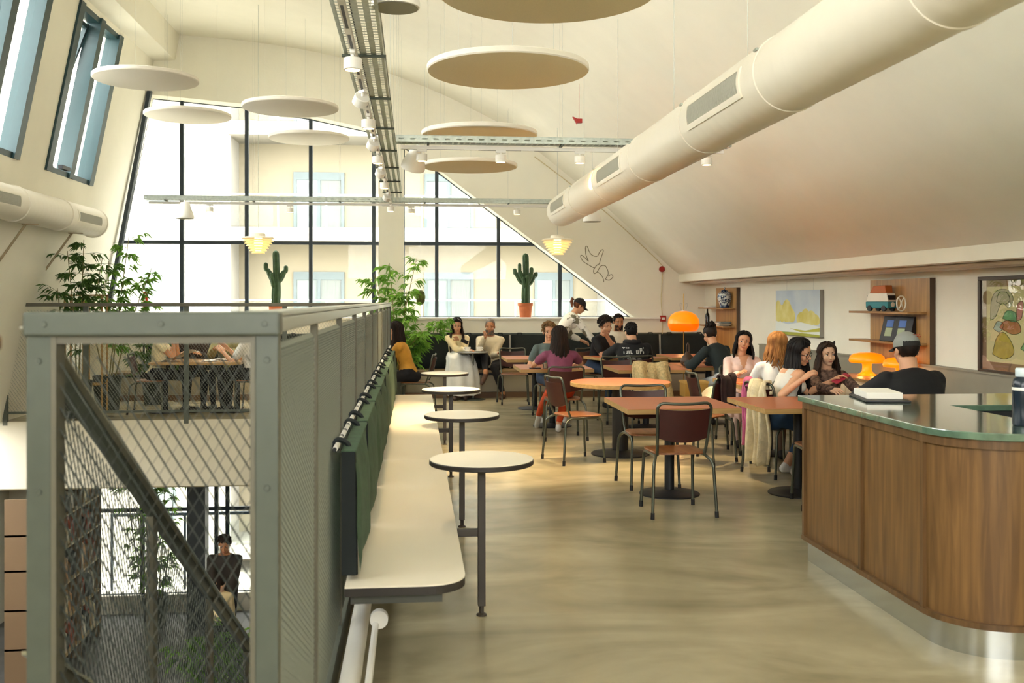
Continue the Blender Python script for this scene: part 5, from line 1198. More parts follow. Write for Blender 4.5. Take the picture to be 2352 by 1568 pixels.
def leafy(x, y, label, canes, leafm, seed, n_tw=14, leaf=0.13, pot=True, pr=0.2, ph=0.5, name='bamboo_plant'):
    rnd = random.Random(seed); t = thing(name, label, 'plant', (x, y, 0), 0, 'leafy indoor plants')
    if pot:
        MB().lathe([(0, 0), (pr * 0.8, 0), (pr, ph - 0.03), (pr * 1.04, ph), (pr * 0.93, ph), (pr * 0.9, ph - 0.05), (0, ph - 0.05)], n=32).build('planter', mat('planter_dark', '#39403b', 0.6), t)
        MB().lathe([(pr * 0.9, ph - 0.049), (0, ph - 0.04)], n=20).build('soil', M_SOIL, t)
    L = MB()
    def leafat(p, d_, ln):
        d_ = Vector(d_).normalized(); side = d_.cross(Vector((0, 0, 1)))
        if side.length < 0.05: side = Vector((1, 0, 0))
        side.normalize(); side = (side + Vector((0, 0, rnd.uniform(-0.6, 0.6)))).normalized(); w = ln * rnd.uniform(0.11, 0.17)
        a, m1, tip = Vector(p), Vector(p) + d_ * ln * 0.45, Vector(p) + d_ * ln + Vector((0, 0, -ln * 0.35))
        L.add([a, m1 + side * w, tip, m1 - side * w], [(0, 1, 2), (0, 2, 3)])
    for (bx_, by_, lx, ly, h, h0) in canes:
        P = spline([(bx_ * 0.5, by_ * 0.5, ph - 0.06), (bx_ + lx * 0.25, by_ + ly * 0.25, ph + (h - ph) * 0.45), (bx_ + lx, by_ + ly, h)], 8)
        st_ = MB(); st_.tube(P, [0.012 * (1 - 0.65 * i / (len(P) - 1)) for i in range(len(P))], 6); st_.build('cane', M_CANE, t)
        for k in range(n_tw):
            f = h0 + (1 - h0) * (k + rnd.random()) / n_tw; p = P[min(len(P) - 1, int(f * (len(P) - 1)))]
            a = rnd.uniform(0, 2 * PI); ln = rnd.uniform(0.10, 0.30); d_ = Vector((math.cos(a), math.sin(a), rnd.uniform(-0.1, 0.7))).normalized()
            e = p + d_ * ln + Vector((0, 0, -0.04))
            L.tube([p, p + d_ * ln * 0.6, e], [0.003, 0.0025, 0.0015], 3)
            for j in range(rnd.randint(8, 14)):
                q_ = p + (e - p) * rnd.uniform(0.25, 1.0); b_ = a + rnd.uniform(-1.4, 1.4)
                leafat(q_, (math.cos(b_), math.sin(b_), rnd.uniform(-0.7, 0.35)), leaf * rnd.uniform(0.6, 1.2))
    L.build('foliage', leafm, t, smooth=0, kind='stuff')
    return t
leafy(-0.32, 16.0, 'tall bright green bamboo in front of the pillar', [(0.02, 0, -0.10, 0, 2.18, 0.35), (-0.1, 0.05, -0.22, 0, 2.0, 0.4), (0.08, -0.02, 0.28, 0, 2.28, 0.3), (0.1, 0.0, 0.10, -0.05, 1.75, 0.15), (0.12, -0.05, 0.75, -0.2, 1.30, 0.35), (0.1, -0.1, 0.35, -0.25, 1.10, 0.3)], M_LEAFA, 3, 26, 0.14)
leafy(-4.55, 13.98, 'slender dark leaved tree at the left wall behind the far rail', [(0.0, 0, -0.12, 0.0, 2.25, 0.45), (0.12, 0.05, 0.20, 0.0, 2.15, 0.35), (0.05, 0, 0.06, -0.05, 2.4, 0.6), (-0.15, 0.0, -0.1, 0.0, 1.75, 0.5)], M_LEAFB, 5, 18, 0.13, name='indoor_tree')
leafy(-4.42, 14.9, 'bamboo below the slanted window post', [(0.0, 0, 0.02, 0.0, 2.15, 0.4), (0.1, 0.05, 0.18, 0.05, 2.55, 0.45), (0.2, 0.0, 0.42, 0, 2.05, 0.5), (-0.1, 0.0, -0.30, 0, 1.7, 0.5), (0.05, 0, 0.2, 0, 1.75, 0.4)], M_LEAFA, 9, 20, 0.14)
leafy(-3.95, 15.7, 'dense dark green bush behind the diners beyond the void', [(0.1 * i - 0.3, 0.05 * (i % 2), 0.2 * (i - 3) / 3, 0, 1.15 + 0.07 * (i % 3), 0.1) for i in range(7)], M_LEAFB, 12, 12, 0.12, name='potted_bush')
t = thing('hanging_planter', 'small oval hanging planter with trailing moss beside the bamboo', 'planter', (0.10, 16.3, 1.62))
MB().lathe([(0, -0.11), (0.04, -0.10), (0.07, -0.05), (0.078, 0.02), (0.065, 0.09), (0.03, 0.125), (0, 0.13)], n=20).build('moss_ball', mat('moss', '#6b7a34', 0.95, col2='#46401f', vscale=14, bump=0.8, bscale=60), t)
wire(t, (0, 0, 0.12), (0, 0, zceil(0.1) - 1.62), 0.0012)
t = thing('red_banner', 'narrow red and white hanging strip before the left end of the big window', 'banner', (-4.28, 16.4, 1.30))
MB().box((-0.035, -0.006, 0.0), (0.035, 0.006, 0.42)).build('strip', mat('banner_red', '#d8361c', 0.6), t, smooth=0)
for k in range(5): MB().box((-0.02, -0.008, 0.05 + k * 0.075), (0.012, -0.0065, 0.085 + k * 0.075)).build('white_mark', M_WHITE, t, smooth=0)
MB().tube([(0, 0, 0.42), (0.0, 0, 0.62)], 0.004, 5).tube([(0, 0, 0), (0, 0, -1.28)], 0.008, 6).build('pole', M_WHITE, t)
t = thing('wooden_rack', 'light wooden open rack by the left wall behind the far rail', 'rack', (-4.62, 14.6, 0))
for x0 in (-0.25, 0.0, 0.25):
    for y0 in (-0.12, 0.12): MB().box((x0 - 0.012, y0 - 0.012, 0), (x0 + 0.012, y0 + 0.012, 1.66)).build('upright', M_PLY, t, smooth=0)
for z in (0.4, 1.0, 1.52, 1.655):
    MB().box((-0.262, -0.132, z - 0.01), (0.262, -0.108, z + 0.01)).build('crossbar', M_PLY, t, smooth=0); MB().box((-0.262, 0.108, z - 0.01), (0.262, 0.132, z + 0.01)).build('crossbar', M_PLY, t, smooth=0)

# ------------------------------------------------------------------ the storey below, seen through the mesh
t = thing('shelving_unit', 'tall pale shelving unit along the left wall downstairs', 'shelf', (-5.0, 13.2, ZLOW))
M_PALEW = wood_mat('pale_shelf_wood', '#c9b48e', '#ab9469', 0.5, 'Y', 0.5)
for y in (0.0, 0.9, 1.8, 2.7): MB().box((-0.18, y, 0), (0.18, y + 0.03, 2.65)).build('upright', mat('brown_upright', '#6b553c', 0.6), t, smooth=0)
zsh = (0.25, 0.75, 1.25, 1.75, 2.2)
for z in zsh: MB().box((-0.18, 0, z - 0.025), (0.18, 2.73, z)).build('shelf_board', M_PALEW, t, smooth=0)
ORD = ords + ['thirteenth', 'fourteenth', 'fifteenth', 'sixteenth', 'seventeenth', 'eighteenth', 'nineteenth', 'twentieth']
pcn = ['sand coloured', 'slate grey', 'orange brown', 'off-white', 'dark brown', 'black', 'khaki', 'rust red']
pc = ['#d9c9a5', '#3a3f42', '#c08a52', '#e6dfcf', '#7b5c3c', '#272b2d', '#b9a98a', '#8f3f2a']
for zi, z in enumerate(zsh):
    y = 0.06; rnd = random.Random(zi); nb = -1
    while y < 2.6:
        nb += 1; w_ = rnd.uniform(0.10, 0.19); h_ = rnd.uniform(0.22, 0.36)
        q = MB(); q.loft([[(-0.09, 0, 0), (0.09, 0, 0), (0.09, w_, 0), (-0.09, w_, 0)], [(-0.09, 0, h_ * 0.8), (0.09, 0, h_ * 0.8), (0.09, w_, h_ * 0.8), (-0.09, w_, h_ * 0.8)], [(-0.03, 0.01, h_), (0.03, 0.01, h_), (0.03, w_ - 0.01, h_), (-0.03, w_ - 0.01, h_)]])
        q.build('coffee_bag', mat('bag_' + pc[int(y * 10 + zi * 3) % 8], pc[int(y * 10 + zi * 3) % 8], 0.6), loc=(-5.0 + rnd.uniform(0, 0.06), 13.2 + y, ZLOW + z + 0.001), smooth=0, label='%s paper bag, %s from the near end of the %s shelf downstairs' % (pcn[int(y * 10 + zi * 3) % 8], ORD[nb], ('lowest', 'second', 'middle', 'fourth', 'top')[zi]), cat='bag', group='paper bags on the downstairs shelving unit')
        y += w_ + rnd.uniform(0.012, 0.05)
        if any(abs(y - u_) < 0.06 or (y < u_ < y + 0.2) for u_ in (0.9, 1.8)): y = math.ceil(y / 0.9 - 0.2) * 0.9 + 0.05 if y % 0.9 > 0.65 else y
t = leafy(-4.1, 16.3, 'tall bush before the window downstairs', [(0.1 * i - 0.3, 0, 0.15 * (i - 3) / 3, 0, 2.55 - 0.1 * (i % 3), 0.15) for i in range(6)], M_LEAFA, 31, 16, 0.13, name='potted_tree'); t.location.z = ZLOW
t = leafy(-2.35, 12.6, 'low leafy plant downstairs below the two people', [(0.12 * i - 0.35, 0.05 * (i % 2), 0.1 * (i - 3) / 3, 0, 0.95 + 0.1 * (i % 3), 0.1) for i in range(7)], M_LEAFA, 33, 14, 0.15, name='potted_bush'); t.location.z = ZLOW
for k, (x, y, lab) in enumerate(((-3.6, 11.2, 'round pale table on the lower floor, left one'), (-2.1, 10.9, 'round pale table on the lower floor, right one'), (-1.9, 15.7, 'small round table before the people downstairs'))):
    t = thing('cafe_table', lab, 'table', (x, y, ZLOW), 0, 'round tables downstairs')
    MB().lathe([(0, 0.71), (0.37, 0.71), (0.375, 0.715), (0.375, 0.735), (0, 0.738)], n=36).build('table_top', M_CREAM, t)
    MB().cyl((0, 0, 0.02), (0, 0, 0.71), 0.03, 14).build('column', M_BLACK, t); MB().lathe([(0.22, 0), (0.22, 0.012), (0.03, 0.03)], n=28).build('base_plate', M_BLACK, t)
t = thing('terrace_railing', 'dark terrace railing outside the downstairs window', 'railing', (-2.2, 18.4, ZLOW - 0.3))
MB().box((-3.2, -0.03, 1.62), (3.2, 0.03, 1.67)).build('handrail', M_STEEL_DK, t, smooth=0)
for k in range(6): MB().box((-3.2 + k * 1.27, -0.02, 0), (-3.16 + k * 1.27, 0.02, 1.62)).build('post', M_STEEL_DK, t, smooth=0)
MB().box((-3.2, -0.008, 0.1), (3.2, 0.008, 1.5)).build('glass_panel', M_GLASS, t, smooth=0)
b = MB(); b.box((-8, 17.4, ZLOW - 0.5), (6, 19.0, ZLOW - 0.3)); b.build('terrace', mat('terrace_slab', '#b5b0a2', 0.8), kind=STRUCT, smooth=0)
b = MB()
for (x, y) in ((-3.42, 16.2),): b.box((x - 0.14, y - 0.14, ZLOW), (x + 0.14, y + 0.14, -0.9))
b.build('column', mat('dark_column', '#2c3234', 0.5), kind=STRUCT, smooth=0)

t = thing('newel_post', 'wooden newel post at the left edge of the picture, beside the stairs', 'post', (-0.70, 1.62, 0))
MB().box((-0.055, -0.045, 0), (0.035, 0.045, 1.50)).build('shaft', wood_mat('newel_wood', '#8a6a45', '#6c5032', 0.5, 'Z'), t, smooth=0, bevel=0.006)
MB().box((-0.062, -0.052, 1.50), (0.042, 0.052, 1.525)).build('post_cap', wood_mat('newel_wood', '#8a6a45', '#6c5032', 0.5, 'Z'), t, smooth=0, bevel=0.006)

# ------------------------------------------------------------------ people
from mathutils.bvhtree import BVHTree
SKIN = mat('skin', '#d3a07c', 0.5, sss=0.08, var=0.03, vscale=9)
SKIN2 = mat('skin_tan', '#b67f58', 0.5, sss=0.06, var=0.03, vscale=9)
SKIN3 = mat('skin_light', '#deb494', 0.5, sss=0.08, var=0.03, vscale=9)
M_EYEW = mat('eye_white', '#e9e4da', 0.25); M_IRIS = mat('iris_dark', '#2a1b12', 0.2); M_LIP = mat('lips', '#a8534a', 0.45)
def cloth(name, col, var=0.08): return mat('cloth_' + name, col, 0.85, var=var, vscale=14, bump=0.10, bscale=18)
def hairm(name, c1, c2): return mat('hair_' + name, c1, 0.6, col2=c2, vscale=30, stretch=(1, 1, 0.15), spec=0.25)
H_DARK = hairm('dark', '#2a1d15', '#140d09'); H_BLACK = hairm('black', '#1a1513', '#0b0908'); H_BLOND = hairm('blond', '#b5824a', '#7a4d25')
H_BROWN = hairm('brown', '#3d2a1d', '#21150e'); H_GREY = hairm('grey', '#7d746a', '#5a5148'); H_AUB = hairm('auburn', '#7b4a2a', '#4a2a16'); H_LTBR = hairm('light_brown', '#8c6a40', '#5e4426')

def V(*a): return Vector(a)
def ik(A, B, l1, l2, pole):
    d = B - A; L = min(max(d.length, abs(l1 - l2) + 0.01), (l1 + l2) * 0.999); u = d.normalized()
    a = (l1 * l1 - l2 * l2 + L * L) / (2 * L); h = math.sqrt(max(0, l1 * l1 - a * a))
    p = pole - u * pole.dot(u)
    if p.length < 1e-4: p = u.orthogonal()
    return A + u * a + p.normalized() * h, A + u * L
def remesh(q, vox):
    me = bpy.data.meshes.new('tmp'); me.from_pydata(q.v, [], q.f); me.update()
    o = bpy.data.objects.new('tmp', me); COL.objects.link(o)
    m_ = o.modifiers.new('r', 'REMESH'); m_.mode = 'VOXEL'; m_.voxel_size = vox
    bpy.context.view_layer.update(); dg = bpy.context.evaluated_depsgraph_get()
    ev = o.evaluated_get(dg); r = bpy.data.meshes.new_from_object(ev)
    co = np.empty(len(r.vertices) * 3); r.vertices.foreach_get('co', co); co = co.reshape(-1, 3)
    fs = [tuple(p.vertices) for p in r.polygons]; ed = np.empty(len(r.edges) * 2, dtype=np.int64); r.edges.foreach_get('vertices', ed); ed = ed.reshape(-1, 2)
    bpy.data.objects.remove(o); bpy.data.meshes.remove(me); bpy.data.meshes.remove(r)
    return co, fs, ed
def relax(co, ed, it, w=0.5):
    n = len(co); deg = np.bincount(ed.ravel(), minlength=n).astype(float)[:, None]; deg[deg == 0] = 1
    for _ in range(it):
        s = np.zeros_like(co)
        for k in range(3): s[:, k] = np.bincount(ed[:, 0], co[ed[:, 1], k], n) + np.bincount(ed[:, 1], co[ed[:, 0], k], n)
        co = co + w * (s / deg - co)
    return co

HEADCACHE = {}
def head_mesh(female, child):
    key = (female, child)
    if key in HEADCACHE: return HEADCACHE[key]
    q = MB(); jw = 0.055 if female else 0.061
    q.ell((0, -0.006, 0.108), (0.075, 0.096, 0.088), 24, 16); q.ell((0, 0.03, 0.04), (jw + 0.004, 0.062, 0.075), 20, 14)
    q.ell((0, 0.062, -0.018), (0.026, 0.026, 0.020), 12, 8)
    for s in (-1, 1):
        q.ell((s * 0.036, 0.058, 0.045), (0.028, 0.03, 0.028), 12, 8); q.ell((s * 0.077, -0.008, 0.062), (0.009, 0.02, 0.031), 10, 8)
        q.ell((s * 0.03, 0.076, 0.103), (0.026, 0.014, 0.010), 10, 6)
    nz = 0.6 if child else 1.0
    q.tube([(0, 0.083, 0.092), (0, 0.094 + 0.004 * nz, 0.066), (0, 0.100 + 0.009 * nz, 0.046), (0, 0.09, 0.038)], [0.009, 0.010, 0.0145, 0.011], 10)
    q.ell((0, 0.088, 0.010), (0.022, 0.012, 0.010), 12, 8)
    q.tube([(0, -0.012, 0.02), (0, -0.02, -0.09)], [0.052 if female else 0.06, 0.056 if female else 0.066], 18)
    co, fs, ed = remesh(q, 0.0062); co = relax(co, ed, 2, 0.45)
    HEADCACHE[key] = (co, fs); return co, fs

def make_hair(style, parent, M, O, S, hm, seed, gravity):
    """hair in head space (M rotation, O origin, S scale); locks fall along 'gravity' (body space down)"""
    rnd = random.Random(seed); q = MB(); Mi = M
    def W(p): return O + (Mi @ Vector(p)) * S
    C0 = Vector((0, -0.008, 0.106)); R0 = Vector((0.081, 0.103, 0.096))
    def zline(y):
        pts = [(-0.2, -0.025), (-0.06, -0.01), (-0.02, 0.03), (0.03, 0.085), (0.055, 0.135), (0.075, 0.16), (0.2, 0.175)]
        for (a, za), (b_, zb) in zip(pts, pts[1:]):
            if a <= y <= b_: return za + (zb - za) * (y - a) / (b_ - a)
        return 0.17
    nu, nv = 40, 26; vs = []; ok = []
    for i in range(nv + 1):
        th = PI * i / nv
        for j in range(nu):
            ph = 2 * PI * j / nu; k = 1 + 0.015 * math.sin(9 * ph + 3 * th)
            p = Vector((R0.x * k * math.sin(th) * math.cos(ph), R0.y * k * math.sin(th) * math.sin(ph), R0.z * k * math.cos(th))) + C0
            ok.append(p.z > zline(p.y) and not (style == 'under' and p.z > 0.13)); vs.append(W(p))
    fs = []
    for i in range(nv):
        for j in range(nu):
            f = (i * nu + j, i * nu + (j + 1) % nu, (i + 1) * nu + (j + 1) % nu, (i + 1) * nu + j)
            if sum(ok[k] for k in f) >= 3: fs.append(f)
    q.add(vs, fs)
    def lock(az, e0, ln, r, wave=0.0, open_=0.85, out_=1.06, clump=0.0):
        """az: 0 front, +-pi back"""
        P = []; e = e0; st = 7
        for k in range(st + 1):
            f = k / st; el = e0 + (-0.25 - e0) * f
            a = az; lim = open_ * min(1, max(0, (1.25 - el) / 0.9))
            if abs(a) < lim: a = math.copysign(lim, a if abs(a) > 1e-3 else rnd.uniform(-1, 1))
            k_ = out_ + 0.03 * math.sin(PI * f)
            P.append(W((R0.x * k_ * math.cos(el) * math.sin(a), R0.y * k_ * math.cos(el) * math.cos(a) + C0.y, C0.z + R0.z * k_ * math.sin(el))))
        dr = (P[-1] - O); dr.z = 0
        if dr.length > 1e-5: dr.normalize()
        n = max(2, int(ln / 0.035)); ph = rnd.uniform(0, 6)
        for k in range(1, n + 1):
            f = k / n
            sway = Vector((math.sin(ph + f * 9), math.cos(ph * 1.3 + f * 8), 0)) * wave * f
            P.append(P[st] + gravity * ln * f * S + dr * (0.035 * math.sin(f * PI * 0.6) - clump * f) * S + sway * S)
        m = len(P); q.tube(P, [r * S * (0.8 if i < 2 else 1.0 if i < m * 0.7 else max(0.15, (m - i) / (m * 0.3))) for i in range(m)], 5)
    if style == 'cropped': q = MB(); q.add([W(C0 + (Mi.inverted() @ (p_ - O) / S - C0) * 0.965) for p_ in vs], fs)
    if style.startswith('long'):
        ln = {'long': 0.30, 'longer': 0.42, 'longshort': 0.17, 'longwavy': 0.24, 'longgirl': 0.26}[style]; wv = 0.022 if 'wavy' in style or 'girl' in style else 0.010
        for k in range(95):
            az = -PI + 2 * PI * (k + rnd.random()) / 95
            if abs(az) < 0.9 and rnd.random() < 0.6: az = math.copysign(1.2 + rnd.random() * 0.5, az)
            lock(az, rnd.uniform(0.2, 1.45), ln * rnd.uniform(0.75, 1.1) + 0.03, rnd.uniform(0.010, 0.016), wv, 1.25)
    elif style in ('curly', 'short', 'tousled'):
        for k in range(150 if style != 'short' else 110):
            az = rnd.uniform(-PI, PI); el = rnd.uniform(0.0 if abs(az) > 1.2 else 0.75, 1.5)
            p = Vector((R0.x * math.cos(el) * math.sin(az), R0.y * math.cos(el) * math.cos(az) + C0.y, C0.z + R0.z * math.sin(el)))
            nrm = (p - C0).normalized(); tg = Vector((rnd.uniform(-1, 1), rnd.uniform(-1, 1), rnd.uniform(-1.2, 0.3))); tg = (tg - nrm * tg.dot(nrm)).normalized()
            L = {'curly': 0.055, 'tousled': 0.045, 'short': 0.022}[style] * rnd.uniform(0.7, 1.3); b_ = {'curly': 0.022, 'tousled': 0.014, 'short': 0.004}[style]
            q.tube([W(p - nrm * 0.004), W(p + nrm * b_ + tg * L * 0.4), W(p + nrm * b_ * 0.9 + tg * L * 0.8), W(p + nrm * b_ * 0.2 + tg * L)], [0.011 * S, 0.012 * S, 0.009 * S, 0.003 * S], 5)
    elif style in ('bun', 'ponytail', 'tied', 'tiedcap'):
        c = Vector((0, -0.098, 0.172)) if style == 'bun' else Vector((0, -0.115, 0.12))
        if style == 'bun':
            for k in range(26):
                a = rnd.uniform(0, 2 * PI); r_ = rnd.uniform(0.012, 0.034)
                q.tube([W(c + Vector((r_ * math.cos(a + t_), -0.012 + 0.018 * math.sin(2 * t_ + a), r_ * math.sin(a + t_)))) for t_ in (0, 0.7, 1.4, 2.1, 2.8)], [0.008 * S, 0.012 * S, 0.012 * S, 0.011 * S, 0.004 * S], 5)
        else:
            for k in range(24):
                d_ = Vector((rnd.uniform(-0.25, 0.25), -0.6 + rnd.uniform(-0.15, 0.15), 0)); L = rnd.uniform(0.09, 0.15)
                p0 = W(c); q.tube([p0, p0 + (Mi @ d_) * 0.07 * S + V(0, 0, 0.01), p0 + (Mi @ d_) * 0.10 * S + gravity * L * 0.5, p0 + (Mi @ d_) * 0.09 * S + gravity * L], [0.010 * S, 0.014 * S, 0.011 * S, 0.003 * S], 5)
        for k in range(0 if style == 'tiedcap' else 40):
            az = rnd.uniform(-PI, PI); el = rnd.uniform(0.3, 1.4)
            if abs(az) < 1.1 and el < 0.8: continue
            p = Vector((R0.x * 1.01 * math.cos(el) * math.sin(az), R0.y * 1.01 * math.cos(el) * math.cos(az) + C0.y, C0.z + R0.z * 1.01 * math.sin(el)))
            q.tube([W(p), W(p * 0.5 + c * 0.5 + (p - C0).normalized() * 0.03), W(c)], [0.007 * S, 0.011 * S, 0.008 * S], 5)
    elif style in ('cropped', 'under'): pass
    return q.build('hair', hm, parent, smooth=60)

PEOPLE = []
def person(label, head_at, heading, S=1.0, female=True, hip=None, stand=False, lean=8, side=0, twist=0, hunch=0.0, head=(0, 0, 0),
           hands=None, poles=None, palms=None, curl=(0.5, 0.5), feet=None, knees=None, top=None, bottom=None, shoes=None, skin=None, sleeve='long', neck=0.47, vneck=False, tank=False,
           hair=('short', None), pants=1.0, child=False, face=True, hem=-0.02, fin=True, loose=0.012, group='people in the cafe', extras=None, z0=0.0, beard=None, thick=1.0, detail=True):
    skin = skin or SKIN; top = top or cloth('plain', '#888888'); bottom = bottom or cloth('denim', '#2a3a52'); shoes = shoes or mat('shoe_dark', '#1c1a18', 0.5)
    ca, sa = math.cos(-heading), math.sin(-heading)
    hz = (hip if hip else (0.90 * S if stand else 0.555))
    def spine(hz_):
        P = V(0, 0, hz_); le, sd = math.radians(lean), math.radians(side)
        U = V(math.sin(sd), math.sin(le), math.cos(le) * math.cos(sd)).normalized()
        lh = math.radians(lean + hunch); U2 = V(math.sin(sd), math.sin(lh), math.cos(lh)).normalized()
        C = P + U * 0.25 * S; N = C + U2 * 0.235 * S
        HB = N + (U2 * 0.6 + V(0, 0, 0.4)).normalized() * 0.062 * S
        M = (Matrix.Rotation(math.radians(head[0]), 3, 'Z') @ Matrix.Rotation(-math.radians(head[1]), 3, 'X') @ Matrix.Rotation(math.radians(head[2]), 3, 'Y'))
        return P, C, N, HB, M, U, U2
    P, C, N, HB, M, U, U2 = spine(hz)
    hc = HB + M @ V(0, 0, 0.085) * S
    if hip is None:
        hz = min(max(hz + (head_at[2] - z0 - hc.z), (0.80 if stand else 0.535)), 1.05 if stand else 0.62)
        P, C, N, HB, M, U, U2 = spine(hz); hc = HB + M @ V(0, 0, 0.085) * S
    rot = lambda p: V(p.x * ca - p.y * sa, p.x * sa + p.y * ca, p.z)
    off = rot(hc); loc = V(head_at[0] - off.x, head_at[1] - off.y, z0)
    def L(p):      # world -> body space
        d = V(*p) - loc; return V(d.x * ca + d.y * sa, -d.x * sa + d.y * ca, d.z)
    root = thing('person', label, 'person', loc, -heading, group)
    # ---- skeleton
    tw = math.radians(twist); Rv = V(math.cos(tw), math.sin(tw), math.sin(math.radians(side)) * -0.5).normalized()
    sw = (0.165 if female else 0.19) * S; k = S * (1.0 if female else 1.06) * thick
    SH = [N - U2 * 0.082 * S + Rv * sw * s for s in (-1, 1)]
    l1, l2 = 0.285 * S, 0.25 * S; t1, t2 = 0.43 * S, 0.43 * S
    if hands is None: hands = (None, None)
    poles = poles or (None, None); palms = palms or (None, None)
    EL, WR = [], []
    for i, s in enumerate((-1, 1)):
        tgt = L(hands[i]) if hands[i] is not None else V(s * 0.2, 0.33, hz + 0.16)
        pole = V(*poles[i]) if poles[i] is not None else V(s * 0.6, -0.6, -0.8)
        e, w = ik(SH[i], tgt, l1, l2, pole); EL.append(e); WR.append(w)
    HP = [P + V(s * 0.085 * S, 0, -0.02 * S) for s in (-1, 1)]
    KN, AN = [], []
    for i, s in enumerate((-1, 1)):
        if feet and feet[i] is not None: tgt = L(feet[i]) + V(0, 0, 0.085 * S)
        else: tgt = V(s * 0.10, 0.0, 0.085 * S) if stand else V(s * 0.12, 0.40 * S, 0.085 * S)
        pole = V(*knees[i]) if knees and knees[i] is not None else V(s * 0.12, 1.0, 0.9 if not stand else 0.1)
        a, b_ = ik(HP[i], tgt, t1, t2, pole); KN.append(a); AN.append(b_)
    # ---- surface
    q = MB(); prim = []
    def cap(p0, p1, r0, r1, tagn, n=14):
        p0, p1 = V(*p0), V(*p1); d = p1 - p0
        if d.length < 1e-5: return
        u = d.normalized(); path = [p0 - u * r0 * 0.7, p0 - u * r0 * 0.35, p0, p1, p1 + u * r1 * 0.35, p1 + u * r1 * 0.7]
        q.tube(path, [r0 * 0.55, r0 * 0.9, r0, r1, r1 * 0.9, r1 * 0.55], n); prim.append((p0, p1, r0, r1, tagn))
    fem = female
    secs = [(-0.115, .10, .085), (-0.07, .155, .115), (0.0, .172 if fem else .165, .125), (0.07, .158 if fem else .158, .115), (0.15, .128 if fem else .15, .098), (0.24, .140 if fem else .162, .108), (0.33, .152 if fem else .176, .112), (0.40, .150 if fem else .178, .100), (0.445, .118 if fem else .14, .082), (0.475, .075, .062)]
    rings = []
    for (t_, rx, ry) in secs:
        f = t_ * S
        if f < 0.25 * S: c = P + (U if f > 0 else V(0, 0, 1)) * f
        else: c = C + U2 * (f - 0.25 * S)
        m_ = min(1, max(0, t_ / 0.4)); rv = V(1, 0, 0).lerp(Rv, m_).normalized(); uu = U.lerp(U2, min(1, max(0, (t_ - 0.1) / 0.25))) if t_ > 0 else V(0, 0, 1).lerp(U, 0.5)
        fv = uu.cross(rv).normalized()
        ex = 1 + loose * 3
        rings.append([c + rv * rx * k * ex * math.cos(a) + fv * ry * k * ex * math.sin(a) * (1.0 if math.sin(a) > 0 else 0.92) for a in [2 * PI * j / 24 for j in range(24)]])
    q.loft(rings)
    fwd = U2.cross(Rv).normalized()
    for a, b_, r in ((P + V(0, 0, -0.06), P + U * 0.10 * S, 0.13), (P + U * 0.10 * S, C, 0.115), (C, N - U2 * 0.06 * S, 0.125), (N - U2 * 0.08 * S - Rv * 0.09 * S, N - U2 * 0.08 * S + Rv * 0.09 * S, 0.085)):
        prim.append((a, b_, r * k, r * k, 'torso'))
    if fem and not child:
        for s in (-1, 1): c = C + U2 * 0.075 * S + Rv * s * 0.07 * S + fwd * 0.085 * S; q.ell(c, (0.066 * S, 0.062 * S, 0.066 * S), 14, 10)
    if not stand: q.ell(P + V(0, -0.04, -0.04), (0.17 * k, 0.13 * k, 0.10 * k), 18, 10)
    slv = {'none': 0.0, 'cap': 0.3, 'short': 0.6, 'elbow': 1.0, 'long': 2.0, 'threeq': 1.7}[sleeve]
    for i in range(2):
        cap(SH[i], EL[i], 0.046 * k, 0.038 * k, 'uparm'); cap(EL[i], WR[i], 0.038 * k, 0.025 * k, 'fore')
        cap(N - U2 * 0.055 * S, SH[i], 0.050 * k, 0.048 * k, 'shoulder')
        if slv > 0:
            e = min(1, slv); cap(SH[i], SH[i].lerp(EL[i], e), 0.047 * k + loose * 0.7, (0.047 * k + loose) if e < 1 else 0.042 * k + loose, 'sleeve')
            if slv > 1: cap(EL[i], EL[i].lerp(WR[i], slv - 1), 0.042 * k + loose, 0.031 * k + loose * 0.8, 'sleeve')
        cap(HP[i], KN[i], 0.088 * k, 0.060 * k, 'thigh', 16); cap(KN[i], KN[i].lerp(AN[i], 0.35), 0.058 * k, 0.056 * k, 'shin'); cap(KN[i].lerp(AN[i], 0.35), AN[i], 0.056 * k, 0.037 * k, 'shin2')
        toe = (AN[i] - KN[i]); fd = V(0.12 * (-1, 1)[i], 1, 0).normalized()
        if abs(toe.normalized().z) < 0.75: fd = (V(0, 0, -0.5) + fd * 0.6).normalized()
        heel = AN[i] + V(0, 0, -0.045 * S) - fd * 0.045 * S; ball = AN[i] + V(0, 0, -0.055 * S) + fd * 0.12 * S; tip = AN[i] + V(0, 0, -0.062 * S) + fd * 0.17 * S
        cap(AN[i], heel, 0.036 * k, 0.036 * k, 'foot'); cap(heel, ball, 0.038 * k, 0.037 * k, 'foot'); cap(ball, tip, 0.037 * k, 0.028 * k, 'foot')
    co, fs, ed = remesh(q, 0.0115); co = relax(co, ed, 4, 0.5)
    # ---- materials per face
    cen = np.array([np.mean(co[list(f)], axis=0) for f in fs]); best = np.full(len(fs), 1e9); bm = np.zeros(len(fs), dtype=int)
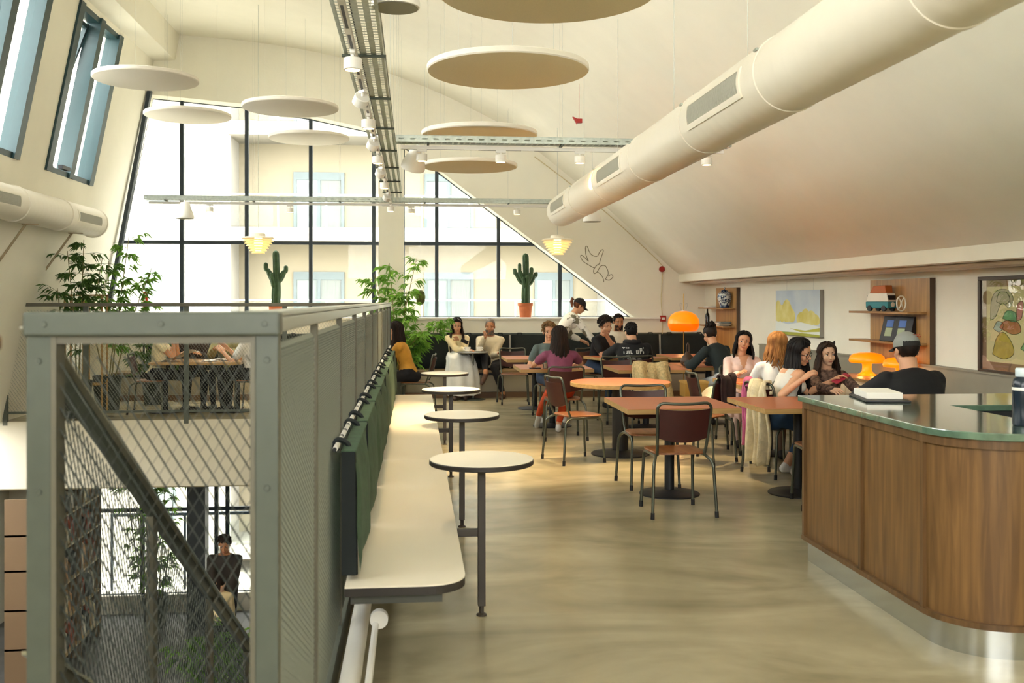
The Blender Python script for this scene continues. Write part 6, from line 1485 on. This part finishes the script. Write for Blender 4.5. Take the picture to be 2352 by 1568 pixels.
    for (p0, p1, r0, r1, tg) in prim:
        a = np.array(p0); d = np.array(p1) - a; t_ = np.clip(((cen - a) @ d) / (d @ d), 0, 1)
        D = np.linalg.norm(cen - (a + t_[:, None] * d), axis=1) - (r0 + (r1 - r0) * t_)
        if tg == 'torso':
            hN = (cen - np.array(P)) @ np.array(U2); mi = np.where(hN < hem * S, 2, 1)
            lat = np.abs((cen - np.array(N)) @ np.array(Rv)); fr_ = (cen - np.array(C)) @ np.array(fwd); hh = (cen - np.array(C)) @ np.array(U2) / S + 0.25
            if vneck: mi = np.where((fr_ > 0.02) & (hh > 0.335) & (lat < 0.034 * S * (hh - 0.335) / 0.10 + 0.008), 0, mi)
            mi = np.where((hh > neck) & (lat < 0.085 * S), 0, mi)
            if tank: mi = np.where((hh > 0.365) & ((lat > 0.115 * S) | (lat < 0.055 * S)) & (hh > 0.365), 0, mi)
        elif tg == 'shoulder': mi = np.full(len(fs), 0 if tank or slv == 0 and not sleeve == 'cap' else 1)
        elif tg == 'sleeve': mi = np.full(len(fs), 1); D = D - 0.004
        elif tg in ('uparm', 'fore'): mi = np.full(len(fs), 0)
        elif tg == 'thigh': mi = np.full(len(fs), 2)
        elif tg == 'shin': mi = np.full(len(fs), 2)
        elif tg == 'shin2': mi = np.where(0.35 + 0.65 * t_ > pants, 0, 2)
        else: mi = np.full(len(fs), 3)
        sel = D < best; best[sel] = D[sel]; bm[sel] = mi[sel]
    verts = [tuple(p) for p in co]; faces = list(fs); mids = [int(x) for x in bm]
    # ---- head and hands join the same mesh
    hco, hfs = head_mesh(female, child); o = len(verts)
    Mn = np.array(M); verts += [tuple(p) for p in (hco * S) @ Mn.T + np.array(HB)]; faces += [tuple(i + o for i in f) for f in hfs]; mids += [0] * len(hfs)
    hq = MB()
    for i, s in enumerate((-1, 1)):
        d = (WR[i] - EL[i]).normalized(); pn = V(*palms[i]) if palms[i] is not None else V(-s * 0.5, 0, -0.8)
        pn = (pn - d * pn.dot(d)); pn = pn.normalized() if pn.length > 1e-3 else d.orthogonal(); lt = d.cross(pn).normalized()
        if lt.dot(V(-s, 0, 0.3)) < 0: lt = -lt           # towards the thumb side
        hs = S * (0.95 if female else 1.05); w = WR[i]; cr = curl[i]
        for a_ in (-0.026, -0.009, 0.009, 0.026): hq.tube([w - d * 0.02 + lt * a_ * 0.6 * hs, w + d * 0.04 * hs + lt * a_ * hs, w + d * 0.085 * hs + lt * a_ * 1.15 * hs], [0.014 * hs, 0.015 * hs, 0.012 * hs], 8)
        for a_, ln in ((0.031, 0.066), (0.0105, 0.076), (-0.0105, 0.071), (-0.031, 0.056)):
            p = w + d * 0.085 * hs + lt * a_ * hs; an = cr * 0.55; dd = d; pts = [p - d * 0.012]
            for sg in (0.45, 0.30, 0.25):
                c_ = math.cos(an); dd = (d * c_ + pn * math.sin(an) + lt * a_ * 2.2).normalized(); pts.append(p); p = p + dd * ln * sg * hs; an += cr * 0.75
            pts.append(p); hq.tube(pts, [0.0095 * hs, 0.0095 * hs, 0.0088 * hs, 0.0082 * hs, 0.0058 * hs], 8)
        p = w + d * 0.028 * hs + lt * 0.028 * hs; td = (d * 0.65 + lt * 0.6 + pn * 0.35).normalized(); td2 = (d * 0.85 + lt * 0.1 + pn * (0.3 + 0.4 * cr)).normalized()
        hq.tube([p - td * 0.02 * hs, p, p + td * 0.035 * hs, p + td * 0.035 * hs + td2 * 0.025 * hs, p + td * 0.035 * hs + td2 * 0.042 * hs], [0.012 * hs, 0.013 * hs, 0.011 * hs, 0.010 * hs, 0.006 * hs], 8)
    o = len(verts); verts += hq.v; faces += [tuple(i + o for i in f) for f in hq.f]; mids += [0] * len(hq.f)
    me = bpy.data.meshes.new('body'); me.from_pydata(verts, [], faces)
    for m_ in (skin, top, bottom, shoes): me.materials.append(m_)
    me.polygons.foreach_set('material_index', mids); me.polygons.foreach_set('use_smooth', [True] * len(faces)); me.update()
    body = bpy.data.objects.new('body', me); COL.objects.link(body); body.parent = root
    # ---- face and hair
    HW = lambda p: HB + (M @ V(*p)) * S
    if face:
        for s in (-1, 1):
            e = MB(); e.ell(HW((s * 0.031, 0.0735, 0.079)), (0.0135 * S, 0.009 * S, 0.0068 * S), 12, 8, M=M); eo = e.build('eye', M_EYEW, body)
            i_ = MB(); i_.ell(HW((s * 0.031 , 0.0805, 0.079)), (0.0062 * S, 0.0035 * S, 0.0062 * S), 10, 6, M=M); i_.build('iris', M_IRIS, eo)
            b_ = MB(); b_.tube([HW((s * 0.014, 0.0885, 0.1025)), HW((s * 0.030, 0.0855, 0.1055)), HW((s * 0.048, 0.071, 0.098))], [0.0035 * S, 0.004 * S, 0.002 * S], 6); b_.build('eyebrow', hair[1] or H_DARK, body)
            b_ = MB(); b_.tube([HW((s * 0.018, 0.0795, 0.0825)), HW((s * 0.031, 0.0830, 0.087)), HW((s * 0.044, 0.0750, 0.0815))], [0.0015 * S, 0.0022 * S, 0.0012 * S], 5); b_.build('eyelid', M_IRIS, body)
        b_ = MB(); b_.tube([HW((-0.023, 0.0835, 0.0155)), HW((-0.010, 0.0955, 0.0115)), HW((0.0, 0.0975, 0.0105)), HW((0.010, 0.0955, 0.0115)), HW((0.023, 0.0835, 0.0155))], [0.0022 * S, 0.0048 * S, 0.0052 * S, 0.0048 * S, 0.0022 * S], 8); b_.build('lips', M_LIP, body)
    if beard:
        q = MB(); rnd = random.Random(5)
        for j in range(90):
            a = rnd.uniform(-1.35, 1.35); z = rnd.uniform(-0.045, 0.03); r_ = 0.064
            if abs(a) < 0.35 and z > -0.002: continue
            p = (r_ * math.sin(a), 0.028 + 0.066 * math.cos(a), z); q.tube([HW(p), HW((p[0] * 1.05, p[1] * 1.04, p[2] - 0.012)), HW((p[0] * 1.04, p[1] * 1.03, p[2] - 0.022))], [0.006 * S, 0.006 * S, 0.002 * S], 5)
        q.build('beard', beard, body, smooth=60)
    if hair[1] is not None and hair[0] != 'none': make_hair(hair[0], body, M, HB, S, hair[1], len(PEOPLE) + 3, V(0, 0, -1) if abs(lean) < 25 else (V(0, 0, -1)))
    info = dict(root=root, body=body, HW=HW, M=M, HB=HB, S=S, L=L, P=P, C=C, N=N, U=U, U2=U2, Rv=Rv, fwd=fwd, KN=KN, AN=AN, WR=WR, EL=EL, hz=hz, loc=loc, me=me)
    PEOPLE.append(info)
    return info
def ballcap(I, dome_m, brim_m, back_m=None, turn_=0.0):
    S, HW, M = I['S'], I['HW'], I['M']; q = MB(); rings = []
    for i in range(9):
        th = PI / 2 * i / 8; r = math.cos(th)
        rings.append([HW((0.086 * r * math.cos(a), -0.008 + 0.108 * r * math.sin(a), 0.112 + 0.098 * math.sin(th))) for a in [2 * PI * j / 28 for j in range(28)]])
    rings.insert(0, [HW((0.085 * math.cos(a), -0.008 + 0.107 * math.sin(a), 0.098)) for a in [2 * PI * j / 28 for j in range(28)]])
    q.loft(rings); cap_ = q.build('cap', dome_m, I['body'], smooth=60)
    q = MB(); 
    def br(u, v):
        a = turn_ + PI / 2 + (u - 0.5) * 1.9; r = 0.104 + 0.072 * v * math.sin(PI * u) ** 0.5
        return HW((0.8 * r * math.cos(a) if abs(turn_) < 0.1 else 0.82 * r * math.cos(a), -0.008 + r * math.sin(a), 0.108 - 0.022 * v - 0.02 * (2 * u - 1) ** 2))
    q.grid(br, 14, 5); bo = q.build('brim', brim_m, cap_, smooth=60); m_ = bo.modifiers.new('t', 'SOLIDIFY'); m_.thickness = 0.005
    if back_m:
        q = MB(); q.grid(lambda u, v: HW((0.0885 * math.cos(0.95 * (v - 0.1)) * math.cos(-PI / 2 + (u - 0.5) * 1.7), -0.008 + 0.111 * math.cos(0.95 * (v - 0.1)) * math.sin(-PI / 2 + (u - 0.5) * 1.7), 0.097 + 0.098 * math.sin(0.85 * v))), 12, 6); q.build('back_panel', back_m, cap_, smooth=60)
    q = MB(); q.ell(HW((0, -0.008, 0.211)), (0.007, 0.007, 0.005), 8, 6); q.build('button', brim_m, cap_)
def skirt(I, m_, hem_z=0.12, flare=0.27, knee=0.48, nm='skirt'):
    hz, S = I['hz'], I['S']; q = MB(); pts = [(0, -0.02, hz + 0.10), (0, 0.06, hz + 0.07), (0, 0.24, hz + 0.045), (0, 0.40 * S, hz + 0.02), (0, knee, hz - 0.10), (0, knee + 0.02, hz - 0.24), (0, knee - 0.02, hem_z)]
    P = [Vector(p) for p in spline(pts, 5)]; rings = []; n = 44; k = len(P)
    for i, p in enumerate(P):
        t_ = (P[min(i + 1, k - 1)] - P[max(i - 1, 0)]).normalized(); x = Vector((1, 0, 0)); w = t_.cross(x); f = i / (k - 1)
        rx = 0.165 + (flare - 0.165) * f; ry = 0.125 - 0.02 * math.sin(PI * f) + 0.05 * f * f
        rings.append([p + x * math.cos(a) * (rx + 0.020 * f * math.sin(9 * a + 2 * f)) + w * math.sin(a) * (ry + 0.018 * f * math.sin(9 * a + 2 * f)) for a in [2 * PI * j / n for j in range(n)]])
    q.loft(rings, cap=False); return q.build(nm, m_, I['body'], smooth=70)
def glasses(I):
    q = MB(); HW, S = I['HW'], I['S']
    for s in (-1, 1):
        q.tube([HW((s * 0.033 + 0.026 * math.cos(a), 0.0965 - abs(0.026 * math.cos(a) + 0.033) * 0.12, 0.074 + 0.021 * math.sin(a))) for a in [2 * PI * j / 18 for j in range(18)]], 0.0026, 6, closed=True)
        q.tube([HW((s * 0.060, 0.089, 0.080)), HW((s * 0.074, 0.04, 0.080)), HW((s * 0.080, -0.012, 0.076))], 0.0022, 6)
    q.tube([HW((-0.008, 0.098, 0.080)), HW((0, 0.1, 0.083)), HW((0.008, 0.098, 0.080))], 0.0024, 6)
    return q.build('glasses', mat('glasses_black', '#141210', 0.3), I['body'])
def hand_world(I, i):
    return I['root'].matrix_basis @ I['WR'][i]
D = math.radians
GR = 'guests of the cafe'
# woman in the long skirt on the far bench
I = person('woman in cream sweater and long white skirt on the far bench', (0.69, 16.30, 1.185), D(172), 0.97, lean=2, hunch=6, head=(-8, 18, 4), top=cloth('cream_sweater', '#e2d2a8'), bottom=cloth('white_skirt', '#e3e4e0', 0.04),
           hands=((0.70, 16.05, 0.93), (0.84, 15.98, 0.78)), palms=((0.2, 0.3, 0), None), feet=((0.60, 15.85, 0), (0.80, 15.88, 0)), hair=('longer', H_DARK), shoes=mat('shoe_brown', '#3a2a22', 0.5), hem=-0.05, neck=0.46)
skirt(I, cloth('white_skirt', '#e3e4e0', 0.04), 0.10, 0.30, 0.46)
p = I['root'].matrix_basis @ (I['WR'][0])
q = MB(); q.cbox((0, 0, 0), (0.13, 0.012, 0.06)); q.build('phone', M_BLACKPL, loc=(0.80, 16.0, 0.925), rot=(0.3, 0.45, 0.2), smooth=0, bevel=0.004, label='black phone held by the woman in the long skirt', cat='phone')
# man in the pale sweater with crossed legs
I = person('bald bearded man in pale sweater with crossed legs on the far bench', (1.235, 16.30, 1.17), D(205), 1.03, female=False, lean=10, hunch=6, head=(18, 12, -4), top=cloth('pale_sweater', '#d3c6a8'), bottom=cloth('black_trousers', '#14151a'), skin=SKIN2,
           hands=((1.36, 16.0, 0.72), (1.12, 16.03, 0.975)), poles=((0.7, -0.3, -0.6), (0.2, 0.2, -1.0)), palms=(None, (0.2, 0.4, 0.2)), curl=(0.5, 1.2), feet=((1.42, 15.96, 0.0), (1.12, 15.72, 0.36)), knees=((0.05, 1, 0.8), (0.1, 0.4, 1.2)), pants=0.93,
           hair=('cropped', H_GREY), beard=H_GREY, shoes=mat('shoe_suede', '#4a3226', 0.7))
# waitress with the black cap
I = person('standing waitress in spotted blouse and dark cap leaning over a table', (2.56, 15.35, 1.50), D(80), 0.97, stand=True, lean=30, hunch=14, head=(0, 30, 0), top=mat('spotted_blouse', '#e9e6da', 0.85, col2='#6d6752', vscale=7), bottom=cloth('grey_denim', '#5f6e70'),
           hands=((2.62, 15.45, 0.95), (2.80, 15.10, 0.90)), sleeve='threeq', hair=('tiedcap', H_AUB), shoes=mat('shoe_white', '#d8d6cf', 0.5), loose=0.02, pants=1.0)
MATS['spotted_blouse'].node_tree.nodes['Color Ramp'].color_ramp.elements[0].position = 0.44; MATS['spotted_blouse'].node_tree.nodes['Color Ramp'].color_ramp.elements[1].position = 0.47
ballcap(I, mat('cap_black', '#1d1c1a', 0.8), mat('cap_black', '#1d1c1a', 0.8))
wt = I
b = MB(); b.lathe([(0, 0), (0.15, 0), (0.16, 0.015), (0.155, 0.018), (0.145, 0.006), (0, 0.006)], n=30); b.build('serving_tray', M_BLACKPL, loc=(2.86, 15.02, 0.87), label='round black serving tray held by the waitress', cat='tray')
b = MB(); b.grid(lambda u, v: ((u - 0.5) * 0.10, 0.0, v * 0.05), 4, 2)
# curly haired man in black, hand at his mouth
I = person('curly haired young man in black shirt resting his chin on his hand', (2.88, 14.86, 1.215), D(140), 1.03, female=False, lean=16, hunch=8, head=(-12, 16, 12), top=cloth('black_tee', '#121214'), bottom=cloth('blue_denim', '#26364e'), sleeve='short',
           hands=((2.84, 14.64, 1.07), (3.05, 14.62, 0.78)), poles=((-0.5, 0.3, -1.0), None), palms=((0.3, 0.4, 0.3), None), curl=(1.0, 0.5), hair=('curly', H_DARK), feet=((2.82, 14.45, 0), (3.05, 14.5, 0)))
# bearded man behind
I = person('bearded man in white shirt half hidden behind the curly haired man', (3.38, 16.33, 1.235), D(185), 1.02, female=False, lean=4, head=(10, 8, 0), top=cloth('offwhite_shirt', '#dcd3bf'), bottom=cloth('dark_trousers', '#23242a'), skin=SKIN2, hair=('short', H_DARK), beard=H_DARK)
# black hoodie with lettering
I = person('person in black hoodie with white lettering on the back', (3.0, 13.62, 1.15), D(4), 1.04, female=False, lean=16, hunch=12, head=(4, 14, 0), top=cloth('black_hoodie', '#131315', 0.15), bottom=cloth('dark_trousers', '#23242a'), face=False,
           hands=((2.78, 14.05, 0.79), (3.25, 14.05, 0.79)), poles=((-1, -0.2, -0.5), (1, -0.2, -0.5)), hair=('short', H_BLACK), loose=0.026, thick=1.08)
q = MB(); HW = I['HW']; q.tube(spline([HW((-0.085, 0.02, -0.055)), HW((-0.085, -0.07, -0.07)), HW((0, -0.125, -0.09)), HW((0.085, -0.07, -0.07)), HW((0.085, 0.02, -0.055))], 5), 0.035, 10)
q.ell(HW((0, -0.115, -0.105)), (0.075, 0.03, 0.06), 16, 10); q.build('hood', cloth('black_hoodie', '#131315', 0.15), I['body'], smooth=60)
def back_print(I, pieces, mat_, nm):
    """flat print laid onto the back of a garment: 2D pieces (x right as seen from behind, z) -> ray cast forward"""
    bt = BVHTree.FromPolygons([tuple(v.co) for v in I['me'].vertices], [tuple(p.vertices) for p in I['me'].polygons])
    q = MB()
    for poly_v, poly_f in pieces:
        vs = []; good = True
        for (x, z) in poly_v:
            h = bt.ray_cast(V(x, -0.6, z), V(0, 1, 0), 1.2)
            if h[0] is None: good = False; break
            vs.append(h[0] + V(0, -0.004, 0))
        if good: q.add(vs, poly_f)
    return q.build(nm, mat_, I['body'], smooth=0)
def rect_piece(x0, z0, x1, z1, sh=0.0, n=3):
    vs = [(x0 + (x1 - x0) * i / n + sh * j, z0 + (z1 - z0) * j) for j in (0, 1) for i in range(n + 1)]
    return vs, [(i, i + 1, n + 2 + i, n + 1 + i) for i in range(n)]
zc = I['hz'] + 0.315
PC = []
def bars(lst):
    for (x0, z0, x1, z1) in lst: PC.append(rect_piece(x0, zc + z0, x1, zc + z1))
H_, wd = 0.088, 0.011
bars([(-0.155, H_ - wd, -0.115, H_), (-0.140, 0, -0.129, H_),                       # T
      (-0.098, 0, -0.087, H_), (-0.110, 0, -0.098, wd),                            # J
      (-0.074, 0, -0.063, H_),                                                    # I
      (-0.048, 0, -0.038, H_ * 0.55), (-0.038, 0, -0.020, wd),                     # L
      (0.03, 0, 0.04, H_ * 0.55), (0.052, 0, 0.062, H_ * 0.6), (0.04, 0, 0.052, wd),   # U
      (0.082, 0, 0.092, H_ * 0.85), (0.092, H_ * 0.85 - wd, 0.108, H_ * 0.85), (0.108, H_ * 0.4, 0.116, H_ * 0.85), (0.092, H_ * 0.4, 0.108, H_ * 0.4 + wd),   # P
      (0.130, 0, 0.140, H_)])                                                     # I
for c_ in range(3):
    for r_ in range(9): PC.append(rect_piece(-0.10 + c_ * 0.072, zc - 0.028 - r_ * 0.0155, -0.10 + c_ * 0.072 + 0.052 + 0.008 * ((r_ * 7 + c_) % 3 - 1), zc - 0.0235 - r_ * 0.0155))
back_print(I, PC, mat('print_white', '#c9cbc4', 0.8), 'back_print')
# woman in purple
I = person('woman in purple shirt and orange trousers with long dark hair, seen from behind', (1.69, 11.55, 1.165), D(3), 0.97, lean=8, hunch=6, head=(3, 10, 0), top=cloth('purple_tee', '#7c3f58'), bottom=cloth('orange_trousers', '#c8481c'), sleeve='short', face=False,
           hands=((1.44, 11.98, 0.80), (1.98, 11.96, 0.80)), poles=((-0.9, -0.5, -0.6), (0.9, -0.5, -0.6)), hair=('longer', H_DARK), feet=((1.50, 12.35, 0), (1.72, 11.85, 0)), knees=((-0.7, 1, 0.9), (0.3, 1, 0.8)), shoes=mat('shoe_white', '#d8d6cf', 0.5), pants=0.9)
# blond person opposite her
I = person('blond person in grey-green shirt hidden behind the woman in purple', (1.80, 13.28, 1.17), D(180), 0.98, lean=4, head=(0, 6, 0), top=cloth('greygreen_tee', '#5c6a66'), bottom=cloth('blue_denim', '#26364e'), sleeve='short', hair=('tousled', H_LTBR), feet=((1.62, 12.85, 0), (1.95, 12.9, 0)), shoes=mat('shoe_white', '#d8d6cf', 0.5))
# person with the bun
I = person('person in dark sweater with a hair bun bending over a table', (3.70, 12.22, 1.185), D(-28), 1.0, lean=24, hunch=16, head=(-14, 24, 0), top=cloth('dark_sweater', '#1f2a2b'), bottom=cloth('pale_trousers', '#c9cdd0'), face=False,
           hands=((3.42, 12.25, 0.79), (3.72, 12.42, 0.79)), poles=((-0.9, -0.3, -0.6), (0.9, -0.3, -0.5)), hair=('bun', H_DARK), loose=0.02)
# smiling woman in pink
I = person('smiling dark haired woman in pale pink blouse facing the camera', (3.645, 10.78, 1.125), D(186), 0.95, lean=8, hunch=4, head=(-6, -2, -9), top=cloth('pink_blouse', '#ebd2c9', 0.05), bottom=cloth('pink_skirt', '#d9c2bb', 0.05), vneck=True,
           hands=((3.78, 10.44, 0.79), (3.47, 10.44, 0.79)), poles=((-0.5, -0.8, -1.0), (0.5, -0.8, -1.0)), hair=('longshort', H_BLACK), neck=0.46)
# blonde woman from behind
I = person('woman with long wavy blond hair in white shirt, seen from behind', (3.50, 9.36, 1.16), D(6), 0.97, lean=10, hunch=6, head=(-2, 4, 6), top=cloth('white_tee', '#e4e2dc', 0.04), bottom=cloth('brown_trousers', '#5b4636'), sleeve='short', face=False,
           hands=((3.46, 9.66, 0.80), (3.62, 9.70, 0.80)), poles=((-0.9, -0.2, -1.0), (0.7, -0.2, -1.0)), hair=('longwavy', H_BLOND))
# woman with glasses
I = person('woman in white tank top with glasses leaning to the girl beside her', (3.46, 8.68, 1.125), D(84), 0.98, lean=16, hunch=12, head=(-46, 18, 10), top=cloth('grey_tank', '#d4d2c8', 0.05), bottom=cloth('blue_jeans', '#2b4a6e'), sleeve='none', tank=True,
           hands=((3.74, 8.62, 0.86), (3.36, 8.36, 0.90)), poles=(None, (0.25, -1.0, -0.8)), palms=(None, (-0.2, 0.4, -0.6)), curl=(0.6, 0.7), hair=('longer', H_BLACK), feet=((3.4, 8.85, 0.0), (3.38, 8.55, 0.0)), neck=0.43, pants=0.75, shoes=mat('shoe_white', '#d8d6cf', 0.5))
glasses(I)
e = MB(); e.ell(I['HW']((0.079, -0.008, 0.022)), (0.006, 0.006, 0.01), 8, 6); e.build('earring', M_WHITE, I['body'])
q = MB(); q.cbox((0, 0, 0), (0.155, 0.078, 0.010)); q.build('phone', mat('pink_phone', '#a3263c', 0.4), loc=(3.79, 8.56, 0.885), rot=(0.3, -0.5, 0.1), smooth=0, bevel=0.004, label='pink red phone held between the woman with glasses and the girl', cat='phone')
# girl
I = person('girl with long brown hair in floral blouse facing the camera', (3.815, 8.92, 1.06), D(184), 0.88, child=True, lean=4, hunch=4, head=(4, 4, 2), top=mat('floral_blouse', '#8a6d5c', 0.85, col2='#2e1c1a', vscale=34), bottom=cloth('brown_trousers', '#5b4636'),
           hands=((3.95, 8.50, 0.79), (3.68, 8.50, 0.79)), hair=('longgirl', H_BROWN), skin=SKIN3)
HW = I['HW']; q = MB()
for s in (-1, 1): q.loft([[HW((-0.06 + s * 0.004, -0.02, 0.188 + dz)) for dz in (-0.006, 0.006)] + [HW((-0.06 + s * 0.004, -0.012, 0.188 + dz)) for dz in (0.006, -0.006)], [HW((-0.06 + s * 0.034, -0.02, 0.188 + 0.012 + dz)) for dz in (-0.02, 0.02)] + [HW((-0.06 + s * 0.034, -0.012, 0.188 + 0.012 + dz)) for dz in (0.02, -0.02)]])
q.build('hair_bow', mat('bow_black', '#1a1716', 0.7), I['body'], smooth=0)
# man with the grey cap
I = person('man in black sweatshirt and grey cap sitting behind the counter, seen from behind', (3.70, 7.2, 1.215), D(-8), 1.06, female=False, lean=14, hunch=10, head=(-8, 8, 0), top=cloth('black_sweat', '#101113', 0.1), bottom=cloth('dark_trousers', '#23242a'), face=False,
           hands=((3.50, 7.62, 0.80), (3.92, 7.64, 0.80)), poles=((-1.0, -0.2, -0.7), (1.0, -0.2, -0.7)), hair=('under', H_DARK), loose=0.03, thick=1.12)
ballcap(I, mat('cap_grey', '#8f938d', 0.75), mat('cap_black', '#1d1c1a', 0.8), mat('cap_black', '#1d1c1a', 0.8))
q = MB(); HW = I['HW']
for r_ in range(2):
    for c_ in range(5): q.add([HW((0.015 + 0.011 * c_ - 0.004 * r_, -0.008 - 0.1125 * math.cos(0.75 + 0.09 * r_), 0.160 + 0.014 * r_ + dz)) for dz in (0, 0.009)] + [HW((0.023 + 0.011 * c_ - 0.004 * r_, -0.008 - 0.111 * math.cos(0.75 + 0.09 * r_), 0.160 + 0.014 * r_ + dz)) for dz in (0.009, 0)], [(0, 1, 2, 3)])
q.build('cap_print', mat('cap_print_red', '#a8523e', 0.8), I['body'], smooth=0)
# person in the yellow jacket at the rail corner
I = person('person in yellow jacket with long dark hair at the corner of the rail', (-0.27, 13.80, 1.17), D(-88), 0.99, lean=16, hunch=8, head=(8, 12, 0), top=cloth('yellow_jacket', '#d49c3c', 0.08), bottom=cloth('black_trousers', '#14151a'), hair=('longer', H_DARK), hands=((-0.50, 13.98, 0.8), (-0.50, 13.72, 0.8)), loose=0.03)
# diners beyond the void
I = person('person in sleeveless cream top drinking beyond the void', (-3.56, 14.48, 1.19), D(82), 0.98, lean=6, head=(0, 4, 0), top=cloth('cream_top', '#dccfa6'), bottom=cloth('black_trousers', '#14151a'), sleeve='cap', skin=SKIN2,
           hands=((-3.36, 14.52, 1.04), (-3.38, 14.42, 1.0)), poles=((-0.3, 0.2, -1), (0.3, 0.2, -1)), hair=('tied', H_DARK))
I = person('person in dark brown top at the back of the table beyond the void', (-3.28, 15.12, 1.19), D(160), 0.99, female=False, lean=8, top=cloth('brown_top', '#33251f'), bottom=cloth('black_trousers', '#14151a'), hair=('short', H_DARK), hands=((-3.1, 14.85, 0.80), (-3.38, 14.82, 0.80)))
I = person('person in olive jacket at the back of the table beyond the void', (-2.75, 15.15, 1.20), D(188), 1.0, female=False, lean=8, top=cloth('olive_jacket', '#8f8a5c'), bottom=cloth('dark_trousers', '#23242a'), hair=('short', H_BROWN), hands=((-2.62, 14.8, 0.84), (-2.88, 14.78, 0.88)), loose=0.02)
I = person('person in white shirt eating at the table beyond the void', (-2.42, 14.42, 1.18), D(-82), 1.0, female=False, lean=12, hunch=6, head=(0, 14, 0), top=cloth('white_tee', '#e4e2dc', 0.04), bottom=cloth('black_trousers', '#14151a'), sleeve='short', hair=('short', H_LTBR),
           hands=((-2.68, 14.32, 0.86), (-2.66, 14.56, 0.90)), poles=((-0.4, -0.4, -1), (0.4, -0.4, -1)))
MB().lathe([(0, 0.0), (0.055, 0.005), (0.07, 0.03), (0.045, 0.06), (0, 0.07)], n=18).build('burger', mat('bread_brown', '#8a5a2c', 0.7), loc=(-2.78, 14.46, 0.87), label='brown bun held by the person in the white shirt', cat='food')
# downstairs
I = person('person in dark jacket standing downstairs, looking down', (-2.74, 14.75, ZLOW + 1.66), D(185), 1.0, female=False, stand=True, lean=8, head=(10, 24, 0), top=cloth('dark_jacket', '#2b2620'), bottom=cloth('black_trousers', '#14151a'), hair=('tousled', H_DARK), z0=ZLOW, hands=((-2.62, 14.45, ZLOW + 1.0), (-2.85, 14.45, ZLOW + 1.02)), skin=SKIN2, loose=0.03)
I = person('small person in pale coat downstairs before the person in dark jacket', (-2.66, 14.1, ZLOW + 1.28), D(5), 0.78, stand=True, lean=4, head=(0, 10, 0), top=cloth('pale_coat', '#c9b890'), bottom=cloth('dark_trousers', '#23242a'), hair=('tied', H_DARK), z0=ZLOW, face=False, hands=((-2.80, 14.25, ZLOW + 0.62), (-2.52, 14.25, ZLOW + 0.62)))
